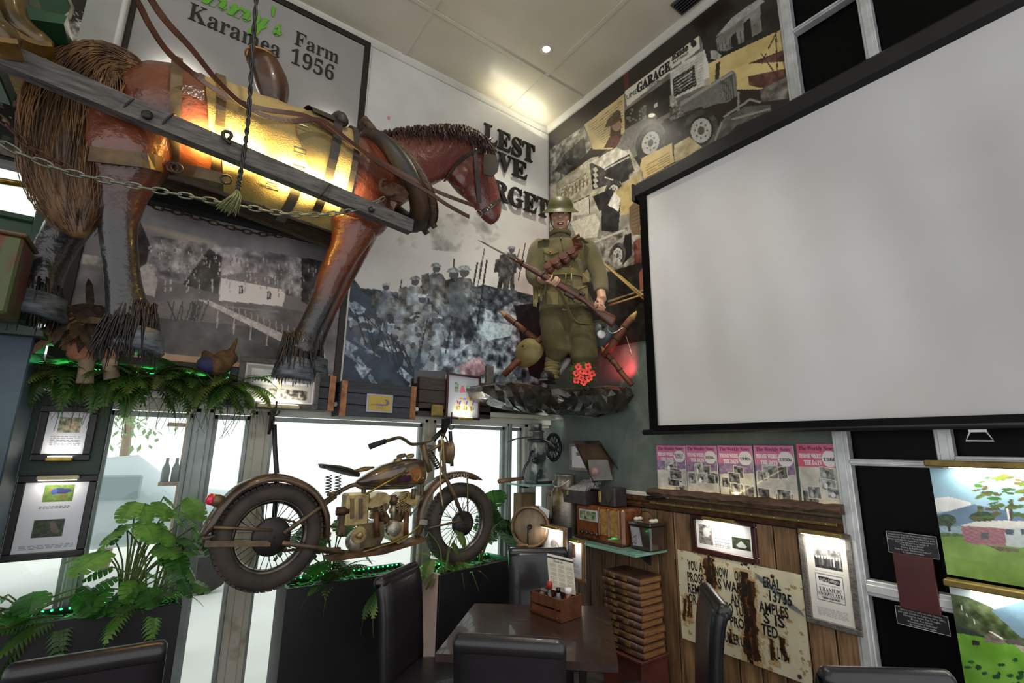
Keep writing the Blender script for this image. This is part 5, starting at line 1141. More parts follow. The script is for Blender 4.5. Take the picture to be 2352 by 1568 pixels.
def wheel(c, R, w, drum, steer=0.0):
    u = unit(BU*math.cos(steer)+BN*math.sin(steer)); n = unit(np.cross(u, EZ)); n = n if n@BN > 0 else -n
    ang = np.linspace(0, 2*math.pi, 48, endpoint=False); pt = lambda r, a, o=0.0: c+r*(u*math.cos(a)+EZ*math.sin(a))+n*o
    m = MB(); prof = [(R-2*w*.92, -w*.55), (R-w*1.6, -w*.95), (R-w*.7, -w), (R-w*.15, -w*.62), (R, -.0), (R-w*.15, w*.62), (R-w*.7, w), (R-w*1.6, w*.95), (R-2*w*.92, w*.55)]
    m.loft([[pt(r, a, o) for r, o in prof] for a in ang], 0, True, wrap=True)
    for i in range(54):
        a = i*2*math.pi/54
        for s in (-1, 1):
            e = unit(u*math.cos(a)+EZ*math.sin(a)); t = -u*math.sin(a)+EZ*math.cos(a); m.box(pt(R-w*.14, a+.03*s, s*w*.42), (.014, w*.5, .026), fr(e, n, t))
    tw = m.build('wheel', M_tyre, bike); ri = R-2*w*.92
    MB().loft([[pt(r, a, o) for r, o in ((ri+.012, -w*.6), (ri-.012, -w*.55), (ri-.02, 0), (ri-.012, w*.55), (ri+.012, w*.6), (ri+.004, 0))] for a in ang], 0, True, wrap=True).build('rim', M_rim, tw)
    for i in range(36):
        a = i*2*math.pi/36; s = 1 if i % 2 else -1; k = .35*(1 if (i//2) % 2 else -1)
        MB().tube([pt(ri-.01, a, 0), pt(.05, a+k, s*.03)], .0022, 4).build('spoke', M_rim, tw)
    MB().lathe([(.012, -.07), (.03, -.06), (.05, -.04), (.03, -.02), (.03, .02), (.05, .04), (.03, .06), (.012, .07)], 20, c, n).build('hub', M_bk, tw)
    MB().lathe([(.02, .07), (drum*.5, .066), (drum*.92, .056), (drum, .046), (drum, .02), (drum*.9, .016)], 32, c, n).build('brake_drum', mk('black_drum', '#211f22', .45, metal=.4, col2='#34302c', vs=10), tw)
    return tw, pt, n
RR = np.linalg.norm(BP(619, 1108)-BP(619, 1352))/2; FC = BP(1057, 1200); FR = np.linalg.norm(BP(1055, 1108)-BP(1055, 1294))/2
wheel(B0, RR, .052, .105); wheel(FC, FR, .048, .088)
def fender(pts, w, drop, mat, name='fender'):
    P = spline(pts, 3); rg_ = []
    for i, p in enumerate(P):
        T = unit(P[min(i+1, len(P)-1)]-P[max(i-1, 0)]); nn = np.cross(BN, T); c_ = (B0 if p@BU < (B0+FC)@BU/2 else FC)
        if nn@(c_-p) < 0: nn = -nn
        f = min(1, .35+i/4, .35+(len(P)-1-i)/4)
        rg_.append([p+nn*d*drop*f+BN*s*w*(.35+.65*f) for s, d in ((-1, 1), (-.95, .45), (-.6, .08), (0, 0), (.6, .08), (.95, .45), (1, 1), (.9, .95), (.86, .5), (.55, .16), (0, .08), (-.55, .16), (-.86, .5), (-.9, .95))])
    return MB().loft(rg_).build(name, mat, bike)
rf_ = fender([BP(a, b) for a, b in ((457, 1230), (471, 1201), (493, 1166), (521, 1133), (552, 1109), (593, 1092), (637, 1086), (682, 1097), (718, 1117), (743, 1149), (755, 1187), (754, 1240))], .07, .045, M_bp)
ff = fender([BP(a, b) for a, b in ((1103, 1099), (1084, 1087), (1060, 1081), (1032, 1084), (1008, 1094), (987, 1111), (968, 1137), (956, 1168), (952, 1199), (951, 1234))], .065, .04, M_bp)
pa, pb = BP(1040, 1098, .068), BP(1075, 1096, .068)
text('PY130', pa-EZ*.005, pb-pa, EZ, .05, mk('pale_plate_paint', '#a9a79a', .5), ff, 'number_lettering', align='LEFT', width=float(np.linalg.norm(pb-pa)))
tl_ = MB().lathe([(.03, 0), (.034, .02), (.03, .045), (.02, .055)], 18, C4(330, 400), unit(C4(200, 370)-C4(340, 400))).build('tail_light', M_bk, bike)
MB().lathe([(.031, .045), (.03, .062), (.018, .074), (.001, .078)], 18, C4(325, 398), unit(C4(200, 370)-C4(340, 400))).build('lens', mk('red_lens', '#d01848', .2, col2='#d8c020', vs=14, lo=.56, hi=.6, coat=.5, emis='#c01040', es=.15), tl_)
# tank
def sect(name, st, mat, par=None, n=18, sq=1.0):
    r = []
    for x, y0, y1, w in st:
        a, b_ = C3(x, y0), C3(x, y1); c = (a+b_)/2; h = (a-b_)/2
        r.append([c+h*(abs(math.cos(t))**sq)*np.sign(math.cos(t))+BN*w*(abs(math.sin(t))**sq)*np.sign(math.sin(t)) for t in (2*math.pi*q/n for q in range(n))])
    return MB().loft(r).build(name, mat, par or bike)
tank = sect('fuel_tank', [(372, 655, 680, .012), (400, 632, 692, .035), (480, 578, 698, .06), (620, 497, 702, .085), (780, 447, 702, .1), (900, 428, 699, .105), (985, 440, 690, .095), (1025, 480, 660, .06), (1040, 530, 610, .02)], mk('tank_enamel', '#7a6238', .22, col2='#3a2a26', vs=5, coat=.8, lo=.4, hi=.6), sq=.8)
TV = tank.data; TKB = BVHTree.FromPolygons([v.co+Vector(WL[tank.name]) for v in TV.vertices], [list(p.vertices) for p in TV.polygons])
def on_tank(x, y, off=.004):
    px, py = 730+x/4.2375, 950+y/4.2375; r = Vector(unit(ray(px, py))); h = TKB.ray_cast(Vector(CAM), r); return np.array(h[0]+(h[1] if h[1].dot(r) < 0 else -h[1])*off) if h[0] is not None else C3(x, y, .1)
M_red = mk('faded_red_emblem', '#7a3020', .4, col2='#b0692c', vs=12)
for poly in ([(905, 560), (940, 535), (990, 535), (1005, 570), (995, 620), (960, 655), (925, 640), (930, 600)], [(770, 640), (800, 605), (850, 590), (905, 600), (915, 640), (880, 660), (830, 655), (790, 665)], [(850, 580), (900, 565), (905, 590), (860, 600)]):
    MB().add([on_tank(*p, .005) for p in poly], [tuple(range(len(poly)))]).build('emblem', M_red if poly[0][0] > 800 else mk('purple_emblem', '#3c2032', .4), tank)
for x, y in ((780, 470), (900, 428)):
    MB().lathe([(.022, 0), (.03, .004), (.03, .02), (.02, .026), (.001, .026)], 16, C3(x, y, .03), unit(EZ-BU*.3)).build('filler_cap', M_al, tank)
MB().lathe([(.03, 0), (.036, .006), (.03, .022), (.001, .024)], 16, C3(815, 425), unit(EZ-BU*.3)).build('filler_cap', M_bk, tank)
MB().ell(on_tank(860, 560, .01), (.014, .014, .014), nu=10, nv=7).build('knob', M_bk, tank)
# engine
def cyl(a, b, r, name, mat, par=None, n=18, off0=0.0, off1=0.0): return MB().tube([C3(*a, off0), C3(*b, off1)], r, n).build(name, mat, par or bike)
cc_ = MB(); cc_.prism([(x, -y) for x, y in ((0, 0), (30, -12), (150, -15), (190, 5), (195, 120), (150, 170), (90, 195), (30, 165), (2, 110))], C3(610, 1045, -.06), (C3(710, 1045)-C3(610, 1045))/100, (C3(610, 945)-C3(610, 1045))/100, BN, .13)
case = cc_.build('crankcase', M_al, bike)
MB().lathe([(.001, .075), (.045, .072), (.055, .06), (.055, 0)], 22, C3(705, 1110, .0), BN).build('timing_cover', M_al2, case)
for q in range(6): MB().ell(C3(705+50*math.cos(q), 1110+50*math.sin(q), .072), (.006, .006, .006), nu=7, nv=5).build('screw', M_screw, case)
def cylinder(base, top, head):
    a, b = C3(*base), C3(*top); d = unit(b-a); L = np.linalg.norm(b-a); bar = MB().tube([a, b], .036, 16).build('cylinder', M_bk, bike)
    s = unit(np.cross(d, BN))
    for i in range(7):
        p = a+d*L*(.5+.5*i/6.5); w = .062+.012*math.sin(i); MB().prism([(w*math.cos(t)*(1.12), w*.8*math.sin(t)) for t in np.linspace(0, 6.283, 16, endpoint=False)], p, s, BN, d, .004).build('fin', M_al, bar)
    hp = [C3(*q) for q in head]; hdm = MB(); hdm.slab([p-BN*.055 for p in hp], BN, .11); hdm.build('cylinder_head', M_al, bike)
cylinder((660, 1050), (560, 870), [(455, 880), (490, 815), (560, 765), (625, 760), (680, 800), (660, 850), (560, 895), (465, 912)])
cylinder((760, 1050), (860, 870), [(735, 800), (790, 765), (890, 760), (945, 800), (945, 870), (900, 895), (820, 860), (770, 830)])
cyl((735, 860), (735, 1040), .022, 'carburettor', M_al2); cyl((700, 940), (770, 940), .02, 'intake', M_al)
cyl((735, 790), (735, 880), .03, 'carburettor_bowl', M_bk)
for a, b in (((565, 950), (580, 1200)), ((862, 950), (855, 1190))): cyl(a, b, .018, 'exhaust_pipe', mk('rust_pipe', '#6a4528', .6, metal=.4, col2='#47301f', vs=12), off0=.06, off1=.07)
for a, b in (((590, 900), (610, 1010)), ((640, 890), (660, 1000)), ((800, 900), (790, 1000)), ((840, 890), (820, 990))): cyl(a, b, .01, 'pushrod_tube', M_bk, off0=.05, off1=.05)
cyl((935, 730), (925, 830), .016, 'oil_pipe', M_bk, off0=.05, off1=.06)
MB().tube(spline([C3(*q, .07) for q in ((800, 770), (880, 760), (870, 820), (800, 860), (770, 880))], 4), .005, 6).build('fuel_pipe', M_brass, bike)
MB().tube(spline([C3(*q, .06) for q in ((960, 730), (995, 800), (970, 900), (900, 985))], 4), .004, 6).build('cable', M_bk, bike)
# oil / battery box with straps, magneto, gearbox and sprocket
bx = MB().box(C3(362, 925), (.036*4.3, .1, .2), fr(BU, BN, EZ), ch=.01).build('oil_tank', M_al, bike)
for x in (335, 418):
    for k in range(9): MB().box(C3(x, 835+k*22, .052), (.026, .006, .014), fr(BU, BN, EZ)).build('rib', M_bk, bx)
cyl((180, 950), (300, 945), .026, 'generator', mk('brown_generator', '#5a3a24', .5, metal=.3, col2='#3a2416', vs=12), off0=.02, off1=.03)
MB().box(C3(230, 1060, .0), (.05, .05, .16), fr(BU, BN, EZ), ch=.01).build('kick_lever', M_bp, bike)
gb_ = MB().lathe([(.001, .07), (.05, .066), (.07, .05), (.07, 0)], 24, C3(370, 1230, -.02), BN).build('gearbox', M_al2, bike)
sp_ = MB(); N_ = 28
sp_.prism([((.045 if i % 2 else .055)*math.cos(i*math.pi/N_), (.045 if i % 2 else .055)*math.sin(i*math.pi/N_)) for i in range(2*N_)], C3(395, 1175, .055), BU, EZ, BN, .012); sp_.lathe([(.022, .0), (.022, .02), (.012, .035), (.001, .035)], 14, C3(398, 1180, .062), BN)
sp_.build('sprocket', M_al, gb_)
MB().prism([(x/100*.1, y/100*.1) for x, y in ((-70, -60), (60, -60), (90, 0), (80, 90), (-60, 90))], C3(460, 1180, -.05), BU, EZ, BN, .1).build('clutch_case', M_bk, bike)
# frame
def tubef(pts, r, name='frame_tube', mat=None, off=0.0): return MB().tube(spline([C3(*q, off) if len(q) == 2 else C3(*q) for q in pts], 4), r, 10).build(name, mat or M_bk, bike)
tubef([(1060, 400), (1020, 560), (1010, 800), (1020, 1050), (960, 1195), (820, 1240), (560, 1300), (300, 1350), (0, 1320), (-400, 1230)], .016)
tubef([(1040, 520), (940, 690), (700, 715), (440, 715), (360, 690), (240, 740), (60, 860)], .014)
tubef([(445, 715), (455, 1040), (470, 1300)], .015)
for o in (-.065, .065):
    MB().tube([C4(1800, 330, o*.6), C4(1130, 810, o)], .013, 10).build('stay', M_bk, bike); MB().tube([C4(1110, 930, o), C4(1500, 985, o), C4(1900, 1050, o*.7)], .014, 10).build('stay', M_bk, bike)
    MB().ribbon([C4(110, 945, o), C4(960, 940, o)], .03, .008, EZ).build('carrier_strut', M_bk, bike); MB().tube([C4(230, 730, o), C4(980, 770, o)], .009, 8).build('carrier_strut', M_bk, bike)
    MB().tube([C4(100, 880, o), C4(240, 845, o)], .008, 8).build('carrier_strut', M_bk, bike)
MB().tube([C4(100, 860, -.065), C4(100, 940, 0), C4(100, 860, .065)], .008, 8).build('carrier_end', M_bk, bike)
MB().tube([C4(100, 960), C4(45, 1030)], .005, 6).build('prop', M_bk, bike)
# drive chain
for pts in ([(1050, 610), (1400, 690), (1800, 725)], [(800, 1070), (1100, 1035), (1400, 1015), (1850, 1000)]):
    P = spline([C4(a, b, .03) for a, b in pts], 14); m = MB()
    for i, p in enumerate(P): m.box(p, (.012, .012, .014 if i % 2 else .009), fr(BU, BN, EZ))
    m.build('drive_chain', M_rusty, bike)
# running board, tool lines
MB().slab([C3(*q, .1) for q in ((100, 1400), (620, 1330), (870, 1260), (1060, 1205), (1065, 1235), (900, 1290), (640, 1370), (110, 1440))], -BN, .09).build('footboard', mk('rust_board', '#6b4a2c', .6, metal=.2, col2='#3f2a1a', vs=12, bump=.3), bike)
MB().tube([C3(470, 780, .09), C3(860, 560, .11)], .007, 8).build('gear_rod', M_brass, bike)
MB().tube([C3(440, 1345, .09), C3(740, 1250, .09), C3(900, 1170, .09), C3(1040, 1040, .09)], .006, 8).build('brake_rod', M_oldbrass, bike)
MB().prism([(-.03, -.012), (.03, -.02), (.034, .012), (-.02, .022)], C3(1020, 1055, .1), BU, EZ, BN, .012).build('brake_pedal', M_al2, bike)
# saddle
se = MB(); rgs = []
for x, y, w, h in ((25, 518, .05, .006), (80, 520, .1, .012), (160, 535, .125, .02), (260, 560, .11, .022), (340, 585, .06, .018), (400, 605, .02, .008)):
    c = C3(x, y); rgs.append([c+BN*w*math.cos(t)+EZ*(h*math.sin(t)+(.018*math.cos(t)**2)) for t in np.linspace(0, 6.283, 14, endpoint=False)])
sa = se.loft(rgs).build('saddle', M_dleather, bike)
for o in (-.06, .06):
    for x in (105, 195):
        P = [C3(x, 600+t*6, o)+.018*(BU*math.cos(t*1.3)+BN*math.sin(t*1.3)) for t in range(0, 32)]; MB().tube(P, .0035, 5).build('saddle_spring', M_rim, sa)
MB().tube([C3(360, 560), C3(460, 535), C3(545, 520)], [.02, .032, .012], 10, flat=.5).build('saddle_nose', M_oldbrass, sa)
MB().tube([C3(90, 790), C3(230, 745), C3(330, 690)], .01, 8).build('saddle_bracket', M_al, sa)
# forks, head, handlebar
for o in (-.06, .06):
    MB().tube([C3(1215, 260, o*.8), C3(1235, 600, o), C3(1330, 800, o*1.1), C3(1425, 1040, o*1.1)], [.013, .015, .015, .013], 10).build('fork_leg', M_bk, bike)
    MB().tube([C3(1180, 480, o), C3(1260, 660, o), C3(1390, 930, o)], .01, 8).build('fork_strut', M_bk, bike)
    MB().tube([C3(1455, 600, o*.9), C3(1460, 960, o)], .006, 8).build('fender_stay', M_bk, bike)
    MB().tube([C3(1090, 1110, o), C3(1410, 1035, o)], .008, 8).build('torque_arm', M_bk, bike)
    MB().tube([C3(1075, 360, o*.5), C3(1200, 300, o)], .012, 8).build('fork_link', M_bk, bike)
P = [C3(1085+90*t/40, 375+155*t/40)+.026*(unit(BU+EZ*.5)*math.cos(t*1.25)+BN*math.sin(t*1.25)) for t in range(41)]
MB().tube(P, .006, 6).build('fork_spring', M_rim, bike)
MB().tube([C3(1020, 300), C3(1060, 480), C3(1085, 560)], .026, 12).build('steering_head', M_bk, bike)
MB().box(C3(1130, 320), (.1, .09, .02), fr(BU, BN, EZ), ch=.006).build('fork_clamp', M_bk, bike)
hb = MB().tube(spline([C3(510, 318, .3), C3(600, 285, .3), C3(700, 255, .27), C3(790, 232, .2), C3(850, 255, .14), C3(910, 295, .08), C3(1000, 290, .02), C3(1090, 275, -.08), C3(1125, 250, -.16), C3(1150, 215, -.22), C3(1200, 175, -.28)], 4), .011, 10).build('handlebar', M_bk, bike)
MB().tube([C3(505, 320, .3), C3(600, 285, .3), C3(655, 268, .29)], [.018, .016, .015], 12).build('grip', M_rubber, hb); MB().tube([C3(1128, 248, -.16), C3(1200, 175, -.28)], .02, 12).build('grip', M_rubber, hb)
MB().tube(spline([C3(1195, 180, -.25), C3(1240, 220, -.1), C3(1270, 290, .05)], 4), .006, 6).build('lever', M_bk, hb)
MB().tube(spline([C3(1210, 220, .05), C3(1195, 500, .06), C3(1195, 740, .06), C3(1220, 920, .07)], 5), .006, 6).build('cable', M_al, bike)
hl_ = MB(); d = unit(BU*.95+BN*.3); hl_.lathe([(.001, -.08), (.05, -.07), (.078, -.035), (.085, 0), (.088, .012), (.08, .016), (.001, .02)], 24, C3(1285, 375), d); hlo = hl_.build('headlight', M_bk, bike)
MB().box(C3(1200, 310), (.03, .06, .09), fr(BU, BN, EZ), ch=.008).build('horn', M_bk, bike)
# hooks and rods it hangs from
def hanger(px, y0, pts, y, label, yb):
    t = thing('hanging_hook', PY(px, y0, y), label, 'hook', 'steel hooks that carry the motorcycle')
    c = PY(px, y0, y); top_ = A(c[0], c[1], 1.96); MB().tube([top_, c+EZ*.04], .006, 8).build('eye_bolt', M_iron, t)
    MB().tube([c+EZ*.02+.022*A(math.cos(a), 0, math.sin(a)) for a in np.linspace(1.6, 6.6, 14)], .006, 8).build('hook', M_iron, t)
    MB().tube(pts, .014, 10).build('rod', M_blackp, t)
hanger(632, 952, [PY(630, 975, -.36), PY(631, 1020, -.38), PY(636, 1090, -.39), PY(634, 1140, -.39), PY(627, 1218, -.39)], -.36, 'steel hook with black rod down to the rear axle of the motorcycle', 0)
hanger(1036, 985, [PY(1034, 990, -.33), PY(1036, 1020, -.33), PY(1038, 1070, -.33)], -.33, 'short steel hook with rod above the motorcycle headlight', 0)
for x, y in ((-2.47, -.36), (-1.06, -.33)): pass
# ------------------------------------------------------------------ framed things, used on both walls
M_brown = mk_wood('brown_frame_wood', '#6a4630', '#3e2616', st=(1, 3, 3), scale=9, rough=.4)
M_maroon = mk('maroon_frame', '#3e1a18', .35, col2='#2c1110', vs=8)
M_bfr = mk('black_frame', '#1a171e', .4, col2='#0f0d12', vs=9)
M_gfr = mk_wood('grey_frame_wood', '#66625d', '#4a4642', st=(3, 3, 3), scale=12, rough=.7, bump=.3)
M_tan = mk_wood('tan_frame_wood', '#8a6a48', '#5e4229', st=(2, 3, 3), scale=9, rough=.4)
M_mat = mk('picture_mount', '#cfd0d3', .6)
M_cover = mk_glass('picture_glass', (1, 1, 1), .03, .05)
def framed(label, o, u, w, h, n, fwid, fmat, cv, margin=0.0, name='framed_notice', cat='picture', group=None, light=None, lmat=None, th=.022, mat=None, watt=1.5, lw=.45):
    """o: outer top-left corner on the wall, u: to the right, n: out of the wall"""
    o, u, n = np.asarray(o, float), unit(u), unit(n); t = thing(name, o+u*w/2-EZ*h, label, cat, group); R_ = fr(u, n, EZ)
    P = lambda x, z, d=0.0: o+u*x-EZ*z+n*d
    MB().box(P(w/2, h/2, th*.3), (w-.004, th*.6, h-.004), R_).build('mount', mat or M_mat, t)
    for x0, z0, x1, z1 in ((0, 0, w, fwid), (0, h-fwid, w, h), (0, fwid, fwid, h-fwid), (w-fwid, fwid, w, h-fwid)):
        MB().box(P((x0+x1)/2, (z0+z1)/2, th*.6), (x1-x0, th*1.2, z1-z0), R_, ch=.004).build('frame_bar', fmat, t)
    if cv is not None: sheet('print', cv, P(fwid+margin, fwid+margin, th*.62), P(w-fwid-margin, fwid+margin, th*.62), P(fwid+margin, h-fwid-margin, th*.62), M_print, t, .001)
    if light:
        z = fwid*.3 if light == 'top' else h-fwid*.3; s = -1 if light == 'top' else 1; W = w*lw
        pl_ = MB().box(P(w/2, z, th+.035), (W, .03, .022), R_, ch=.005).box(P(w/2, z, th+.01), (.03, .05, .014), R_).build('picture_light', lmat or M_brass, t)
        MB().box(P(w/2, z-s*.012, th+.036), (W*.9, .018, .003), R_).build('tube', mk('picture_lamp_glow', '#fff2d8', emis='#fff0d0', es=14), pl_)
        lamp('picture_lamp', 'AREA', P(w/2, z-s*.02, th+.04), watt, (1, .95, .85), P(w/2, z-s*.2, th), shape='RECTANGLE', size=W*.85, size_y=.02)
    return t
def boxL(a, b, c, d, y):
    """x0, x1, z0, z1 on the plane y from the left, right, top and bottom mid-points of a rectangle"""
    return PY(*a, y)[0], PY(*b, y)[0], PY(*d, y)[2], PY(*c, y)[2]
def page(w, h, bg=(.88, .88, .9)): return Canvas(w, h, None, bg)

# ------------------------------------------------------------------ crates along the ledge
M_crate = mk_wood('dark_grey_crate', '#3a3d44', '#26272c', st=(1, 4, 9), scale=6, rough=.6, bump=.3)
M_crate2 = mk_wood('dark_brown_crate', '#3c312b', '#281f1a', st=(1, 4, 9), scale=6, rough=.6, bump=.3)
M_copper = mk('copper_strap', '#9a6b48', .4, metal=.7, col2='#6e4630', vs=16, bump=.1)
def crate(label, a, b, c, d, yf, mat, bands, depth=.2, boards=3):
    x0, x1, z0, z1 = boxL(a, b, c, d, yf); t = thing('wooden_crate', ((x0+x1)/2, yf+depth/2, z0), label, 'crate', 'old timber crates along the ledge')
    bh = (z1-z0)/boards
    for i in range(boards): MB().box(((x0+x1)/2, yf+depth/2, z0+bh*(i+.5)), (x1-x0, depth, bh-.003), ch=.003).build('board', mat, t)
    for f in bands:
        xx = x0+(x1-x0)*f; w = .045; o = MB().box((xx, yf-.003, (z0+z1)/2), (w, .008, z1-z0+.004), ch=.002).build('copper_band', M_copper, t)
        for k in range(6): MB().ell((xx+(.012 if k % 2 else -.012), yf-.008, z0+.02+(z1-z0-.04)*k/5), (.004, .003, .004), nu=7, nv=5).build('nail', M_screw, o)
    return t, x0, x1, z0, z1
c1, *_ = crate('long dark crate behind the grey framed photograph by the fern trough', (524, 885), (765, 905), (640, 852), (640, 937), -.24, M_crate, (.985,))
c2, x0, x1, z0, z1 = crate('dark crate with copper ends and a small yellow plaque', (783, 915), (953, 925), (868, 880), (868, 959), -.30, M_crate, (.03, .97))
x0, x1, z0, z1 = boxL((841, 928), (902, 930), (873, 905), (868, 947), -.31)
pq = thing('yellow_plaque', ((x0+x1)/2, -.31, z0), 'small grey framed yellow plaque screwed to the copper ended crate', 'plaque')
MB().box(((x0+x1)/2, -.309, (z0+z1)/2), (x1-x0, .008, z1-z0), ch=.002).build('frame', mk('grey_plate', '#9a9aa2', .4, metal=.4), pq)
MB().box(((x0+x1)/2, -.314, (z0+z1)/2), ((x1-x0)*.84, .004, (z1-z0)*.78)).build('plate', mk('yellow_plate', '#b39a35', .4), pq)
w, h = x1-x0, z1-z0; cxm, czm = (x0+x1)/2, (z0+z1)/2
M_pq = mk('plaque_grey_ink', '#7b7f86', .5); M_pq2 = mk('plaque_purple_ink', '#6d5a78', .5)
text(script('Indian'), (cxm+.0*w, -.3165, czm-.02), EX, EZ, .055, M_pq, pq, width=w*.28)
text('1940', (cxm, -.3165, czm-h*.33), EX, EZ, .03, M_pq, pq)
MB().slab([(cxm+w*a, -.3165, czm+h*b_) for a, b_ in ((-.38, -.14), (-.2, -.1), (.1, -.12), (.3, -.1), (.36, .05), (.3, .2), (.16, .22), (.24, .1), (.22, -.04), (-.1, -.06), (-.3, -.08))], -EY, .001).build('emblem', M_pq2, pq)
c3, *_ = crate('dark brown crate between the plaque crate and the soldier ledge', (962, 910), (1128, 915), (1045, 872), (1045, 958), -.22, M_crate2, (), .16)
one(MB().box((PY(1124, 868, -.24)[0], -.235, (PY(1124, 840, -.24)[2]+PY(1124, 896, -.24)[2])/2), (.07, .04, PY(1124, 840, -.24)[2]-PY(1124, 896, -.24)[2]), ch=.004), 'timber_offcut', M_gfr, 'short grey timber block standing against the brown crate', 'block')
one(MB().slab([PY(a, b, -.16) for a, b in ((950, 850), (1022, 853), (1022, 884), (950, 880))], -EY, .012), 'slate_sheet', mk('slate_grey', '#55565c', .6, col2='#45434a', vs=5), 'grey slate sheet standing behind the brown crate', 'sheet')
one(MB().box(PY(1004, 943, -.25), (.1, .03, .09), ch=.01), 'brass_junction_box', M_oldbrass, 'small dull brass box fixed below the brown crate', 'box')
# big grey framed photograph on the first crate
cv = page(90, 60, (.62, .61, .57)); n4 = cv.noise(4, 3); n2 = cv.noise(8, 3)
cv.rect(6, 6, 42, 33, (.80, .80, .80), n2, .1); cv.rect(46, 6, 84, 30, (.72, .72, .76), n4, .1); cv.rect(6, 38, 84, 56, (.45, .44, .40), n4, .4); cv.rect(52, 40, 82, 55, (.33, .31, .28), n4, .5); cv.scribble(50, 10, 80, 26, 5, (.55, .53, .6)); cv.ell((52, 11), 4, 3, (.7, .4, .4)); cv.rect(42, 5, 46, 56, (.75, .7, .55))
x0, x1, z0, z1 = boxL((545, 880), (735, 885), (640, 826), (640, 937), -.27)
framed('wide grey framed photo collage hung on the long dark crate', (x0, -.245, z1), EX, x1-x0, z1-z0, -EY, .035, M_gfr, cv, .012, light='bottom', lmat=mk('cream_lamp', '#cfc39a', .4), watt=1.0, lw=.5)
# medals picture
cv = page(60, 84, (.66, .68, .72)); n4 = cv.noise(3, 2)
cv.rect(12, 13, 20, 34, (.5, .58, .5), n4, .3); cv.poly([(22, 30), (26, 19), (30, 19), (34, 33), (22, 34)], (.75, .4, .48)); cv.rect(35, 18, 42, 33, (.5, .66, .52), n4, .2); cv.rect(43, 19, 54, 21, (.25, .25, .55)); cv.poly([(45, 24), (52, 24), (54, 37), (43, 37)], (.30, .30, .62)); cv.ell((49, 26), 2.5, 3, (.75, .65, .6)); cv.rect(53, 14, 58, 32, (.55, .62, .55), n4, .3)
for i, c in enumerate(((.7, .55, .15), (.45, .45, .7), (.8, .6, .15), (.75, .3, .3))): cv.rect(22+i*7, 44, 28+i*7, 48, c)
for i, (c, d) in enumerate((((.7, .12, .15), (.15, .15, .5)), ((.85, .6, .15), (.3, .3, .6)), ((.8, .7, .15), (.5, .3, .6)))): cv.poly([(17+i*13, 50), (20+i*13, 50), (22+i*13, 58), (19+i*13, 58)], c); cv.poly([(26+i*13, 50), (23+i*13, 50), (21+i*13, 58), (24+i*13, 58)], d); cv.ell((21+i*13, 65), 4.5, 5, (.5, .44, .25), n4, .3)
for i in range(9): cv.line([(10+i*5, 78), (12+i*4.4, 56)], 1.5, (.72, .68, .4))
x0, x1, z0, z1 = boxL((1026, 910), (1104, 914), (1070, 860), (1062, 963), -.25)
framed('narrow maroon framed picture of medals above the front motorcycle hook', (x0, -.225, z1), EX, x1-x0, z1-z0, -EY, .018, M_maroon, cv, .0, light='bottom', watt=.45, lw=.4)

# ------------------------------------------------------------------ green board with two notices
x0, x1, z0, z1 = boxL((35, 1095), (226, 1100), (165, 912), (95, 1284), -.12); gx0 = x0
gbd = one(MB().box(((x0+x1)/2, -.09, (z0+z1)/2+.04), (x1-x0, .05, z1-z0+.08), ch=.006), 'green_board', M_dgreen, 'dark green upright board carrying two black framed bird notices', 'board')
cv = page(66, 70, (.80, .81, .85)); n4 = cv.noise(4, 3)
cv.rect(18, 8, 54, 34, (.55, .55, .45), n4, .35); cv.poly([(30, 12), (50, 16), (50, 28), (30, 30)], (.66, .6, .5), n4, .2); cv.scribble(10, 39, 58, 56, 6, (.35, .35, .38), .4); cv.scribble(20, 58, 48, 63, 2, (.45, .45, .48), .4)
x0, x1, z0, z1 = boxL((83, 994), (217, 998), (163, 933), (138, 1058), -.13)
framed('small black framed notice with a landscape photo, upper one on the green board', (x0, -.115, z1), EX, x1-x0, z1-z0, -EY, .035, M_bfr, cv, 0, light='bottom', watt=.2)
cv = page(80, 96, (.80, .81, .85)); n4 = cv.noise(4, 3)
cv.rect(24, 4, 62, 28, (.36, .46, .20), n4, .12); cv.poly([(34, 12), (40, 9), (56, 10), (60, 14), (50, 17), (40, 17)], (.13, .17, .35)); cv.ell((37, 14), 4, 4, (.2, .28, .55)); cv.line([(46, 17), (44, 25)], 1.2, (.6, .3, .2)); cv.line([(50, 17), (51, 25)], 1.2, (.6, .3, .2)); cv.line([(31, 12), (34, 12)], 2, (.8, .3, .15))
cv.scribble(22, 33, 60, 38, 2, (.3, .3, .35), .4); cv.scribble(8, 40, 72, 46, 3, (.5, .5, .6), .4); cv.rect(20, 52, 58, 76, (.16, .22, .13), n4, .12); cv.poly([(40, 56), (44, 54), (50, 62), (54, 72), (48, 72), (42, 66)], (.36, .32, .28), n4, .1); cv.scribble(24, 80, 60, 84, 2, (.3, .3, .35), .4); cv.scribble(8, 85, 74, 92, 3, (.5, .5, .6), .4)
x0, x1, z0, z1 = boxL((20, 1190), (209, 1186), (130, 1091), (97, 1284), -.13)
framed('large black framed notice with two bird photos, lower one on the green board', (x0, -.115, z1), EX, x1-x0, z1-z0, -EY, .035, M_bfr, cv, 0, light='top', lmat=mk('cream_lamp', '#cfc39a', .4), watt=.2, lw=.52)

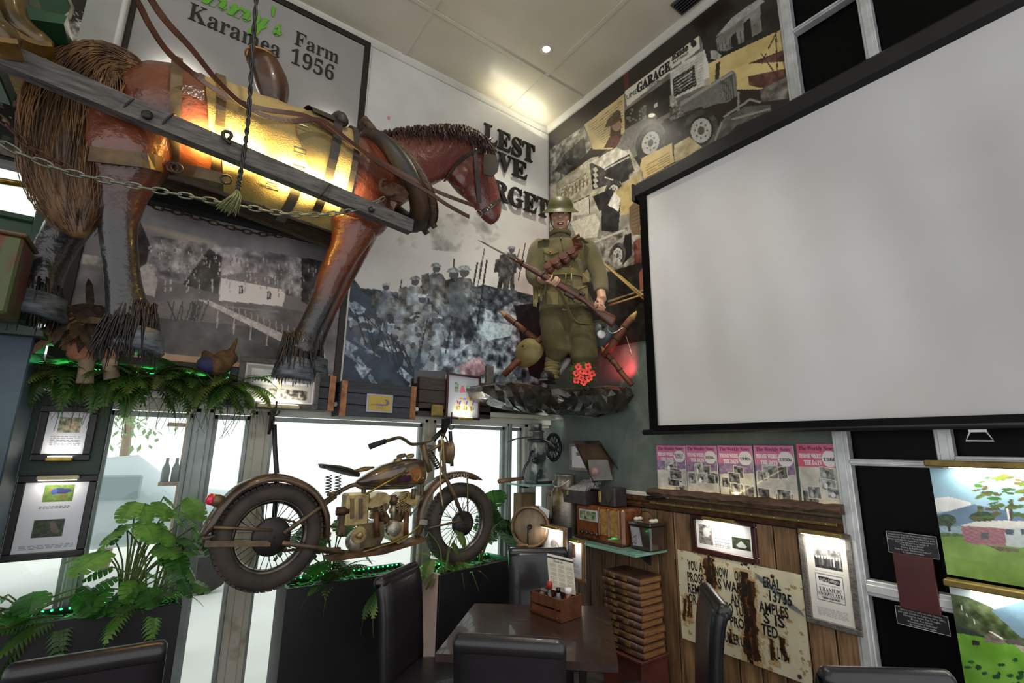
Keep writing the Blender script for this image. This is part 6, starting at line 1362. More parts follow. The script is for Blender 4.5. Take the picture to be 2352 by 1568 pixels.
# blue painted plinth under the hind hoof, red tin box, high bits on the left
p = PY(100, 772, -.3)
pb_ = thing('blue_plinth', (p[0]-.4, -.32, 0), 'tall blue painted mural plinth under the rear hoof of the horse', 'plinth')
MB().box((p[0]-.4, -.33, p[2]/2), (.8, .3, p[2]), ch=.006).build('body', mk('mural_blue', '#263848', .5, col2='#3d5058', vs=3.2, lo=.4, hi=.62, bump=.05), pb_)
MB().box((p[0]-.4, -.33, p[2]+.005), (.82, .32, .012), ch=.003).build('top_edge', mk('pale_blue_edge', '#8fa3ab', .5), pb_)
q = PY(56, 545, -.8); tb_ = thing('painted_tin_box', (q[0]-.3, -.65, PY(30, 720, -.8)[2]), 'red and green worn painted tin box behind the raised hoof', 'box')
zt, zb = q[2], PY(30, 722, -.8)[2]
MB().box((q[0]-.35, -.68, (zt+zb)/2), (.7, .24, zt-zb), ch=.01).build('body', mk('worn_red_green', '#5c2a1c', .5, col2='#45502a', vs=6, lo=.45, hi=.55, st=(3, 3, .6)), tb_)
MB().box((q[0]-.35, -.68, zt+.01), (.72, .26, .02), ch=.006).build('lid', mk('tin_lid', '#4a3426', .5, col2='#5c4a34', vs=9), tb_)
one(MB().slab([PY(a, b, -.55) for a, b in ((-40, 722), (-40, 760), (100, 772), (98, 760))], EY, .3), 'box_bracket', M_dgreen, 'green bracket shelf under the painted tin box', 'bracket')

# ------------------------------------------------------------------ plants
def mk_leaf(name, c1, c2, tr=.45):
    m = bpy.data.materials.new(name); m.use_nodes = True; nt = m.node_tree; nt.nodes.clear(); N = nt.nodes.new; L = nt.links.new
    o = N('ShaderNodeOutputMaterial'); b = N('ShaderNodeBsdfPrincipled'); t = N('ShaderNodeBsdfTranslucent'); x = N('ShaderNodeMixShader'); nz = N('ShaderNodeTexNoise'); cr = N('ShaderNodeValToRGB'); tc = N('ShaderNodeTexCoord')
    nz.inputs['Scale'].default_value = 7; L(tc.outputs['Object'], nz.inputs['Vector']); L(nz.outputs[0], cr.inputs[0]); cr.color_ramp.elements[0].color = (*lin(c1), 1); cr.color_ramp.elements[1].color = (*lin(c2), 1)
    cr.color_ramp.elements[0].position = .35; cr.color_ramp.elements[1].position = .65; L(cr.outputs[0], b.inputs['Base Color']); L(cr.outputs[0], t.inputs[0]); b.inputs['Roughness'].default_value = .4
    x.inputs[0].default_value = tr; L(b.outputs[0], x.inputs[1]); L(t.outputs[0], x.inputs[2]); L(x.outputs[0], o.inputs[0]); return m
M_fern = mk_leaf('fern_leaf', '#4a6b2a', '#30511f', .4); M_fern2 = mk_leaf('olive_fern_leaf', '#6b7a3a', '#46592a', .4); M_mon = mk_leaf('split_leaf', '#4a7f34', '#2c5826', .5); M_lime = mk_leaf('lime_leaf', '#8fb85a', '#5a8c3a', .5)
M_stem = mk('plant_stem', '#5a6b34', .6)
def frond_mesh(L=.4, n=16, w=.07, curl=.5):
    m = MB(); sp = []
    for i in range(n+1):
        t = i/n; sp.append(A(L*(t-curl*.25*t*t), 0, L*(.35*t-curl*t*t)))
    m.tube(sp, [.0035*(1-.8*i/n)+.0005 for i in range(n+1)], 4, mi=0)
    for i in range(1, n):
        t = i/n; p = sp[i]; T = unit(sp[i+1]-sp[i-1]); l = w*math.sin(min(1, t*1.15+.12)*math.pi)**.7; b_ = L/n*.46
        for s in (-1, 1):
            e = EY*s; tip = p+e*l+T*l*.35-A(0, 0, l*.25)
            m.add([p-T*b_, p+e*l*.45-T*b_*.9+A(0, 0, .002), tip, p+e*l*.45+T*b_*1.0, p+T*b_*.9], [(0, 1, 2, 3, 4)], 0)
    return m
def split_leaf_mesh(L=.22, W=.2, split=True):
    m = MB(); n = 6
    pts = []
    for s in (-1, 1):
        for i in range(n):
            a0, a1 = i/n, (i+1)/n; g = .028 if split else 0.0
            wd = lambda t: W/2*math.sin(min(1, .12+.88*t)*math.pi)**.62*(1-.15*t)
            x0, x1 = L*a0, L*a1
            q = [A(x0, 0, -.06*a0*a0), A(x0+g*L*1.2-.02*L, s*wd(a0+.02), -.05*a0-.05*W), A((x0+x1)/2+.03*L, s*wd((a0+a1)/2)*1.04, -.05*a1-.06*W), A(x1-g*L*1.0, s*wd(a1-.02)*(.98), -.05*a1-.05*W), A(x1, 0, -.06*a1*a1)]
            if split: q.insert(4, A(x1-.01*L, s*wd(a1)*.42, -.05*a1-.02*W))
            m.add(q, [tuple(range(len(q)))])
    m.tube([A(0, 0, .001), A(L*.5, 0, -.012), A(L*.98, 0, -.055)], [.003, .002, .001], 4)
    return m
FR = [frond_mesh(.42, 18, .07, .75), frond_mesh(.34, 16, .055, 1.15), frond_mesh(.5, 22, .075, .55)]
SL = [split_leaf_mesh(.22, .2), split_leaf_mesh(.17, .12, False), split_leaf_mesh(.26, .24)]
_LM = {}
def leafcopy(kind, i, mat, parent, loc, rz, ry, sc_=1.0, name='frond'):
    key = (kind, i, mat.name)
    if key not in _LM:
        o = (FR if kind == 'f' else SL)[i].build(name, mat, parent, local=True); _LM[key] = o.data
    else:
        o = bpy.data.objects.new(name, _LM[key]); COL.objects.link(o); o.parent = parent
    o.location = np.asarray(loc)-WL[parent.name]; o.rotation_euler = Euler((rnd.uniform(-.3, .3), ry, rz)); o.scale = (sc_,)*3; return o
def fern(base, n, label, mats=(0,), group=None, a0=0, a1=6.283, sc_=1.0, ry=(-.9, .3), spread=.05):
    t = thing('fern', base, label, 'fern', group); M_ = (M_fern, M_fern2, M_lime)
    for i in range(n):
        a = rnd.uniform(a0, a1); leafcopy('f', rnd.randrange(3), M_[rnd.choice(mats)], t, base+A(rnd.uniform(-spread, spread), rnd.uniform(-.03, .03), 0), a, rnd.uniform(*ry), sc_*rnd.uniform(.7, 1.15))
    return t
def split_plant(base, stems, label, mat=None, group=None, kinds=(0, 2)):
    t = thing('split_leaf_plant', base, label, 'plant', group); mat = mat or M_mon
    for (dx, dy, dz, s) in stems:
        tip = base+A(dx, dy, dz); mid = base+A(dx*.35, dy*.35, dz*.62)
        MB().tube(spline([base+A(dx*.1, dy*.1, 0), mid, tip], 4), [.006, .0055, .005, .005, .0045, .004, .004, .0035, .003], 5).build('stalk', M_stem, t)
        leafcopy('s', rnd.choice(kinds), mat, t, tip, math.atan2(dy, dx)+rnd.uniform(-.5, .5), rnd.uniform(.1, .9), s, 'leaf')
    return t
# fern trough on the ledge, green lit
tx0, tx1 = -3.66, -2.7
tg = thing('fern_trough', ((tx0+tx1)/2, -.14, 1.99), 'dark timber trough of hanging ferns on the ledge under the farm board', 'trough')
MB().box(((tx0+tx1)/2, -.26, 2.03), (tx1-tx0, .02, .09), ch=.004).build('front_board', M_dark, tg); MB().box(((tx0+tx1)/2, -.02, 2.03), (tx1-tx0, .02, .09)).build('back_board', M_dark, tg)
MB().box(((tx0+tx1)/2, -.14, 2.02), (tx1-tx0, .22, .05)).build('soil', mk('bark_soil', '#3b2a1e', .9, col2='#241811', vs=30, bump=1), tg)
M_led = mk('green_led', '#30ff70', emis='#20ff60', es=9)
MB().box(((tx0+tx1)/2, -.05, 2.1), (tx1-tx0-.1, .01, .012)).build('led_strip', M_led, tg)
lamp('trough_led', 'AREA', ((tx0+tx1)/2, -.06, 2.11), 1.6, (.15, 1, .35), ((tx0+tx1)/2, -.3, 2.05), shape='RECTANGLE', size=.9, size_y=.02)
for i, x in enumerate((-3.55, -3.36, -3.2, -3.04, -2.88, -2.76)):
    fern(A(x, -.2, 2.06), 34, 'green fern of the ledge trough '+('at the horse plinth end', 'behind the knobbly fungus', 'between fungus and hoof', 'below the near hind hoof', 'beside the stuffed blue bird', 'under the stuffed blue bird by the crate')[i], (0, 0, 1), 'ferns in the ledge trough', math.pi*.95, math.pi*2.05, .85, (-.5, .9), .08)
# three black planter boxes
M_bark = mk('bark_chips', '#4a3426', .9, col2='#20150e', vs=45, bump=1.2, bs=50)
M_endrefl = mk('planter_end_reflection', '#c9b8ae', .5, col2='#b79a90', vs=2)  # pale pinkish tone paints a reflection onto the end panel
def planter(label, A_, B_, dep, end=None):
    a, b = A(*A_), A(*B_); u = unit(b-a); n = A(-u[1], u[0]); L = np.linalg.norm(b-a); c = (a+b)/2; z = .85; R_ = fr(A(*u, 0), A(*n, 0), EZ)
    t = thing('planter_box', (*(c+n*dep/2), 0), label, 'planter', 'black planter boxes under the windows'); P = lambda x, y, zz: A(*(a+u*x+n*y), zz)
    MB().box(P(L/2, .01, z/2), (L, .02, z), R_, ch=.003).build('front_panel', M_blackp, t); MB().box(P(L/2, dep-.01, z/2), (L, .02, z), R_).build('back_panel', M_blackp, t)
    MB().box(P(.01, dep/2, z/2), (.02, dep-.04, z), R_).build('end_panel', end or M_blackp, t); MB().box(P(L-.01, dep/2, z/2), (.02, dep-.04, z), R_).build('end_panel', M_blackp, t)
    m = MB().box(P(L/2, dep/2, z-.07), (L-.04, dep-.04, .06), R_)
    for i in range(int(170*L)):
        p = P(rnd.uniform(.03, L-.03), rnd.uniform(.03, dep-.03), z-.035); r = Euler((rnd.uniform(-.5, .5), rnd.uniform(-.5, .5), rnd.uniform(0, 3))).to_matrix(); m.box(p, (rnd.uniform(.02, .05), rnd.uniform(.008, .016), .008), np.array(r))
    m.build('bark_mulch', M_bark, t)['kind'] = 'stuff'
    for q in range(int(L/.035)): MB().ell(P(.03+q*.035, dep-.03, z-.005), (.006, .006, .006), nu=6, nv=4).build('led_bead', M_led, t)
    lamp('planter_led', 'AREA', P(L/2, dep-.04, z+.0), 1.0*L, (.15, 1, .35), P(L/2, 0, z-.05), shape='RECTANGLE', size=L*.9, size_y=.02)
    return t, P, L
p1, P1, L1 = planter('black planter box under the green notice board', (-4.0, -.33), (-2.86, -.33), .26)
p2, P2, L2 = planter('black planter box below the rear wheel of the motorcycle', (-2.34, -.36), (-1.5, -.36), .28)
p3, P3, L3 = planter('black planter box with a painted reflection on its end panel below the front wheel', (-1.42, -.56), (-.70, -.42), .3, M_endrefl)
split_plant(P1(.5, .14, .82), [(rnd.uniform(-.3, .25), rnd.uniform(-.12, .06), rnd.uniform(.06, .2), rnd.uniform(.55, .8)) for i in range(12)], 'low split leaf plant under the lower bird notice', M_mon, 'leafy plants in the planters')
split_plant(P1(.88, .15, .82), [(rnd.uniform(-.14, .28), rnd.uniform(-.12, .06), rnd.uniform(.12, .6), rnd.uniform(.45, .75)) for i in range(32)], 'tall bright split leaf plant rising beside the rear mudguard', M_lime, 'leafy plants in the planters')
split_plant(P1(1.0, .13, .82), [(rnd.uniform(-.2, .2), rnd.uniform(-.12, .05), rnd.uniform(.08, .45), rnd.uniform(.45, .7)) for i in range(18)], 'dark split leaf plant at the open end of the first planter', M_mon, 'leafy plants in the planters')
split_plant(P2(.3, .15, .82), [(rnd.uniform(-.25, .25), rnd.uniform(-.05, .1), rnd.uniform(.12, .5), rnd.uniform(.6, .95)) for i in range(12)], 'leafy plant seen through the spokes of the rear wheel', M_mon, 'leafy plants in the planters')
split_plant(P3(.55, .2, .82), [(rnd.uniform(.0, .28), rnd.uniform(-.02, .1), rnd.uniform(.2, .58), rnd.uniform(.75, 1.1)) for i in range(13)], 'split leaf plant standing beside the front wheel', M_mon, 'leafy plants in the planters')
split_plant(P3(.12, .1, .82), [(rnd.uniform(-.16, .1), rnd.uniform(-.15, .02), rnd.uniform(-.02, .3), rnd.uniform(.5, .8)) for i in range(9)], 'drooping olive plant over the planter end with painted reflection', M_fern2, 'leafy plants in the planters', (1,))
fern(P1(.25, .12, .84), 9, 'arching fern at the notice board end of the first planter', (0, 2), None, math.pi*.9, math.pi*2.1, 1.0, (-.6, .5)); fern(P1(.62, .1, .84), 6, 'fern drooping over the middle front of the first planter', (0,), None, math.pi*1.1, math.pi*1.9, .9, (-.3, .9)); fern(P1(.98, .1, .84), 7, 'fern drooping over the far end of the first planter', (0, 2), None, math.pi*1.2, math.pi*2.1, .9, (-.4, .7))
fern(P2(.28, .1, .84), 16, 'low fern under the rear wheel', (0, 1), None, 0, 6.28, .8); fern(P2(.68, .08, .84), 20, 'fern hanging over the front of the middle planter', (0, 2), None, math.pi, math.pi*2.1, .8, (-.4, 1.0)); fern(P3(.25, .2, .84), 14, 'fern behind the front wheel', (1, 2), None, 0, 6.28, .8)

# ------------------------------------------------------------------ stuffed birds and fungus above the trough
BY = -.3
pk = thing('stuffed_swamphen', PY(500, 855, BY), 'stuffed bird with blue breast and brown back perched above the ferns', 'bird'); m = MB()
for a, r in (((498, 838), (.085, .07, .065)), ((480, 832), (.055, .055, .052)), ((520, 822), (.065, .05, .05)), ((470, 812), (.02, .02, .02))): m.ell(PY(*a, BY), r)
m.tube([PY(482, 824, BY), PY(474, 812, BY), PY(468, 808, BY)], [.035, .022, .018], 10); m.tube([PY(520, 820, BY), PY(535, 800, BY), PY(545, 776, BY)], [.05, .032, .012], 10, flat=.5)
bb = m.build('body', mk('brown_plumage', '#6a4d28', .8, col2='#3c2a16', vs=22, bump=.6, bs=90), pk, remesh=.008, smooth_it=2)
MB().ell(PY(478, 838, BY-.012), (.062, .058, .056)).build('breast', mk('indigo_plumage', '#2d2a5a', .7, col2='#242048', vs=25, bump=.4, bs=90), pk)
MB().tube([PY(468, 810, BY), PY(456, 817, BY)], [.012, .002], 8).build('beak', mk('horn_beak', '#a0703a', .4), pk); MB().ell(PY(471, 806, BY-.018), (.004, .004, .004), nu=7, nv=5).build('eye', M_ink, pk)
for a in ((495, 858), (507, 858)): MB().tube([PY(*a, BY), PY(a[0]-2, a[1]+18, BY), PY(a[0]-8, a[1]+22, BY)], .005, 6).build('leg', mk('horn_beak', '#a0703a', .4), pk)
hk_ = thing('stuffed_hawk', PY(190, 770, BY), 'dark brown stuffed bird with spread ragged feathers between the hind hooves', 'bird'); m = MB(); m.ell(PY(205, 735, BY), (.13, .08, .09)); m.ell(PY(245, 740, BY), (.06, .05, .05)); m.build('body', mk('dark_plumage', '#4a3826', .8, col2='#241a12', vs=16, bump=.6, bs=80), hk_, remesh=.012, smooth_it=2)
for i in range(34):
    a = (rnd.uniform(150, 235), rnd.uniform(712, 752)); d = unit(A(rnd.uniform(-1, .35), -.25, rnd.uniform(-.45, .4))); l = rnd.uniform(.12, .3); p = PY(*a, BY-.04)
    MB().ribbon([p, p+d*l*.4, p+d*l*.8-EZ*.01, p+d*l-EZ*.025], [.012, .036, .03, .004], .003, np.cross(d, EY)).build('feather', mk('dark_plumage', '#4a3826', .8) if i % 4 else mk('pale_plumage', '#8a7352', .8, col2='#5e4a30', vs=20), hk_)
fg = thing('dried_fungus', PY(222, 870, BY), 'knobbly tan and red dried fungus standing on two stubby pale stems', 'fungus'); m = MB()
for a, r in (((205, 800), (.1, .06, .05)), ((235, 795), (.09, .06, .055)), ((185, 815), (.06, .05, .035)), ((250, 812), (.05, .05, .04))): m.ell(PY(*a, BY-.05), r)
m.build('cap', mk('fungus_cap', '#a98560', .8, col2='#8a3b30', vs=14, bump=.8, bs=40), fg, remesh=.009, smooth_it=1)
for a, b in (((200, 822), (195, 880)), ((248, 815), (258, 870))): MB().tube([PY(*a, BY-.05), PY((a[0]+b[0])/2, (a[1]+b[1])/2, BY-.05), PY(*b, BY-.05)], [.035, .032, .038], 12).build('stem', mk('pale_stem', '#9a8a72', .8, col2='#7d6a54', vs=18), fg)
one(MB().tube([PY(195, 765, BY), PY(190, 785, BY), PY(200, 800, BY)], [.012, .014, .01], 8), 'dried_twig', mk('yellow_twig', '#b89a3c', .7, col2='#8a5a2a', vs=20), 'short yellow dried twig stuck in the fungus', 'twig')
# ------------------------------------------------------------------ projector screen
scn = thing('projector_screen', (-.15, -2.6, 1.81), 'large white pull-down projector screen with black borders and housing', 'projector screen')
MB().box((-.1, -2.65, 3.78), (.16, 2.7, .155), ch=.03).build('housing', M_blackp, scn)
MB().box((-.1, -1.305, 3.775), (.17, .03, .17), ch=.02).build('end_cap', M_blackp, scn)
ny, nz_ = 60, 30; g = []
for i in range(nz_+1):
    z = 3.72+(1.86-3.72)*i/nz_; row = []
    for j in range(ny+1):
        y = -1.42+(-4.0+1.42)*j/ny; f = i/nz_; row.append(A(-.15+.02*math.sin(y*5+z*1.6)*math.sin(f*2.6)+.006*math.sin(y*17-z*2)*f*(1-f)*3, y, z))
    g.append(row)
MB().loft(g, 0, True, closed=False, caps=False).build('fabric', mk('screen_fabric', '#c9c9cc', .8, col2='#c2c1c0', vs=1.6), scn)
MB().box((-.166, -1.395, 2.78), (.004, .07, 1.88)).build('border', M_black, scn); MB().box((-.17, -2.7, 1.85), (.004, 2.6, .034)).build('border', M_black, scn)
MB().tube([(-.15, -1.29, 1.822), (-.15, -4.0, 1.832)], .02, 12).build('bottom_bar', M_blackp, scn)
hy = PX(2245, 985, -.15)[1]
hn = MB().box((-.15, hy, 1.80), (.012, .06, .012)).tube([(-.15, hy+.025, 1.80), (-.15, hy+.045, 1.757), (-.15, hy-.045, 1.757), (-.15, hy-.025, 1.80)], .0045, 8).build('pull_handle', M_alu, scn)

# ------------------------------------------------------------------ five weekly magazines
MG = [((1510, 1075), (1575, 1077), (1542, 1023), (1546, 1128), 'EARLY\nDAYS', 'with EARLY DAYS roundel at the corner end'), ((1578, 1080), (1648, 1084), (1610, 1023), (1618, 1137), '1930s', 'with 1930s roundel'), ((1652, 1083), (1731, 1087), (1688, 1023), (1697, 1147), '1940s', 'with 1940s roundel'), ((1736, 1087), (1827, 1090), (1776, 1023), (1787, 1155), '1950s', 'with 1950s roundel'), ((1836, 1090), (1930, 1092), (1878, 1020), (1890, 1163), '1960', 'with 1960 roundel beside the aluminium frame')]
M_wtxt = mk('white_ink', '#ece6e6', .6); M_ptxt = mk('plum_ink', '#6a2f52', .6); M_dtxt = mk('dark_magazine_ink', '#2a2a36', .6)
for q, (a, b, c, d, rd, lab) in enumerate(MG):
    y0, y1, z1, z0 = PX(*a, -.02)[1], PX(*b, -.02)[1], PX(*c, -.02)[2], PX(*d, -.02)[2]; w, h = y0-y1, z1-z0
    t = thing('magazine', (-.02, (y0+y1)/2, z0), 'pink topped weekly magazine '+lab, 'magazine', 'weekly magazines on the slab shelf')
    MB().box((-.014, (y0+y1)/2, (z0+z1)/2), (.012, w, h)).build('pages', M_paper, t)
    cv = page(64, 88, (.78, .76, .72)); n4 = cv.noise(4, 3); n2 = cv.noise(10, 4); cv.a += ((n2-.5)*.3)[..., None]
    pk_ = (.80, .45, .62) if q < 4 else (.80, .33, .45); cv.rect(0, 0, 64, 33, pk_); 
    if q < 4: cv.put(cv.mask([(0, 30), (64, 26), (64, 44), (0, 48)]), (.55, .45, .58), n4, .2)
    for k in range(7):
        x, y = rnd.uniform(0, 46), rnd.uniform(32, 74); ww, hh = rnd.uniform(14, 26), rnd.uniform(12, 20); s = rnd.uniform(-3, 3); tone = rnd.uniform(.25, .7)
        cv.poly([(x-1, y-1), (x+ww+1, y+s-1), (x+ww+1, y+hh+s+1), (x-1, y+hh+1)], (.85, .83, .78)); cv.poly([(x, y), (x+ww, y+s), (x+ww, y+hh+s), (x, y+hh)], (tone, tone, tone*.98), n4, .35)
        cv.ell((x+ww*.5, y+hh*.45), ww*.16, hh*.2, (tone*.45,)*3); cv.ell((x+ww*.3, y+hh*.7), ww*.14, hh*.25, (min(1, tone*1.5),)*3)
    cv.ell((51, 21), 12, 11.5, (.86, .84, .84))
    sheet('cover', cv, (-.0205, y0, z1), (-.0205, y1, z1), (-.0205, y0, z0), M_printg, t)
    U, V = -EY, EZ; at = lambda fx, fz: A(-.0225, y0-w*fx, z1-h*fz)
    text(serif('The Weekly News'), at(.06, .1), U, V, h*.1, M_ptxt, t, align='LEFT', width=w*.88)
    text(serif('THOSE WERE'), at(.05, .225), U, V, h*.1, M_wtxt, t, align='LEFT', width=w*.56, off=.001); text(serif('THE DAYS'), at(.16, .335), U, V, h*.1, M_wtxt, t, align='LEFT', width=w*.44, off=.001)
    text(serif(rd), at(.8, .27 if '\n' not in rd else .225), U, V, h*.075, M_dtxt, t, width=w*.3, lead=.8)

# ------------------------------------------------------------------ notices on the wainscot
def rectR(tl, tr, bl, x): p, q, r = PX(*tl, x), PX(*tr, x), PX(*bl, x); return (p[1]+r[1])/2, q[1], (p[2]+q[2])/2, r[2]
cv = page(110, 62, (.9, .9, .9)); n4 = cv.noise(4, 3)
cv.rect(6, 10, 34, 52, (.45, .43, .42), n4, .3); cv.ell((22, 26), 7, 10, (.75, .73, .72)); cv.scribble(38, 16, 68, 54, 11, (.5, .5, .53), .4); cv.rect(72, 26, 106, 50, (.18, .22, .14), n4, .15); cv.poly([(80, 42), (90, 32), (100, 42), (96, 46), (84, 46)], (.72, .74, .74)); cv.scribble(82, 54, 98, 58, 2, (.5, .5, .75), .4)
framed('maroon framed notice with two photos and text above the rusted sign', (-.02, -1.575, 1.268), -EY, .445, .238, -EX, .03, M_maroon, cv, 0, light='top', lmat=M_oldbrass, watt=.9, lw=.5)
cv = page(70, 120, (.84, .83, .80)); n4 = cv.noise(4, 3)
cv.rect(14, 18, 60, 46, (.45, .45, .45), n4, .3); cv.rect(14, 30, 60, 46, (.2, .2, .2), n4, .25)
for i in range(9): cv.ell((18+i*4.8, 30), 1.6, 2.2, (.75, .73, .72)); cv.rect(16.5+i*4.8, 32, 19.5+i*4.8, 42, (rnd.uniform(.12, .7),)*3)
cv.scribble(12, 49, 60, 52, 1, (.6, .6, .6), .4); cv.rect(12, 54, 58, 92, (.15, .15, .15)); cv.rect(12.8, 54.8, 57.2, 91.2, (.86, .85, .84)); cv.poly([(17, 58), (53, 59), (52, 67), (18, 64)], (.12, .12, .12)); cv.scribble(18, 69, 52, 71, 1, (.4, .4, .4), .5); cv.scribble(22, 87, 48, 89, 1, (.3, .3, .3), .6); cv.scribble(14, 96, 46, 98, 1, (.6, .6, .6), .4); cv.scribble(10, 101, 60, 114, 6, (.6, .6, .62), .4)
nt_ = framed('tall grey framed notice headed URANIUM SNOWFLAKE beside the aluminium window frame', (-.02, -2.268, 1.272), -EY, .268, .492, -EX, .032, M_gfr, cv, 0, light='top', lmat=M_oldbrass, watt=1.0, lw=.8)
at = lambda fx, fz: A(-.036, -2.3-.204*fx, 1.24-.428*fz)
text(serif("'URANIUM'"), at(.5, .655), -EY, EZ, .03, M_ink, nt_, width=.11); text(serif('SNOWFLAKE'), at(.5, .705), -EY, EZ, .026, M_ink, nt_, width=.12); text("You'll be SURPRISED", at(.5, .535), -EY-EZ*.05, EZ, .02, M_wtxt, nt_, width=.09); text('VANILLA ICE CREAM', at(.5, .74), -EY, EZ, .018, M_ink, nt_, width=.09)
# rusted enamel sign
SY0, SY1, SZ0, SZ1 = -1.446, -2.265, .46, 1.022
sg = thing('rusted_sign', (-.045, (SY0+SY1)/2, SZ0), 'cream enamel warning sign streaked with brown rust, leaning on the wainscot', 'sign')
W_, H_ = SY0-SY1, SZ1-SZ0
rc = .035; outl = [(rc, 0), (W_*.2, 0), (W_*.24, .012), (W_*.55, .004), (W_-rc, 0), (W_-.008, .012), (W_, rc), (W_, H_-rc), (W_-rc, H_), (W_*.6, H_), (rc, H_), (.008, H_-.012), (0, H_-rc), (0, rc), (.008, .012)]
MB().slab([(-.035, SY0-x, SZ1-z) for x, z in outl], -EX, .006).build('plate', mk('sign_edge', '#7a6a50', .6), sg)
cv = page(200, 138, (.80, .77, .66)); n2 = cv.noise(9, 4); n3 = cv.noise(26, 4); n4 = cv.noise(3, 2); n1 = cv.noise(50, 3); n5 = fbm(138, 200, 40, 4, .18)
cv.a += ((n3-.5)*.16)[..., None]; cv.a[(n2 > .70)] = (.62, .52, .36)
X_, Y_ = np.meshgrid(np.arange(200), np.arange(138))
for x0, w0, y0_, y1_ in ((57, 12, 0, 120), (66, 5, 0, 50), (117, 10, 8, 138), (128, 7, 20, 138), (18, 6, 66, 110), (8, 4, 70, 118), (24, 4, 78, 110), (150, 5, 92, 130), (88, 4, 95, 125), (166, 4, 85, 120)):
    wv = w0*(.15+n5*1.15)*(.5+n4*.9); m = (np.abs(X_-x0-4*(n3-.5)*4) < wv) & (Y_ > y0_+n3*8) & (Y_ < y1_-n2*16); c = np.array((.26, .17, .10))*(.35+1.2*n2[..., None]); cv.a[m] = c[m]
    m2 = (np.abs(X_-x0-4*(n3-.5)*4) < wv*1.8) & ~m & (Y_ > y0_) & (Y_ < y1_); cv.a[m2] = (cv.a*.55+np.array((.62, .45, .25))*.45)[m2]
m = (np.abs(X_-62) < 6) & (n2 > .45) & (Y_ < 60); cv.a[m] = (.15, .13, .12); m = (np.abs(X_-118-X_*0) < 8) & (n2 > .52); cv.a[m] = (.17, .12, .09)
cv.poly([(132, 10), (150, 18), (170, 32), (195, 48), (198, 54), (180, 48), (160, 32), (140, 22)], (.45, .46, .48), n4, .1)
sheet('enamel_face', cv, (-.0415, SY0-.002, SZ1-.002), (-.0415, SY1+.002, SZ1-.002), (-.0415, SY0-.002, SZ0+.002), M_printg, sg)
def sgl(body, a, b, size=.082): onR(body, a, b, size, M_ink, parent=sg, xx=-.0435, name='sign_lettering', off=.002)
for body, a, b in (('YOU A', (1580, 1306), (1615, 1314)), ('NOW', (1642, 1321), (1672, 1329)), ('ON', (1687, 1332), (1705, 1337)), ('ERAL', (1753, 1347), (1793, 1356)), ('PROSP', (1579, 1333), (1617, 1342)), ('S WARRA', (1650, 1350), (1728, 1369)), ('13735', (1764, 1378), (1816, 1391)), ('REM', (1580, 1359), (1606, 1366)), ('ANY', (1680, 1385), (1708, 1392)), ('AMPLES', (1745, 1403), (1813, 1421)), ('OR', (1582, 1383), (1600, 1388)), ('TO TUN', (1665, 1405), (1720, 1419)), ('S IS', (1754, 1429), (1803, 1443)), ('LY PROH', (1655, 1430), (1722, 1449)), ('TED.', (1750, 1455), (1793, 1469)), ('BULLER URA', (1659, 1470), (1727, 1492)), ('LTD.', (1786, 1511), (1812, 1521))): sgl(body, a, b)
for y, z in ((-1.72, .5), (-2.2, .49), (-2.1, .98)): MB().ell((-.046, y, z), (.006, .012, .012), nu=10, nv=6).build('bolt', M_rusty, sg)

# ------------------------------------------------------------------ plaques and paintings on the black infill
M_plq = mk('black_plaque', '#121214', .35); M_line = mk('plaque_silver', '#b9b9bd', .5)
def plaque(y0, y1, z0, z1, lines, label):
    t = thing('engraved_plaque', (-.03, (y0+y1)/2, z0), label, 'plaque'); MB().box((-.024, (y0+y1)/2, (z0+z1)/2), (.012, y0-y1, z1-z0), ch=.001).build('plate', M_plq, t); m = MB()
    for a, b in (((y0, z1), (y1, z1)), ((y1, z1), (y1, z0)), ((y1, z0), (y0, z0)), ((y0, z0), (y0, z1))): m.tube([(-.0305, a[0], a[1]), (-.0305, b[0], b[1])], .0012, 4)
    m.build('border_line', M_line, t); n = len(lines); h = z1-z0
    for i, (s, f) in enumerate(lines): text(s, (-.0315, (y0+y1)/2, z1-h*(.06+.9*(i+.75)/n)), -EY, EZ, h*.9/n, M_line, t, width=(y0-y1)*f)
plaque(-2.694, -2.892, 1.213, 1.313, [("Graeme and Maureen Horncastle's first home.", .92), ('Purchased for $100. Their Morris Minor Car in the', .94), ('foreground, now on display here in the courtyard.', .94), ('From this old caravan to owners of', .66), ('"The Pavilions Hotel"', .48), ('Painting by Ray Douglas', .45), ('From the book "Horncastle\'s Suitcase"', .72), ('By Graeme Horncastle', .42)], 'black engraved plaque above the red-brown board beside the caravan painting')
plaque(-2.687, -2.886, .886, .966, [("Jimmy's home with his wife Nastine", .8), ('and eight Children, Karamea farm 1956.', .9), ('Painting by Artist Ray Douglas', .7), ('From the book,', .42), ('"Horncastle\'s Suitcase"', .58), ('By Graeme Horncastle', .5)], 'black engraved plaque below the red-brown board beside the farm painting')
one(MB().box((-.035, -2.79, 1.09), (.02, .155, .25), ch=.002), 'backing_board', mk('oxblood_board', '#4a1c18', .4, col2='#3c1512', vs=6), 'red-brown board bridging the aluminium rail between two black plaques', 'board')
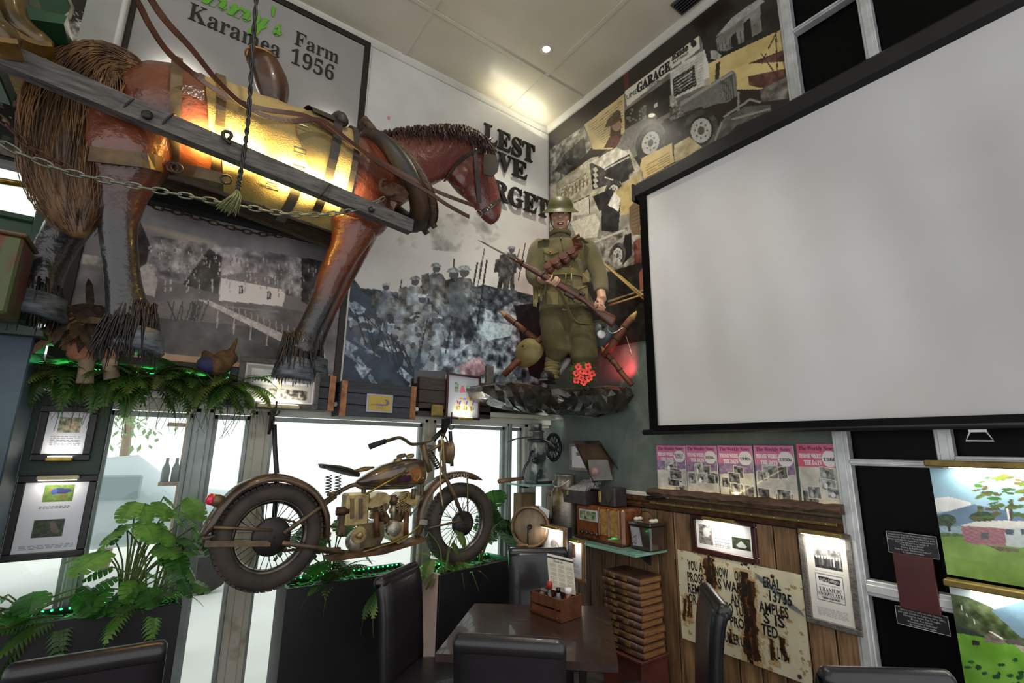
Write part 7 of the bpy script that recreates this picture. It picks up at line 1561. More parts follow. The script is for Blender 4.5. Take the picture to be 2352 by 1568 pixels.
def painting(label, z0, z1, draw):
    y0, y1 = -2.915, -3.75; t = thing('landscape_painting', (-.04, (y0+y1)/2, z0), label, 'painting'); MB().box((-.035, (y0+y1)/2, (z0+z1)/2), (.03, y0-y1, z1-z0)).build('canvas_board', M_blackp, t)
    k = .0032; cv = Canvas(int((y0-y1)/k), int((z1-z0)/k), tfR(z1, k, -.052, y0), (.5, .6, .7)); draw(cv); sheet('paint', cv, (-.0512, y0, z1), (-.0512, y1, z1), (-.0512, y0, z0), M_printg, t)
    b = MB().box((-.08, (y0+y1)/2, z1+.022), (.06, y0-y1+.01, .03), ch=.005).build('picture_light', M_oldbrass, t); MB().box((-.09, (y0+y1)/2, z1+.005), (.02, (y0-y1)*.8, .004)).build('tube', mk('picture_lamp_glow', '#fff2d8'), b)
    lamp('painting_lamp', 'AREA', (-.09, (y0+y1)/2, z1+.0), 2.6, (1, .97, .9), (-.05, (y0+y1)/2, z1-.3), shape='RECTANGLE', size=.65, size_y=.02)
E3 = lambda *p: [(1850+x/2.58, 960+y/2.58) for x, y in p]
def caravan(cv):
    n2, n3, n4 = cv.noise(8, 4), cv.noise(24, 4), cv.noise(3, 2); yy = np.linspace(0, 1, cv.h)[:, None, None]
    cv.a[:] = np.array((.50, .66, .74))*(1-yy)+np.array((.72, .80, .84))*yy
    cv.a += ((n3-.5)*.12)[..., None]
    cv.poly(E3((730, 480), (850, 465), (980, 500), (990, 540), (740, 560)), (.85, .86, .86), n3, .12); cv.poly(E3((740, 580), (1000, 510), (1150, 540), (1500, 600), (1900, 560), (1900, 700), (740, 680)), (.36, .46, .56), n3, .08)
    cv.poly(E3((740, 640), (1900, 640), (1900, 720), (740, 690)), (.55, .66, .70), n4, .08); cv.poly(E3((740, 680), (2100, 720), (2100, 1200), (740, 1100)), (.48, .62, .26), n3, .14); cv.poly(E3((740, 675), (1000, 685), (1000, 700), (740, 700)), (.30, .40, .16), n4, .1)
    for c, rx, ry in (((835, 605), 24, 14), ((1050, 585), 30, 12), ((850, 615), 14, 10)): cv.ell(E3(c)[0], rx, ry, (.16, .26, .12), n4, .15)
    cv.line(E3((852, 610), (855, 670)), 7, (.2, .18, .12)); cv.line(E3((1220, 480), (1215, 640)), 8, (.25, .2, .16))
    for i in range(90):
        x, y = rnd.uniform(1010, 1500), rnd.uniform(330, 600)
        if abs(x-1220)*.45 < (y-290)*1.0 and y < 610: cv.ell(E3((x, y))[0], rnd.uniform(6, 18), rnd.uniform(2, 5), (rnd.uniform(.16, .36), rnd.uniform(.26, .42), .12), rot=rnd.uniform(-.5, .2))
    cv.poly(E3((920, 640), (1180, 650), (1190, 755), (1000, 745), (945, 730)), (.62, .42, .45), n4, .06); cv.poly(E3((915, 635), (1010, 612), (1190, 605), (1600, 630), (1600, 660), (1180, 652)), (.84, .83, .80), n4, .05)
    cv.poly(E3((1180, 650), (1600, 640), (1650, 760), (1290, 765), (1190, 755)), (.72, .77, .76), n4, .04); cv.poly(E3((1185, 655), (1235, 660), (1230, 692), (1187, 688)), (.25, .33, .38)); cv.poly(E3((1270, 655), (1360, 660), (1360, 690), (1280, 690)), (.25, .33, .38))
    cv.poly(E3((1038, 675), (1085, 678), (1086, 716), (1042, 714)), (.25, .34, .38)); cv.line(E3((1195, 535), (1208, 612)), 3, (.85, .85, .83)); cv.poly(E3((1070, 750), (1265, 775), (1260, 790), (1150, 785)), (.42, .38, .28), n4, .1)
    for i in range(8): cv.line(E3((935, 652+i*11), (1180, 660+i*11)), .8, (.5, .33, .36))
def farmhouse(cv):
    n2, n3, n4 = cv.noise(8, 4), cv.noise(24, 4), cv.noise(3, 2); yy = np.linspace(0, 1, cv.h)[:, None, None]
    cv.a[:] = np.array((.62, .68, .70)); cv.a += ((n3-.5)*.12)[..., None]
    cv.poly(E3((850, 1040), (960, 1060), (1100, 1120), (1250, 1230), (1500, 1300), (1500, 1420), (880, 1330)), (.22, .27, .16), n2, .2); cv.poly(E3((1100, 1140), (1300, 1080), (1900, 1200), (1900, 1420), (1280, 1300)), (.33, .42, .48), n3, .1); cv.poly(E3((885, 1220), (1060, 1290), (1060, 1310), (880, 1290)), (.15, .2, .18), n4, .05)
    cv.poly(E3((890, 1270), (1060, 1300), (1300, 1360), (2100, 1500), (2100, 2100), (930, 2000)), (.38, .58, .18), n3, .12); cv.poly(E3((1230, 1340), (1500, 1380), (1500, 1420), (1290, 1390)), (.55, .55, .48), n4, .1)
    cv.poly(E3((1060, 1290), (1100, 1270), (1190, 1310), (1180, 1340), (1060, 1325)), (.40, .37, .34), n4, .1); cv.poly(E3((1090, 1265), (1100, 1262), (1175, 1305), (1165, 1310)), (.8, .8, .78)); cv.poly(E3((1200, 1310), (1280, 1315), (1280, 1345), (1200, 1338)), (.3, .29, .27)); cv.poly(E3((985, 1318), (1000, 1312), (1035, 1322), (1035, 1345), (990, 1345)), (.12, .11, .1))
    for i in range(90):
        x, y = rnd.uniform(930, 1500), rnd.uniform(1390, 2000)
        if y > 1370+abs(x-940)*.18: cv.ell(E3((x, y))[0], rnd.uniform(4, 9), rnd.uniform(3, 7), (.10, rnd.uniform(.22, .34), .16))
    for x, y in ((955, 1160), (925, 1110), (1000, 1190)): cv.line(E3((x, y), (x+4, y+30)), 1.6, (.8, .8, .78))
painting('painting of pink caravan, pine tree and green paddock under a brass picture light', 1.157, 1.632, caravan); painting('painting of green farm paddock with bush hill below the caravan painting', .60, 1.108, farmhouse)

# warm LED strip behind the slab shelf, under the magazines
ls = one(MB().box((-.032, -1.9, 1.405), (.01, 1.2, .006)), 'shelf_led_strip', mk('warm_led', '#ffd76a'), 'thin glowing warm LED strip on the slab shelf under the magazines', 'led strip')
lamp('shelf_led', 'AREA', (-.06, -1.9, 1.428), 1.2, (1, .86, .5), (-.02, -1.9, 1.6), shape='RECTANGLE', size=.02, size_y=1.2)
# ------------------------------------------------------------------ glass shelf and its relics
M_gs = mk('green_glass_edge', '#7fa89c', .15, spec=.5, coat=.4, alpha=.85)
sh = thing('glass_shelf', (-.18, -.83, .985), 'thick greenish glass shelf holding the radio, milk can and battery', 'shelf')
MB().box((-.18, -.815, .99), (.355, 1.06, .02), ch=.002).build('pane', M_gs, sh)
for y in (-.5, -1.2): MB().prism([(0, 0), (.2, 0), (0, -.12)], (-.01, y, .978), -EX, EZ, EY, .012).build('bracket', M_iron, sh)
MB().lathe([(.02, 0), (.032, 0), (.032, .003), (.02, .003)], 20, (-.3, -1.27, 1.0), EZ).build('ring_mark', mk('ring_green', '#4f8a78', .3), sh)
M_rad = mk_wood('radio_walnut', '#8a5230', '#5a3018', st=(3, 3, .7), scale=8, rough=.25, coat=.6, bump=.03)
M_rad2 = mk('radio_cloth', '#a07c3e', .8, col2='#7d5e2c', vs=40)
rd_ = thing('wooden_radio', (-.15, -.9, 1.0), 'polished wooden valve radio with four dark knobs on the glass shelf', 'radio')
RX, ry0, ry1, rz1 = -.25, -.643, -1.15, 1.262
MB().box((-.145, (ry0+ry1)/2, (1.002+rz1)/2), (.21, ry0-ry1, rz1-1.002), ch=.018).build('cabinet', M_rad, rd_)
rp_ = lambda fx, fz, d=0.0: A(RX-d, ry0-(ry0-ry1)*fx, rz1-(rz1-1.0)*fz)
MB().box(rp_(.3, .3, .004), (.012, .2, .085), ch=.003).build('dial_frame', M_alu, rd_); MB().box(rp_(.3, .3, .009), (.008, .175, .06)).build('dial', mk('dial_glass', '#3a4a38', .15, col2='#b0b090', vs=30, coat=.6), rd_)
for fx in (.63, .83):
    MB().box(rp_(fx, .42, .002), (.008, .085, .185), ch=.003).build('grille_cloth', M_rad2, rd_)
for fx in (.53, .72, .74, .93): MB().box(rp_(fx, .42, .006), (.016, .012, .2), ch=.004).build('grille_bar', M_rad, rd_)
for i in range(4): MB().lathe([(.017, 0), (.017, .014), (.012, .022), (.001, .022)], 16, rp_(.16+i*.105, .8, .0), -EX).build('knob', mk('dark_bakelite', '#2a1512', .25, coat=.5), rd_)
MB().box(rp_(.5, .96, .004), (.02, ry0-ry1, .018), ch=.004).build('plinth', mk_wood('radio_base', '#4a2816', '#33180c', scale=8, rough=.3), rd_)
# glass battery
bt_ = thing('glass_battery', (-.13, -1.27, 1.0), 'dark glass accumulator battery with torn white label at the shelf end', 'battery')
M_bg = mk('smoky_glass', '#2c2623', .1, spec=.6, coat=.6, col2='#3c2f28', vs=5)
MB().box((-.13, -1.272, 1.085), (.18, .193, .165), ch=.01).build('jar', M_bg, bt_); MB().box((-.13, -1.272, 1.178), (.19, .2, .026), ch=.006).build('lid', M_bg, bt_)
MB().slab([(-.222, y, z) for y, z in ((-1.19, 1.15), (-1.27, 1.152), (-1.295, 1.03), (-1.21, 1.026))], -EX, .002).build('label', mk('torn_label', '#9a96a0', .6, col2='#7f7c88', vs=12), bt_)
text(serif('EX'), (-.226, -1.245, 1.07), EZ, EY, .05, mk('faded_label_ink', '#6a5a66', .6), bt_, name='label_lettering')
for y in (-1.2, -1.34): MB().ell((-.16, y, 1.2), (.028, .02, .014)).ell((-.14, y-.015, 1.203), (.02, .016, .014)).build('terminal', mk('chalky_terminal', '#cfc9b2', .8, bump=.6), bt_)
MB().tube(spline([(-.13, -1.2, 1.2), (-.13, -1.23, 1.25), (-.13, -1.3, 1.25), (-.13, -1.34, 1.2)], 5), .004, 6).build('handle_wire', M_iron, bt_)
# milk can
M_tin = mk('mottled_tin', '#9c968a', .35, metal=.75, col2='#6b5a34', vs=6, lo=.42, hi=.66, bump=.15)
mc = thing('milk_can', (-.2, -.47, 1.0), 'mottled tin milk can with wire handle on the glass shelf', 'milk can'); c = A(-.2, -.47, 1.0)
MB().lathe([(.118, 0), (.125, .01), (.125, .27), (.118, .33), (.09, .38), (.082, .4), (.082, .46), (.092, .47), (.092, .478), (.08, .478), (.076, .4), (.001, .39)], 30, c).build('body', M_tin, mc)
MB().tube(spline([c+A(-.02, .09, .44), c+A(-.1, .05, .4), c+A(-.12, -.04, .38), c+A(-.06, -.1, .43), c+A(0, -.09, .45)], 5), .006, 8).build('handle', M_screw, mc)
text('J.S.\nJ.K', c+A(-.128, .0, .2), -EY, EZ, .035, M_ink, mc, name='stencil_lettering')
# open case with sleeves on top of the radio
oc = thing('record_case', (-.14, -.75, 1.264), 'open black record case with clear plastic sleeves on top of the radio', 'case'); M_case = mk('black_leatherette', '#262022', .5, col2='#3a2f30', vs=14, bump=.2)
ca = .0; cz = 1.264; cy0, cy1, cx0, cx1 = -.515, -.80, -.29, -.02
for cn, sz in (((-.155, (cy0+cy1)/2, cz+.004), (.27, cy0-cy1, .008)), ((cx0, (cy0+cy1)/2, cz+.05), (.008, cy0-cy1, .1)), ((cx1, (cy0+cy1)/2, cz+.05), (.008, cy0-cy1, .1)), ((-.155, cy0, cz+.05), (.27, .008, .1)), ((-.155, cy1, cz+.05), (.27, .008, .1))): MB().box(cn, sz, ch=.002).build('tray_side', M_case, oc)
lidR = fr(unit(A(.3, -.35, -.86)), unit(A(.76, .65, 0)), np.cross(unit(A(.3, -.35, -.86)), unit(A(.76, .65, 0))))
l0, l1, l2, l3 = PD(1316, 1013, 3.86), PD(1377, 1012, 3.9), PD(1430, 1092, 4.02), PD(1362, 1108, 3.98); ln = unit(np.cross(l1-l0, l3-l0)); ln = ln if ln@(CAM-l0) > 0 else -ln
MB().slab([l0, l1, l2, l3], -ln, .008).build('lid', M_case, oc)
for a, b in ((l0, l1), (l1, l2), (l3, l0)): MB().slab([a, b, b+ln*.055, a+ln*.055], np.cross(unit(b-a), ln), .006).build('lid_side', M_case, oc)
MB().slab([l0*.94+l2*.06+ln*.002, l1*.94+l3*.06+ln*.002, l2*.94+l0*.06+ln*.002, l3*.94+l1*.06+ln*.002], ln, .001).build('lid_lining', mk('brown_lining', '#5c4630', .7, col2='#4a3624', vs=8), oc)
MB().box((cx0-.006, -.6, cz+.075), (.008, .02, .035), ch=.003).build('clasp', M_brass, oc)
M_slv = mk('clear_sleeve', '#b9b7b4', .15, col2='#7a7574', vs=12, coat=.8, bump=.8, bs=18)
for i in range(7):
    x = -.27+i*.03; a = A(x, cy0-.02, cz+.08+.01*i); MB().slab([a, a+A(0, -.24, rnd.uniform(0, .01)), a+A(.02, -.24, .03+rnd.uniform(0, .02)), a+A(.03, -.01, .03)], EZ, .003).build('sleeve', M_slv, oc)
rs = MB().slab([PD(1350, 1056, 3.9), PD(1396, 1056, 3.92), PD(1408, 1102, 3.95), PD(1356, 1104, 3.92)], -ray(1380, 1080), .01).build('record_sleeve', mk('grey_sleeve', '#8d8a84', .3, col2='#77736e', vs=8, coat=.5), oc)
MB().lathe([(.001, 0), (.032, 0), (.032, .002), (.001, .002)], 18, PD(1366, 1082, 3.89), -ray(1366, 1082)).build('sleeve_print', mk('pinkish_print', '#a98478', .4, col2='#8a6a66', vs=20), rs)
bx_ = thing('box_camera', (-.16, -.97, 1.264), 'small black box camera with brass catch on the radio top', 'camera')
MB().box((-.15, -.96, 1.335), (.14, .17, .14), ch=.008).build('body', M_case, bx_); MB().prism([(0, .05), (.035, 0), (0, -.05), (-.035, 0)], (-.22, -.985, 1.335), EY, EZ, -EX, .006).build('diamond_plate', mk('tarnished_plate', '#4a443c', .4, metal=.5), bx_)
for y in (-.885, -.9): MB().box((-.222, y, 1.33), (.008, .01, .08), ch=.002).build('catch', M_brass, bx_)
# small frame on the green wall behind the lid
cv = page(36, 50, (.90, .90, .90)); cv.rect(10, 14, 22, 22, (.5, .52, .55)); p = PX(1312, 1018, 0); q = PX(1312, 1079, 0)
framed('small pale framed print on the green wall behind the open case', (-.002, p[1], p[2]), -EY, .26, p[2]-q[2], -EX, .025, mk_wood('pale_grey_frame', '#9a8f85', '#7d736a', scale=12), cv, 0)
# cutlery of frames under the shelf
cv = page(36, 56, (.90, .90, .94)); cv.rect(12, 5, 24, 26, (.45, .32, .22), cv.noise(4, 3), .2); cv.scribble(8, 34, 30, 50, 7, (.6, .6, .66), .4)
framed('tan framed notice with brass light hanging from the glass shelf edge', (-.362, -.6, 1.02), -EY, .27, .30, -EX, .024, M_tan, cv, 0, light='top', watt=.35, lw=.95)
cv = page(40, 44, (.92, .92, .94)); n4 = cv.noise(3, 2); cv.ell((20, 22), 6, 7, (.66, .6, .62), n4, .15); cv.rect(15, 18, 18, 28, (.55, .5, .52)); cv.line([(26, 18), (30, 24)], 1.5, (.5, .5, .52))
fs = framed('small brown framed kettle print behind the far dining chair', (-.452, -.48, 1.103), -EY, .285, .28, -EX, .026, M_tan, cv, 0, light='top', watt=.3, lw=.7)
lamp('corner_lamp', 'SPOT', PX(1272, 958, -.1), 5, (1, .97, .9), PX(1268, 985), spot_size=math.radians(120), spot_blend=1, shadow_soft_size=.03)
one(MB().box((-.42, -.62, .55), (.05, .29, 1.1), ch=.006), 'upright_board', M_blackp, 'dark upright board behind the framed kettle print', 'board', loc=(-.42, -.62, 0))
# ------------------------------------------------------------------ hand machine on the small glass shelf
gm_ = thing('corner_glass_shelf', (-.33, -.2, 1.385), 'small glass corner shelf under the cast iron hand machine', 'shelf'); MB().box((-.33, -.22, 1.385), (.4, .32, .016), ch=.002).build('pane', M_gs, gm_)
MB().box((-.33, -.06, 1.36), (.06, .06, .04), ch=.004).build('bracket', M_iron, gm_)
ym = -.25; Mm = lambda x, y, d=0.0: PY(1140+x/4.356, 960+y/4.356, ym-d)
hm_ = thing('cream_separator', Mm(430, 650), 'black cast iron hand-cranked separator with tin bowl and spoked flywheel', 'machine'); M_cast = mk('black_cast_iron', '#2a2b2d', .3, metal=.4, col2='#3c4244', vs=9, coat=.4); M_cup = mk('dull_tin', '#8a8a84', .35, metal=.7, col2='#6a6a64', vs=8)
zb = Mm(430, 655)[2]; cb = A(Mm(440, 655)[0], ym+.02, zb)
MB().box(cb+A(0, 0, .012), (.2, .16, .024), ch=.008).build('base', M_cast, hm_)
MB().loft([[cb+A(sx*w, sy*w*.7, z) for sx, sy in ((-1, -1), (1, -1), (1, 1), (-1, 1))] for z, w in ((.024, .08), (.05, .062), (.2, .052), (.33, .056), (.36, .06))], 0, False).build('pedestal', mk('worn_pedestal', '#3a4442', .35, metal=.3, col2='#aab0a8', vs=7, lo=.46, hi=.56), hm_)
MB().lathe([(.09, 0), (.095, .012), (.09, .025), (.07, .03)], 24, cb+A(-.03, 0, .355)).build('collar', M_cast, hm_)
MB().lathe([(.06, 0), (.066, .01), (.064, .06), (.07, .066), (.07, .075), (.05, .085), (.05, .14), (.054, .145), (.046, .145), (.044, .09), (.001, .09)], 24, cb+A(-.03, 0, .38)).build('bowl', M_cup, hm_)
MB().tube(spline([Mm(350, 190), Mm(280, 195), Mm(180, 212), Mm(108, 246)], 4), [.012]*9+[.014, .015, .014, .008], 8, flat=.5).build('spout', M_cup, hm_)
MB().tube(spline([Mm(470, 210, .05), Mm(530, 240, .08), Mm(580, 290, .1)], 4), .02, 8, flat=.5).build('spout', M_cup, hm_)
fw = Mm(572, 290, -.02); fn = unit(A(.3, -.95, 0)); fu = np.cross(EZ, fn)
fl2 = MB().tube([fw+.115*(EZ*math.cos(t)+fu*math.sin(t)) for t in np.linspace(0, 6.283, 36, endpoint=False)], .018, 8, closed=True).build('flywheel', M_cast, hm_)
for i in range(12): a = i*6.283/12; MB().tube([fw, fw+.112*(EZ*math.cos(a)+fu*math.sin(a))], .006, 6).build('spoke', M_rim, fl2)
MB().lathe([(.035, -.03), (.035, .03), (.02, .04)], 16, fw, fn).build('flywheel_hub', M_cast, fl2); MB().tube([fw, cb+A(.02, 0, .25)], .02, 10).build('axle', M_cast, hm_)
MB().lathe([(.03, 0), (.03, .02), (.016, .03), (.014, .07)], 16, cb+A(-.05, -.02, .2), unit(A(-.9, -.4, 0))).build('gear_boss', M_cast, hm_)
cr_ = MB().tube(spline([Mm(375, 330, .04), Mm(345, 345, .08), Mm(325, 430, .1), Mm(280, 500, .1), Mm(265, 600, .1)], 4), .011, 8).build('crank', M_cast, hm_)
MB().tube([Mm(270, 603, .1), Mm(150, 615, .12), Mm(25, 632, .14)], [.013, .016, .018], 12).build('handle', M_tan, cr_)
# wooden drum churn with crank
ch_ = thing('wooden_churn', (-.5, -.3, .5), 'round pale wooden drum churn with iron crank behind the dining chair', 'churn'); cN = unit(A(CAM[0]+.5, CAM[1]+.3, 0)+A(-.9, .4, 0)); cc0 = PY(1219, 1208, -.42); cu = np.cross(EZ, cN)
M_ch = mk_wood('pale_churn_wood', '#a08c72', '#7d6a52', st=(6, 6, 1), scale=5, rough=.6)
MB().lathe([(.001, .02), (.13, .02), (.142, .0), (.15, .0), (.155, .03), (.15, .06), (.14, -.2), (.001, -.2)], 32, cc0, cN).build('drum', M_ch, ch_)
MB().tube([cc0+cN*.03+.15*(EZ*math.cos(t)+cu*math.sin(t)) for t in np.linspace(0, 6.283, 36, endpoint=False)], .012, 8, closed=True).build('hoop', M_tan, ch_)
hub = cc0+cN*.03; MB().lathe([(.02, 0), (.02, .02), (.012, .03), (.01, .07)], 12, hub, cN).build('axle', M_iron, ch_)
k_ = MB().tube([hub+cN*.07, hub+cN*.08-cu*.0-EZ*.06, hub+cN*.08-EZ*.125], .007, 8).build('crank', M_iron, ch_); sgn = 1 if (cu@_R) < 0 else -1
MB().tube([hub+cN*.08-EZ*.125, hub+cN*.1-EZ*.13+cu*sgn*.09], [.012, .017], 10).build('handle', M_tan, k_)
MB().box(cc0-cN*.12-EZ*.45, (.2, .2, .6), ch=.01).build('stand', M_brown, ch_)
one(MB().box((-.36, -.1, 1.16), (.16, .12, .28), ch=.006), 'wooden_box', mk_wood('aged_box_wood', '#8a7048', '#5e4a2c', scale=8), 'small aged wooden box with paper tag in the window corner', 'box')
one(MB().slab([PD(1238, 1160, 3.9), PD(1262, 1172, 3.92), PD(1260, 1190, 3.92), PD(1240, 1182, 3.9)], -ray(1250, 1175), .003), 'paper_tag', M_paper, 'small blank paper tag hanging on the wooden box', 'tag')
# ------------------------------------------------------------------ dining table, caddy, menu
M_tt = mk_wood('dark_table_veneer', '#3d2a24', '#2a1b17', st=(5, 1, 5), scale=3.5, rough=.28, bump=.02, coat=.25)
tc4 = [PZ(*q, .75) for q in ((1000, 1500), (1090, 1385), (1400, 1392), (1420, 1525))]; tc_ = sum(tc4)/4
tb = thing('dining_table', (tc_[0], tc_[1], 0), 'square dark wood dining table with sauce caddy on top', 'table')
MB().slab([p-EZ*.035 for p in tc4], EZ, .035).build('table_top', M_tt, tb); MB().lathe([(.04, .03), (.04, .715)], 20, (tc_[0], tc_[1], 0)).build('column', M_blackp, tb); MB().lathe([(.24, 0), (.24, .012), (.05, .035)], 28, (tc_[0], tc_[1], .0)).build('base', M_blackp, tb)
M_cad = mk_wood('red_brown_caddy', '#6a3c24', '#4a2616', st=(3, 3, 3), scale=7, rough=.45)
k0, k1, k2 = PZ(1218, 1405, .752), PZ(1287, 1430, .752), PZ(1334, 1414, .752); u1 = k0-k1; v1 = k2-k1; v1 = v1-u1*(u1@v1)/(u1@u1); hC = .115
cd_ = thing('sauce_caddy', k1+(u1+v1)/2, 'small red-brown slatted wooden crate holding sauces on the table', 'caddy')
def cwall(a, d, z0, z1, nm): MB().slab([a+EZ*z0, a+d+EZ*z0, a+d+EZ*z1, a+EZ*z1], np.cross(unit(d), EZ), .009).build(nm, M_cad, cd_)
for base in (k1, k1+v1):
    cwall(base, u1, .0, .05, 'slat'); cwall(base, u1, .062, hC, 'slat')
for base in (k1, k1+u1): cwall(base, v1, 0, hC, 'end_board')
MB().slab([k1, k1+u1, k1+u1+v1, k1+v1], EZ, .008).build('base_board', M_cad, cd_)
for i, (f, z) in enumerate(((.06, .02), (.06, .09), (.94, .02), (.94, .09))): MB().ell(k1+u1*f+EZ*z-unit(v1)*.008, (.003, .003, .003), nu=6, nv=4).build('nail', M_brass, cd_)
def bottle(fu_, fv, prof, mats, label, cap):
    b = k1+u1*fu_+v1*fv+EZ*.009; t = thing('sauce_bottle', b, label, 'bottle', 'sauces in the table caddy'); MB().lathe(prof, 20, b).build('glass', mats[0], t); MB().lathe(cap, 16, b).build('cap', mats[1], t)
    return t, b
M_soy = mk('soy_glass', '#1a0f0c', .08, coat=.8); M_redcap = mk('red_cap', '#9c2a22', .35); M_ket = mk('ketchup', '#7a1410', .12, coat=.8); M_clear = mk('clear_bottle', '#8f9a96', .08, coat=.9, alpha=.6); M_blackcap = mk('black_cap', '#17171a', .3)
bottle(.62, .4, [(.001, 0), (.024, 0), (.026, .01), (.026, .07), (.022, .09), (.013, .11), (.012, .135), (.001, .135)], (M_soy, M_redcap), 'dark soy sauce bottle with red cap', [(.016, .125), (.017, .15), (.013, .165), (.001, .165)])
bottle(.36, .45, [(.001, 0), (.022, 0), (.022, .07), (.012, .1), (.01, .12), (.001, .12)], (M_clear, M_blackcap), 'clear vinegar bottle with small black cap', [(.012, .115), (.013, .14), (.001, .142)])
t, b = bottle(.1, .55, [(.001, 0), (.027, 0), (.028, .01), (.028, .08), (.018, .11), (.016, .125), (.001, .125)], (M_ket, M_wtxt), 'red tomato sauce bottle with white cap', [(.02, .12), (.021, .148), (.001, .15)])
MB().lathe([(.0285, .035), (.0285, .075), (.0275, .08)], 20, b).build('label', mk('sauce_label', '#c9c4b0', .5, col2='#3a5a40', vs=20), t)
bottle(.2, .25, [(.001, 0), (.016, 0), (.016, .05), (.01, .06), (.001, .06)], (M_ket, mk('gold_cap', '#a8843c', .3, metal=.6)), 'tiny chilli sauce bottle with gold cap', [(.012, .055), (.012, .07), (.001, .07)])
for i in range(6): MB().ell(k1+u1*(.8+rnd.uniform(-.06, .1))+v1*rnd.uniform(.25, .75)+EZ*(.09+.012*(i % 3)), (.02, .014, .008)).build('sachet', mk('grey_sachet', '#77736a', .5, col2='#5a564e', vs=20), cd_)
m0, m1, m2, m3 = [PN(a, b_, k1+v1*.8+u1*.3, unit(k1-CAM)*A(1, 1, 0)) for a, b_ in ((1256, 1270), (1316, 1284), (1323, 1366), (1262, 1352))]; mnn = unit(np.cross(m1-m0, m3-m0)); mnn = mnn if mnn@(CAM-m0) > 0 else -mnn
mu = thing('menu_clipboard', m3, 'printed cream menu on a black clipboard standing in the sauce caddy', 'menu'); MB().slab([m0, m1, m2, m3], -mnn, .005).build('board', M_blackp, mu)
cv = page(60, 84, (.80, .78, .70)); n4 = cv.noise(5, 3); cv.a += ((n4-.5)*.06)[..., None]; cv.rect(0, 6, 60, 10, (.12, .12, .12)); cv.rect(0, 0, 60, 6, (.85, .84, .8))
for x0 in (5, 24, 42):
    for y in range(22, 80, 10): cv.scribble(x0, y, x0+14, y+7, 4, (.5, .48, .44), .5)
sheet('menu_page', cv, m0+mnn*.001, m1+mnn*.001, m3+mnn*.001, M_print, mu); text(script('Lunch'), m0*.6+m1*.4+(m3-m0)*.2+mnn*.003, m1-m0, m0-m3, .022, M_inkgrey, mu)
# ------------------------------------------------------------------ high-back chairs
M_lea = mk('black_leather', '#1c1a1e', .32, col2='#252226', vs=5, bump=.06, bs=70, coat=.15)
M_cleg = mk_wood('dark_chair_leg', '#2a1c15', '#1a110d', scale=8, rough=.4)
def make_chair():
    t = thing('leather_chair', (0, 0, 0), 'x', 'chair'); W = .43
    def slabx(pts, th, w0=W, nx=6):
        r = []
        for i, (y, z, tk) in enumerate(pts):
            a = pts[max(i-1, 0)]; b = pts[min(i+1, len(pts)-1)]; T = unit(A(0, b[0]-a[0], b[1]-a[1])); n = A(0, -T[2], T[1])
            ring_ = []
            for s in np.linspace(-1, 1, nx): ring_.append(A(s*w0/2, y, z)+n*tk*(1-.35*s**6))
            for s in np.linspace(1, -1, nx): ring_.append(A(s*w0/2, y, z)-n*tk*(1-.35*s**6))
            r.append(ring_)
        return r
    MB().loft(slabx([(-.2, .4, .028), (-.205, .52, .03), (-.215, .65, .03), (-.225, .78, .03), (-.24, .88, .032), (-.255, .94, .034), (-.262, .965, .03)], .03)).build('backrest', M_lea, t)
    MB().lathe([(.02, -W/2), (.034, -W/2+.012), (.036, -W/2+.03), (.036, W/2-.03), (.034, W/2-.012), (.02, W/2)], 18, (0, -.268, .963), EX).build('back_roll', M_lea, t)
    MB().loft([[A(math.copysign(abs(math.cos(a))**.4, math.cos(a))*.218*s, .01+math.copysign(abs(math.sin(a))**.4, math.sin(a))*.215*s, z) for a in (2*math.pi*q/28 for q in range(28))] for z, s in ((.39, .96), (.4, 1), (.46, 1), (.485, .95), (.492, .8))]).build('seat', M_lea, t)
    for sx in (-1, 1):
        for sy in (-1, 1): MB().loft([[A(sx*.185, (.185 if sy > 0 else -.19-(.39-z)*.12), z)+A(i*w, j*w, 0) for i, j in ((-1, -1), (1, -1), (1, 1), (-1, 1))] for z, w in ((0, .014), (.39, .02))], 0, False).build('leg', M_cleg, t)
    for sx in (-1, 1): MB().tube([(sx*W/2*.98, -.205, .45), (sx*W/2*.98, -.22, .7), (sx*W/2*.98, -.245, .9)], .004, 5).build('piping', M_lea, t)
    return t
ch0 = make_chair()
def put_chair(a, b, flip, label, z=1.0):
    p, q = PZ(*a, z), PZ(*b, z); c = (p+q)/2; d = unit(q-p)[:2]; n = A(-d[1], d[0])*flip; rz = math.atan2(n[1], n[0])-math.pi/2; loc = c[:2]+n*.255
    global _first
    if not _first: ch0.location = (*loc, 0); ch0.rotation_euler = (0, 0, rz); ch0['label'] = label; ch0['group'] = 'black leather dining chairs'; _first = True
    else: group_copy(ch0, (*loc, 0), (0, 0, rz), label, 'black leather dining chairs')
_first = False
put_chair((1050, 1447), (1295, 1462), 1, 'black leather chair tucked under the table edge opposite the shelf')
put_chair((1172, 1258), (1300, 1256), -1, 'black leather chair on the shelf side of the table behind the menu')
put_chair((882, 1322), (952, 1290), -1, 'black leather chair at the table beside the middle planter')
put_chair((1606, 1324), (1668, 1402), -1, 'black leather chair at the table in front of the rusted sign')
put_chair((1872, 1524), (2180, 1532), 1, 'black leather chair below the grey framed notice and caravan painting')
put_chair((62, 1512), (352, 1468), 1, 'black leather chair standing alone by the first planter')
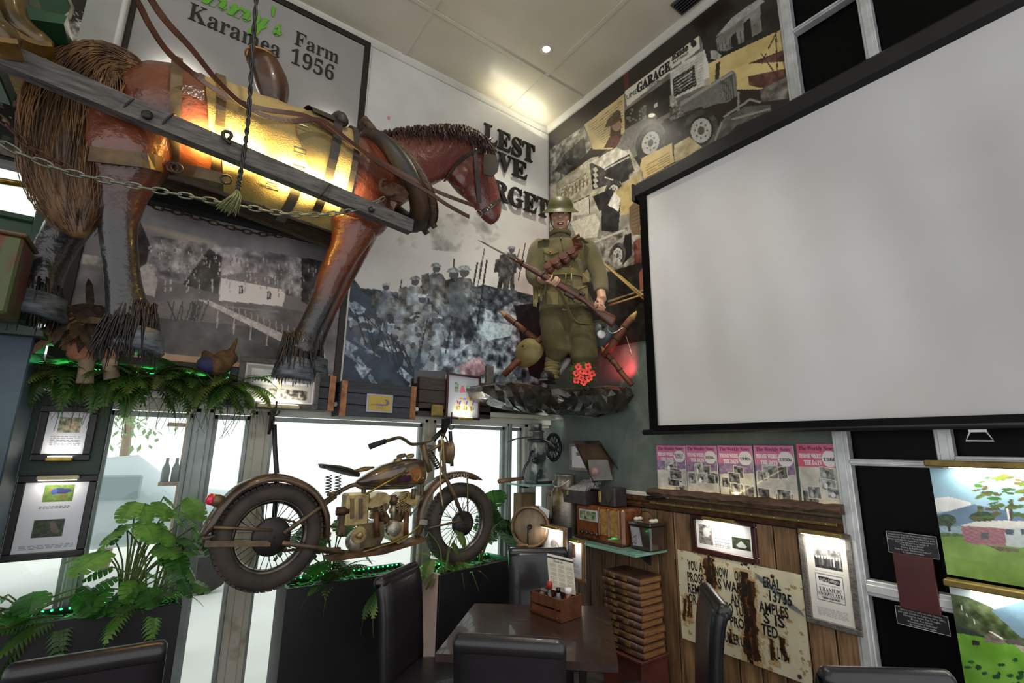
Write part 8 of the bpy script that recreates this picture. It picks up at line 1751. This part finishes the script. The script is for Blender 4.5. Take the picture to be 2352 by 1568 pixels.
# ------------------------------------------------------------------ stack of old leather books on a red box
M_bk1 = mk('book_leather', '#664330', .38, col2='#3c251a', vs=9, bump=.2, coat=.15); M_bk2 = mk('book_leather_dark', '#4c3428', .38, col2='#33211a', vs=9, bump=.2); M_pg = mk('aged_page_edges', '#8d6436', .8, col2='#6a4824', vs=9, st=(1, 1, 14), bump=.3); M_gilt = mk('worn_gilt', '#a98a4e', .4, metal=.5, col2='#6a4a2c', vs=20)
zt = .85; nb = 11; hb_ = .044; zb0 = zt-nb*hb_
rb_ = thing('red_stool_box', (-.24, -1.2, 0), 'dull red painted box under the stack of old books', 'box'); MB().box((-.24, -1.205, zb0/2-.004), (.27, .34, zb0-.012), ch=.006).build('body', mk('dull_red_paint', '#5c2a22', .5, col2='#48201a', vs=6), rb_); MB().box((-.24, -1.205, zb0-.012), (.29, .36, .02), ch=.004).build('lid', mk('dull_red_paint', '#5c2a22', .5), rb_)
ords = ['top', 'second', 'third', 'fourth', 'fifth', 'sixth', 'seventh', 'eighth', 'ninth', 'tenth', 'bottom']
for i in range(nb):
    z = zt-(i+.5)*hb_; cx_, cyb = -.24+rnd.uniform(-.008, .008), -1.205+rnd.uniform(-.01, .01); th = hb_-.003; Lx, Ly = .235, .33
    t = thing('old_book', (cx_, cyb, z-th/2), 'old leather bound volume, '+('bottom one' if i == 10 else 'top one' if i == 0 else ords[i]+' from the top')+' of the tall stack', 'book', 'old volumes stacked by the wainscot'); m = M_bk1 if i % 3 else M_bk2
    for s in (-1, 1): MB().box((cx_, cyb, z+s*(th/2-.002)), (Lx, Ly, .004), ch=.001).build('cover', m, t)
    MB().box((cx_+.004, cyb, z), (Lx-.016, Ly-.012, th-.008)).build('page_block', M_pg, t)
    MB().loft([[A(cx_-Lx/2-.012*math.cos(a)+.004, cyb+s*Ly/2, z+th/2*math.sin(a)) for a in np.linspace(-1.57, 1.57, 8)] for s in (-1, 1)], 0, True).build('spine', m, t)
    for f in (-.36, -.2, -.04, .12, .28, .42): MB().tube([A(cx_-Lx/2-.0135*math.cos(a)+.004, cyb+f*Ly, z+th*.51*math.sin(a)) for a in np.linspace(-1.5, 1.5, 7)], .0022, 5).build('raised_band', M_gilt if rnd.random() < .5 else m, t)
    for f in (-.12, .2): MB().box((cx_-Lx/2-.0085, cyb+f*Ly, z), (.0025, .045, th*.6)).build('title_label', M_gilt, t)
# lamps over the table area
for nm, loc, tgt, e in (('table_spot', (-1.6, -2.4, 5.1), (-.3, -1.5, .9), 115), ('corner_spot', (-1.2, -1.5, 5.1), (-.35, -.65, 2.9), 120), ('horse_spot', (-2.9, -2.6, 5.1), (-2.7, -.7, 3.2), 60)):
    lamp(nm, 'SPOT', loc, e, (1, .9, .74), tgt, spot_size=math.radians(60), spot_blend=.8, shadow_soft_size=.06)
# ------------------------------------------------------------------ bake modifiers, turn lettering into meshes
finish_bake(); finish_text()
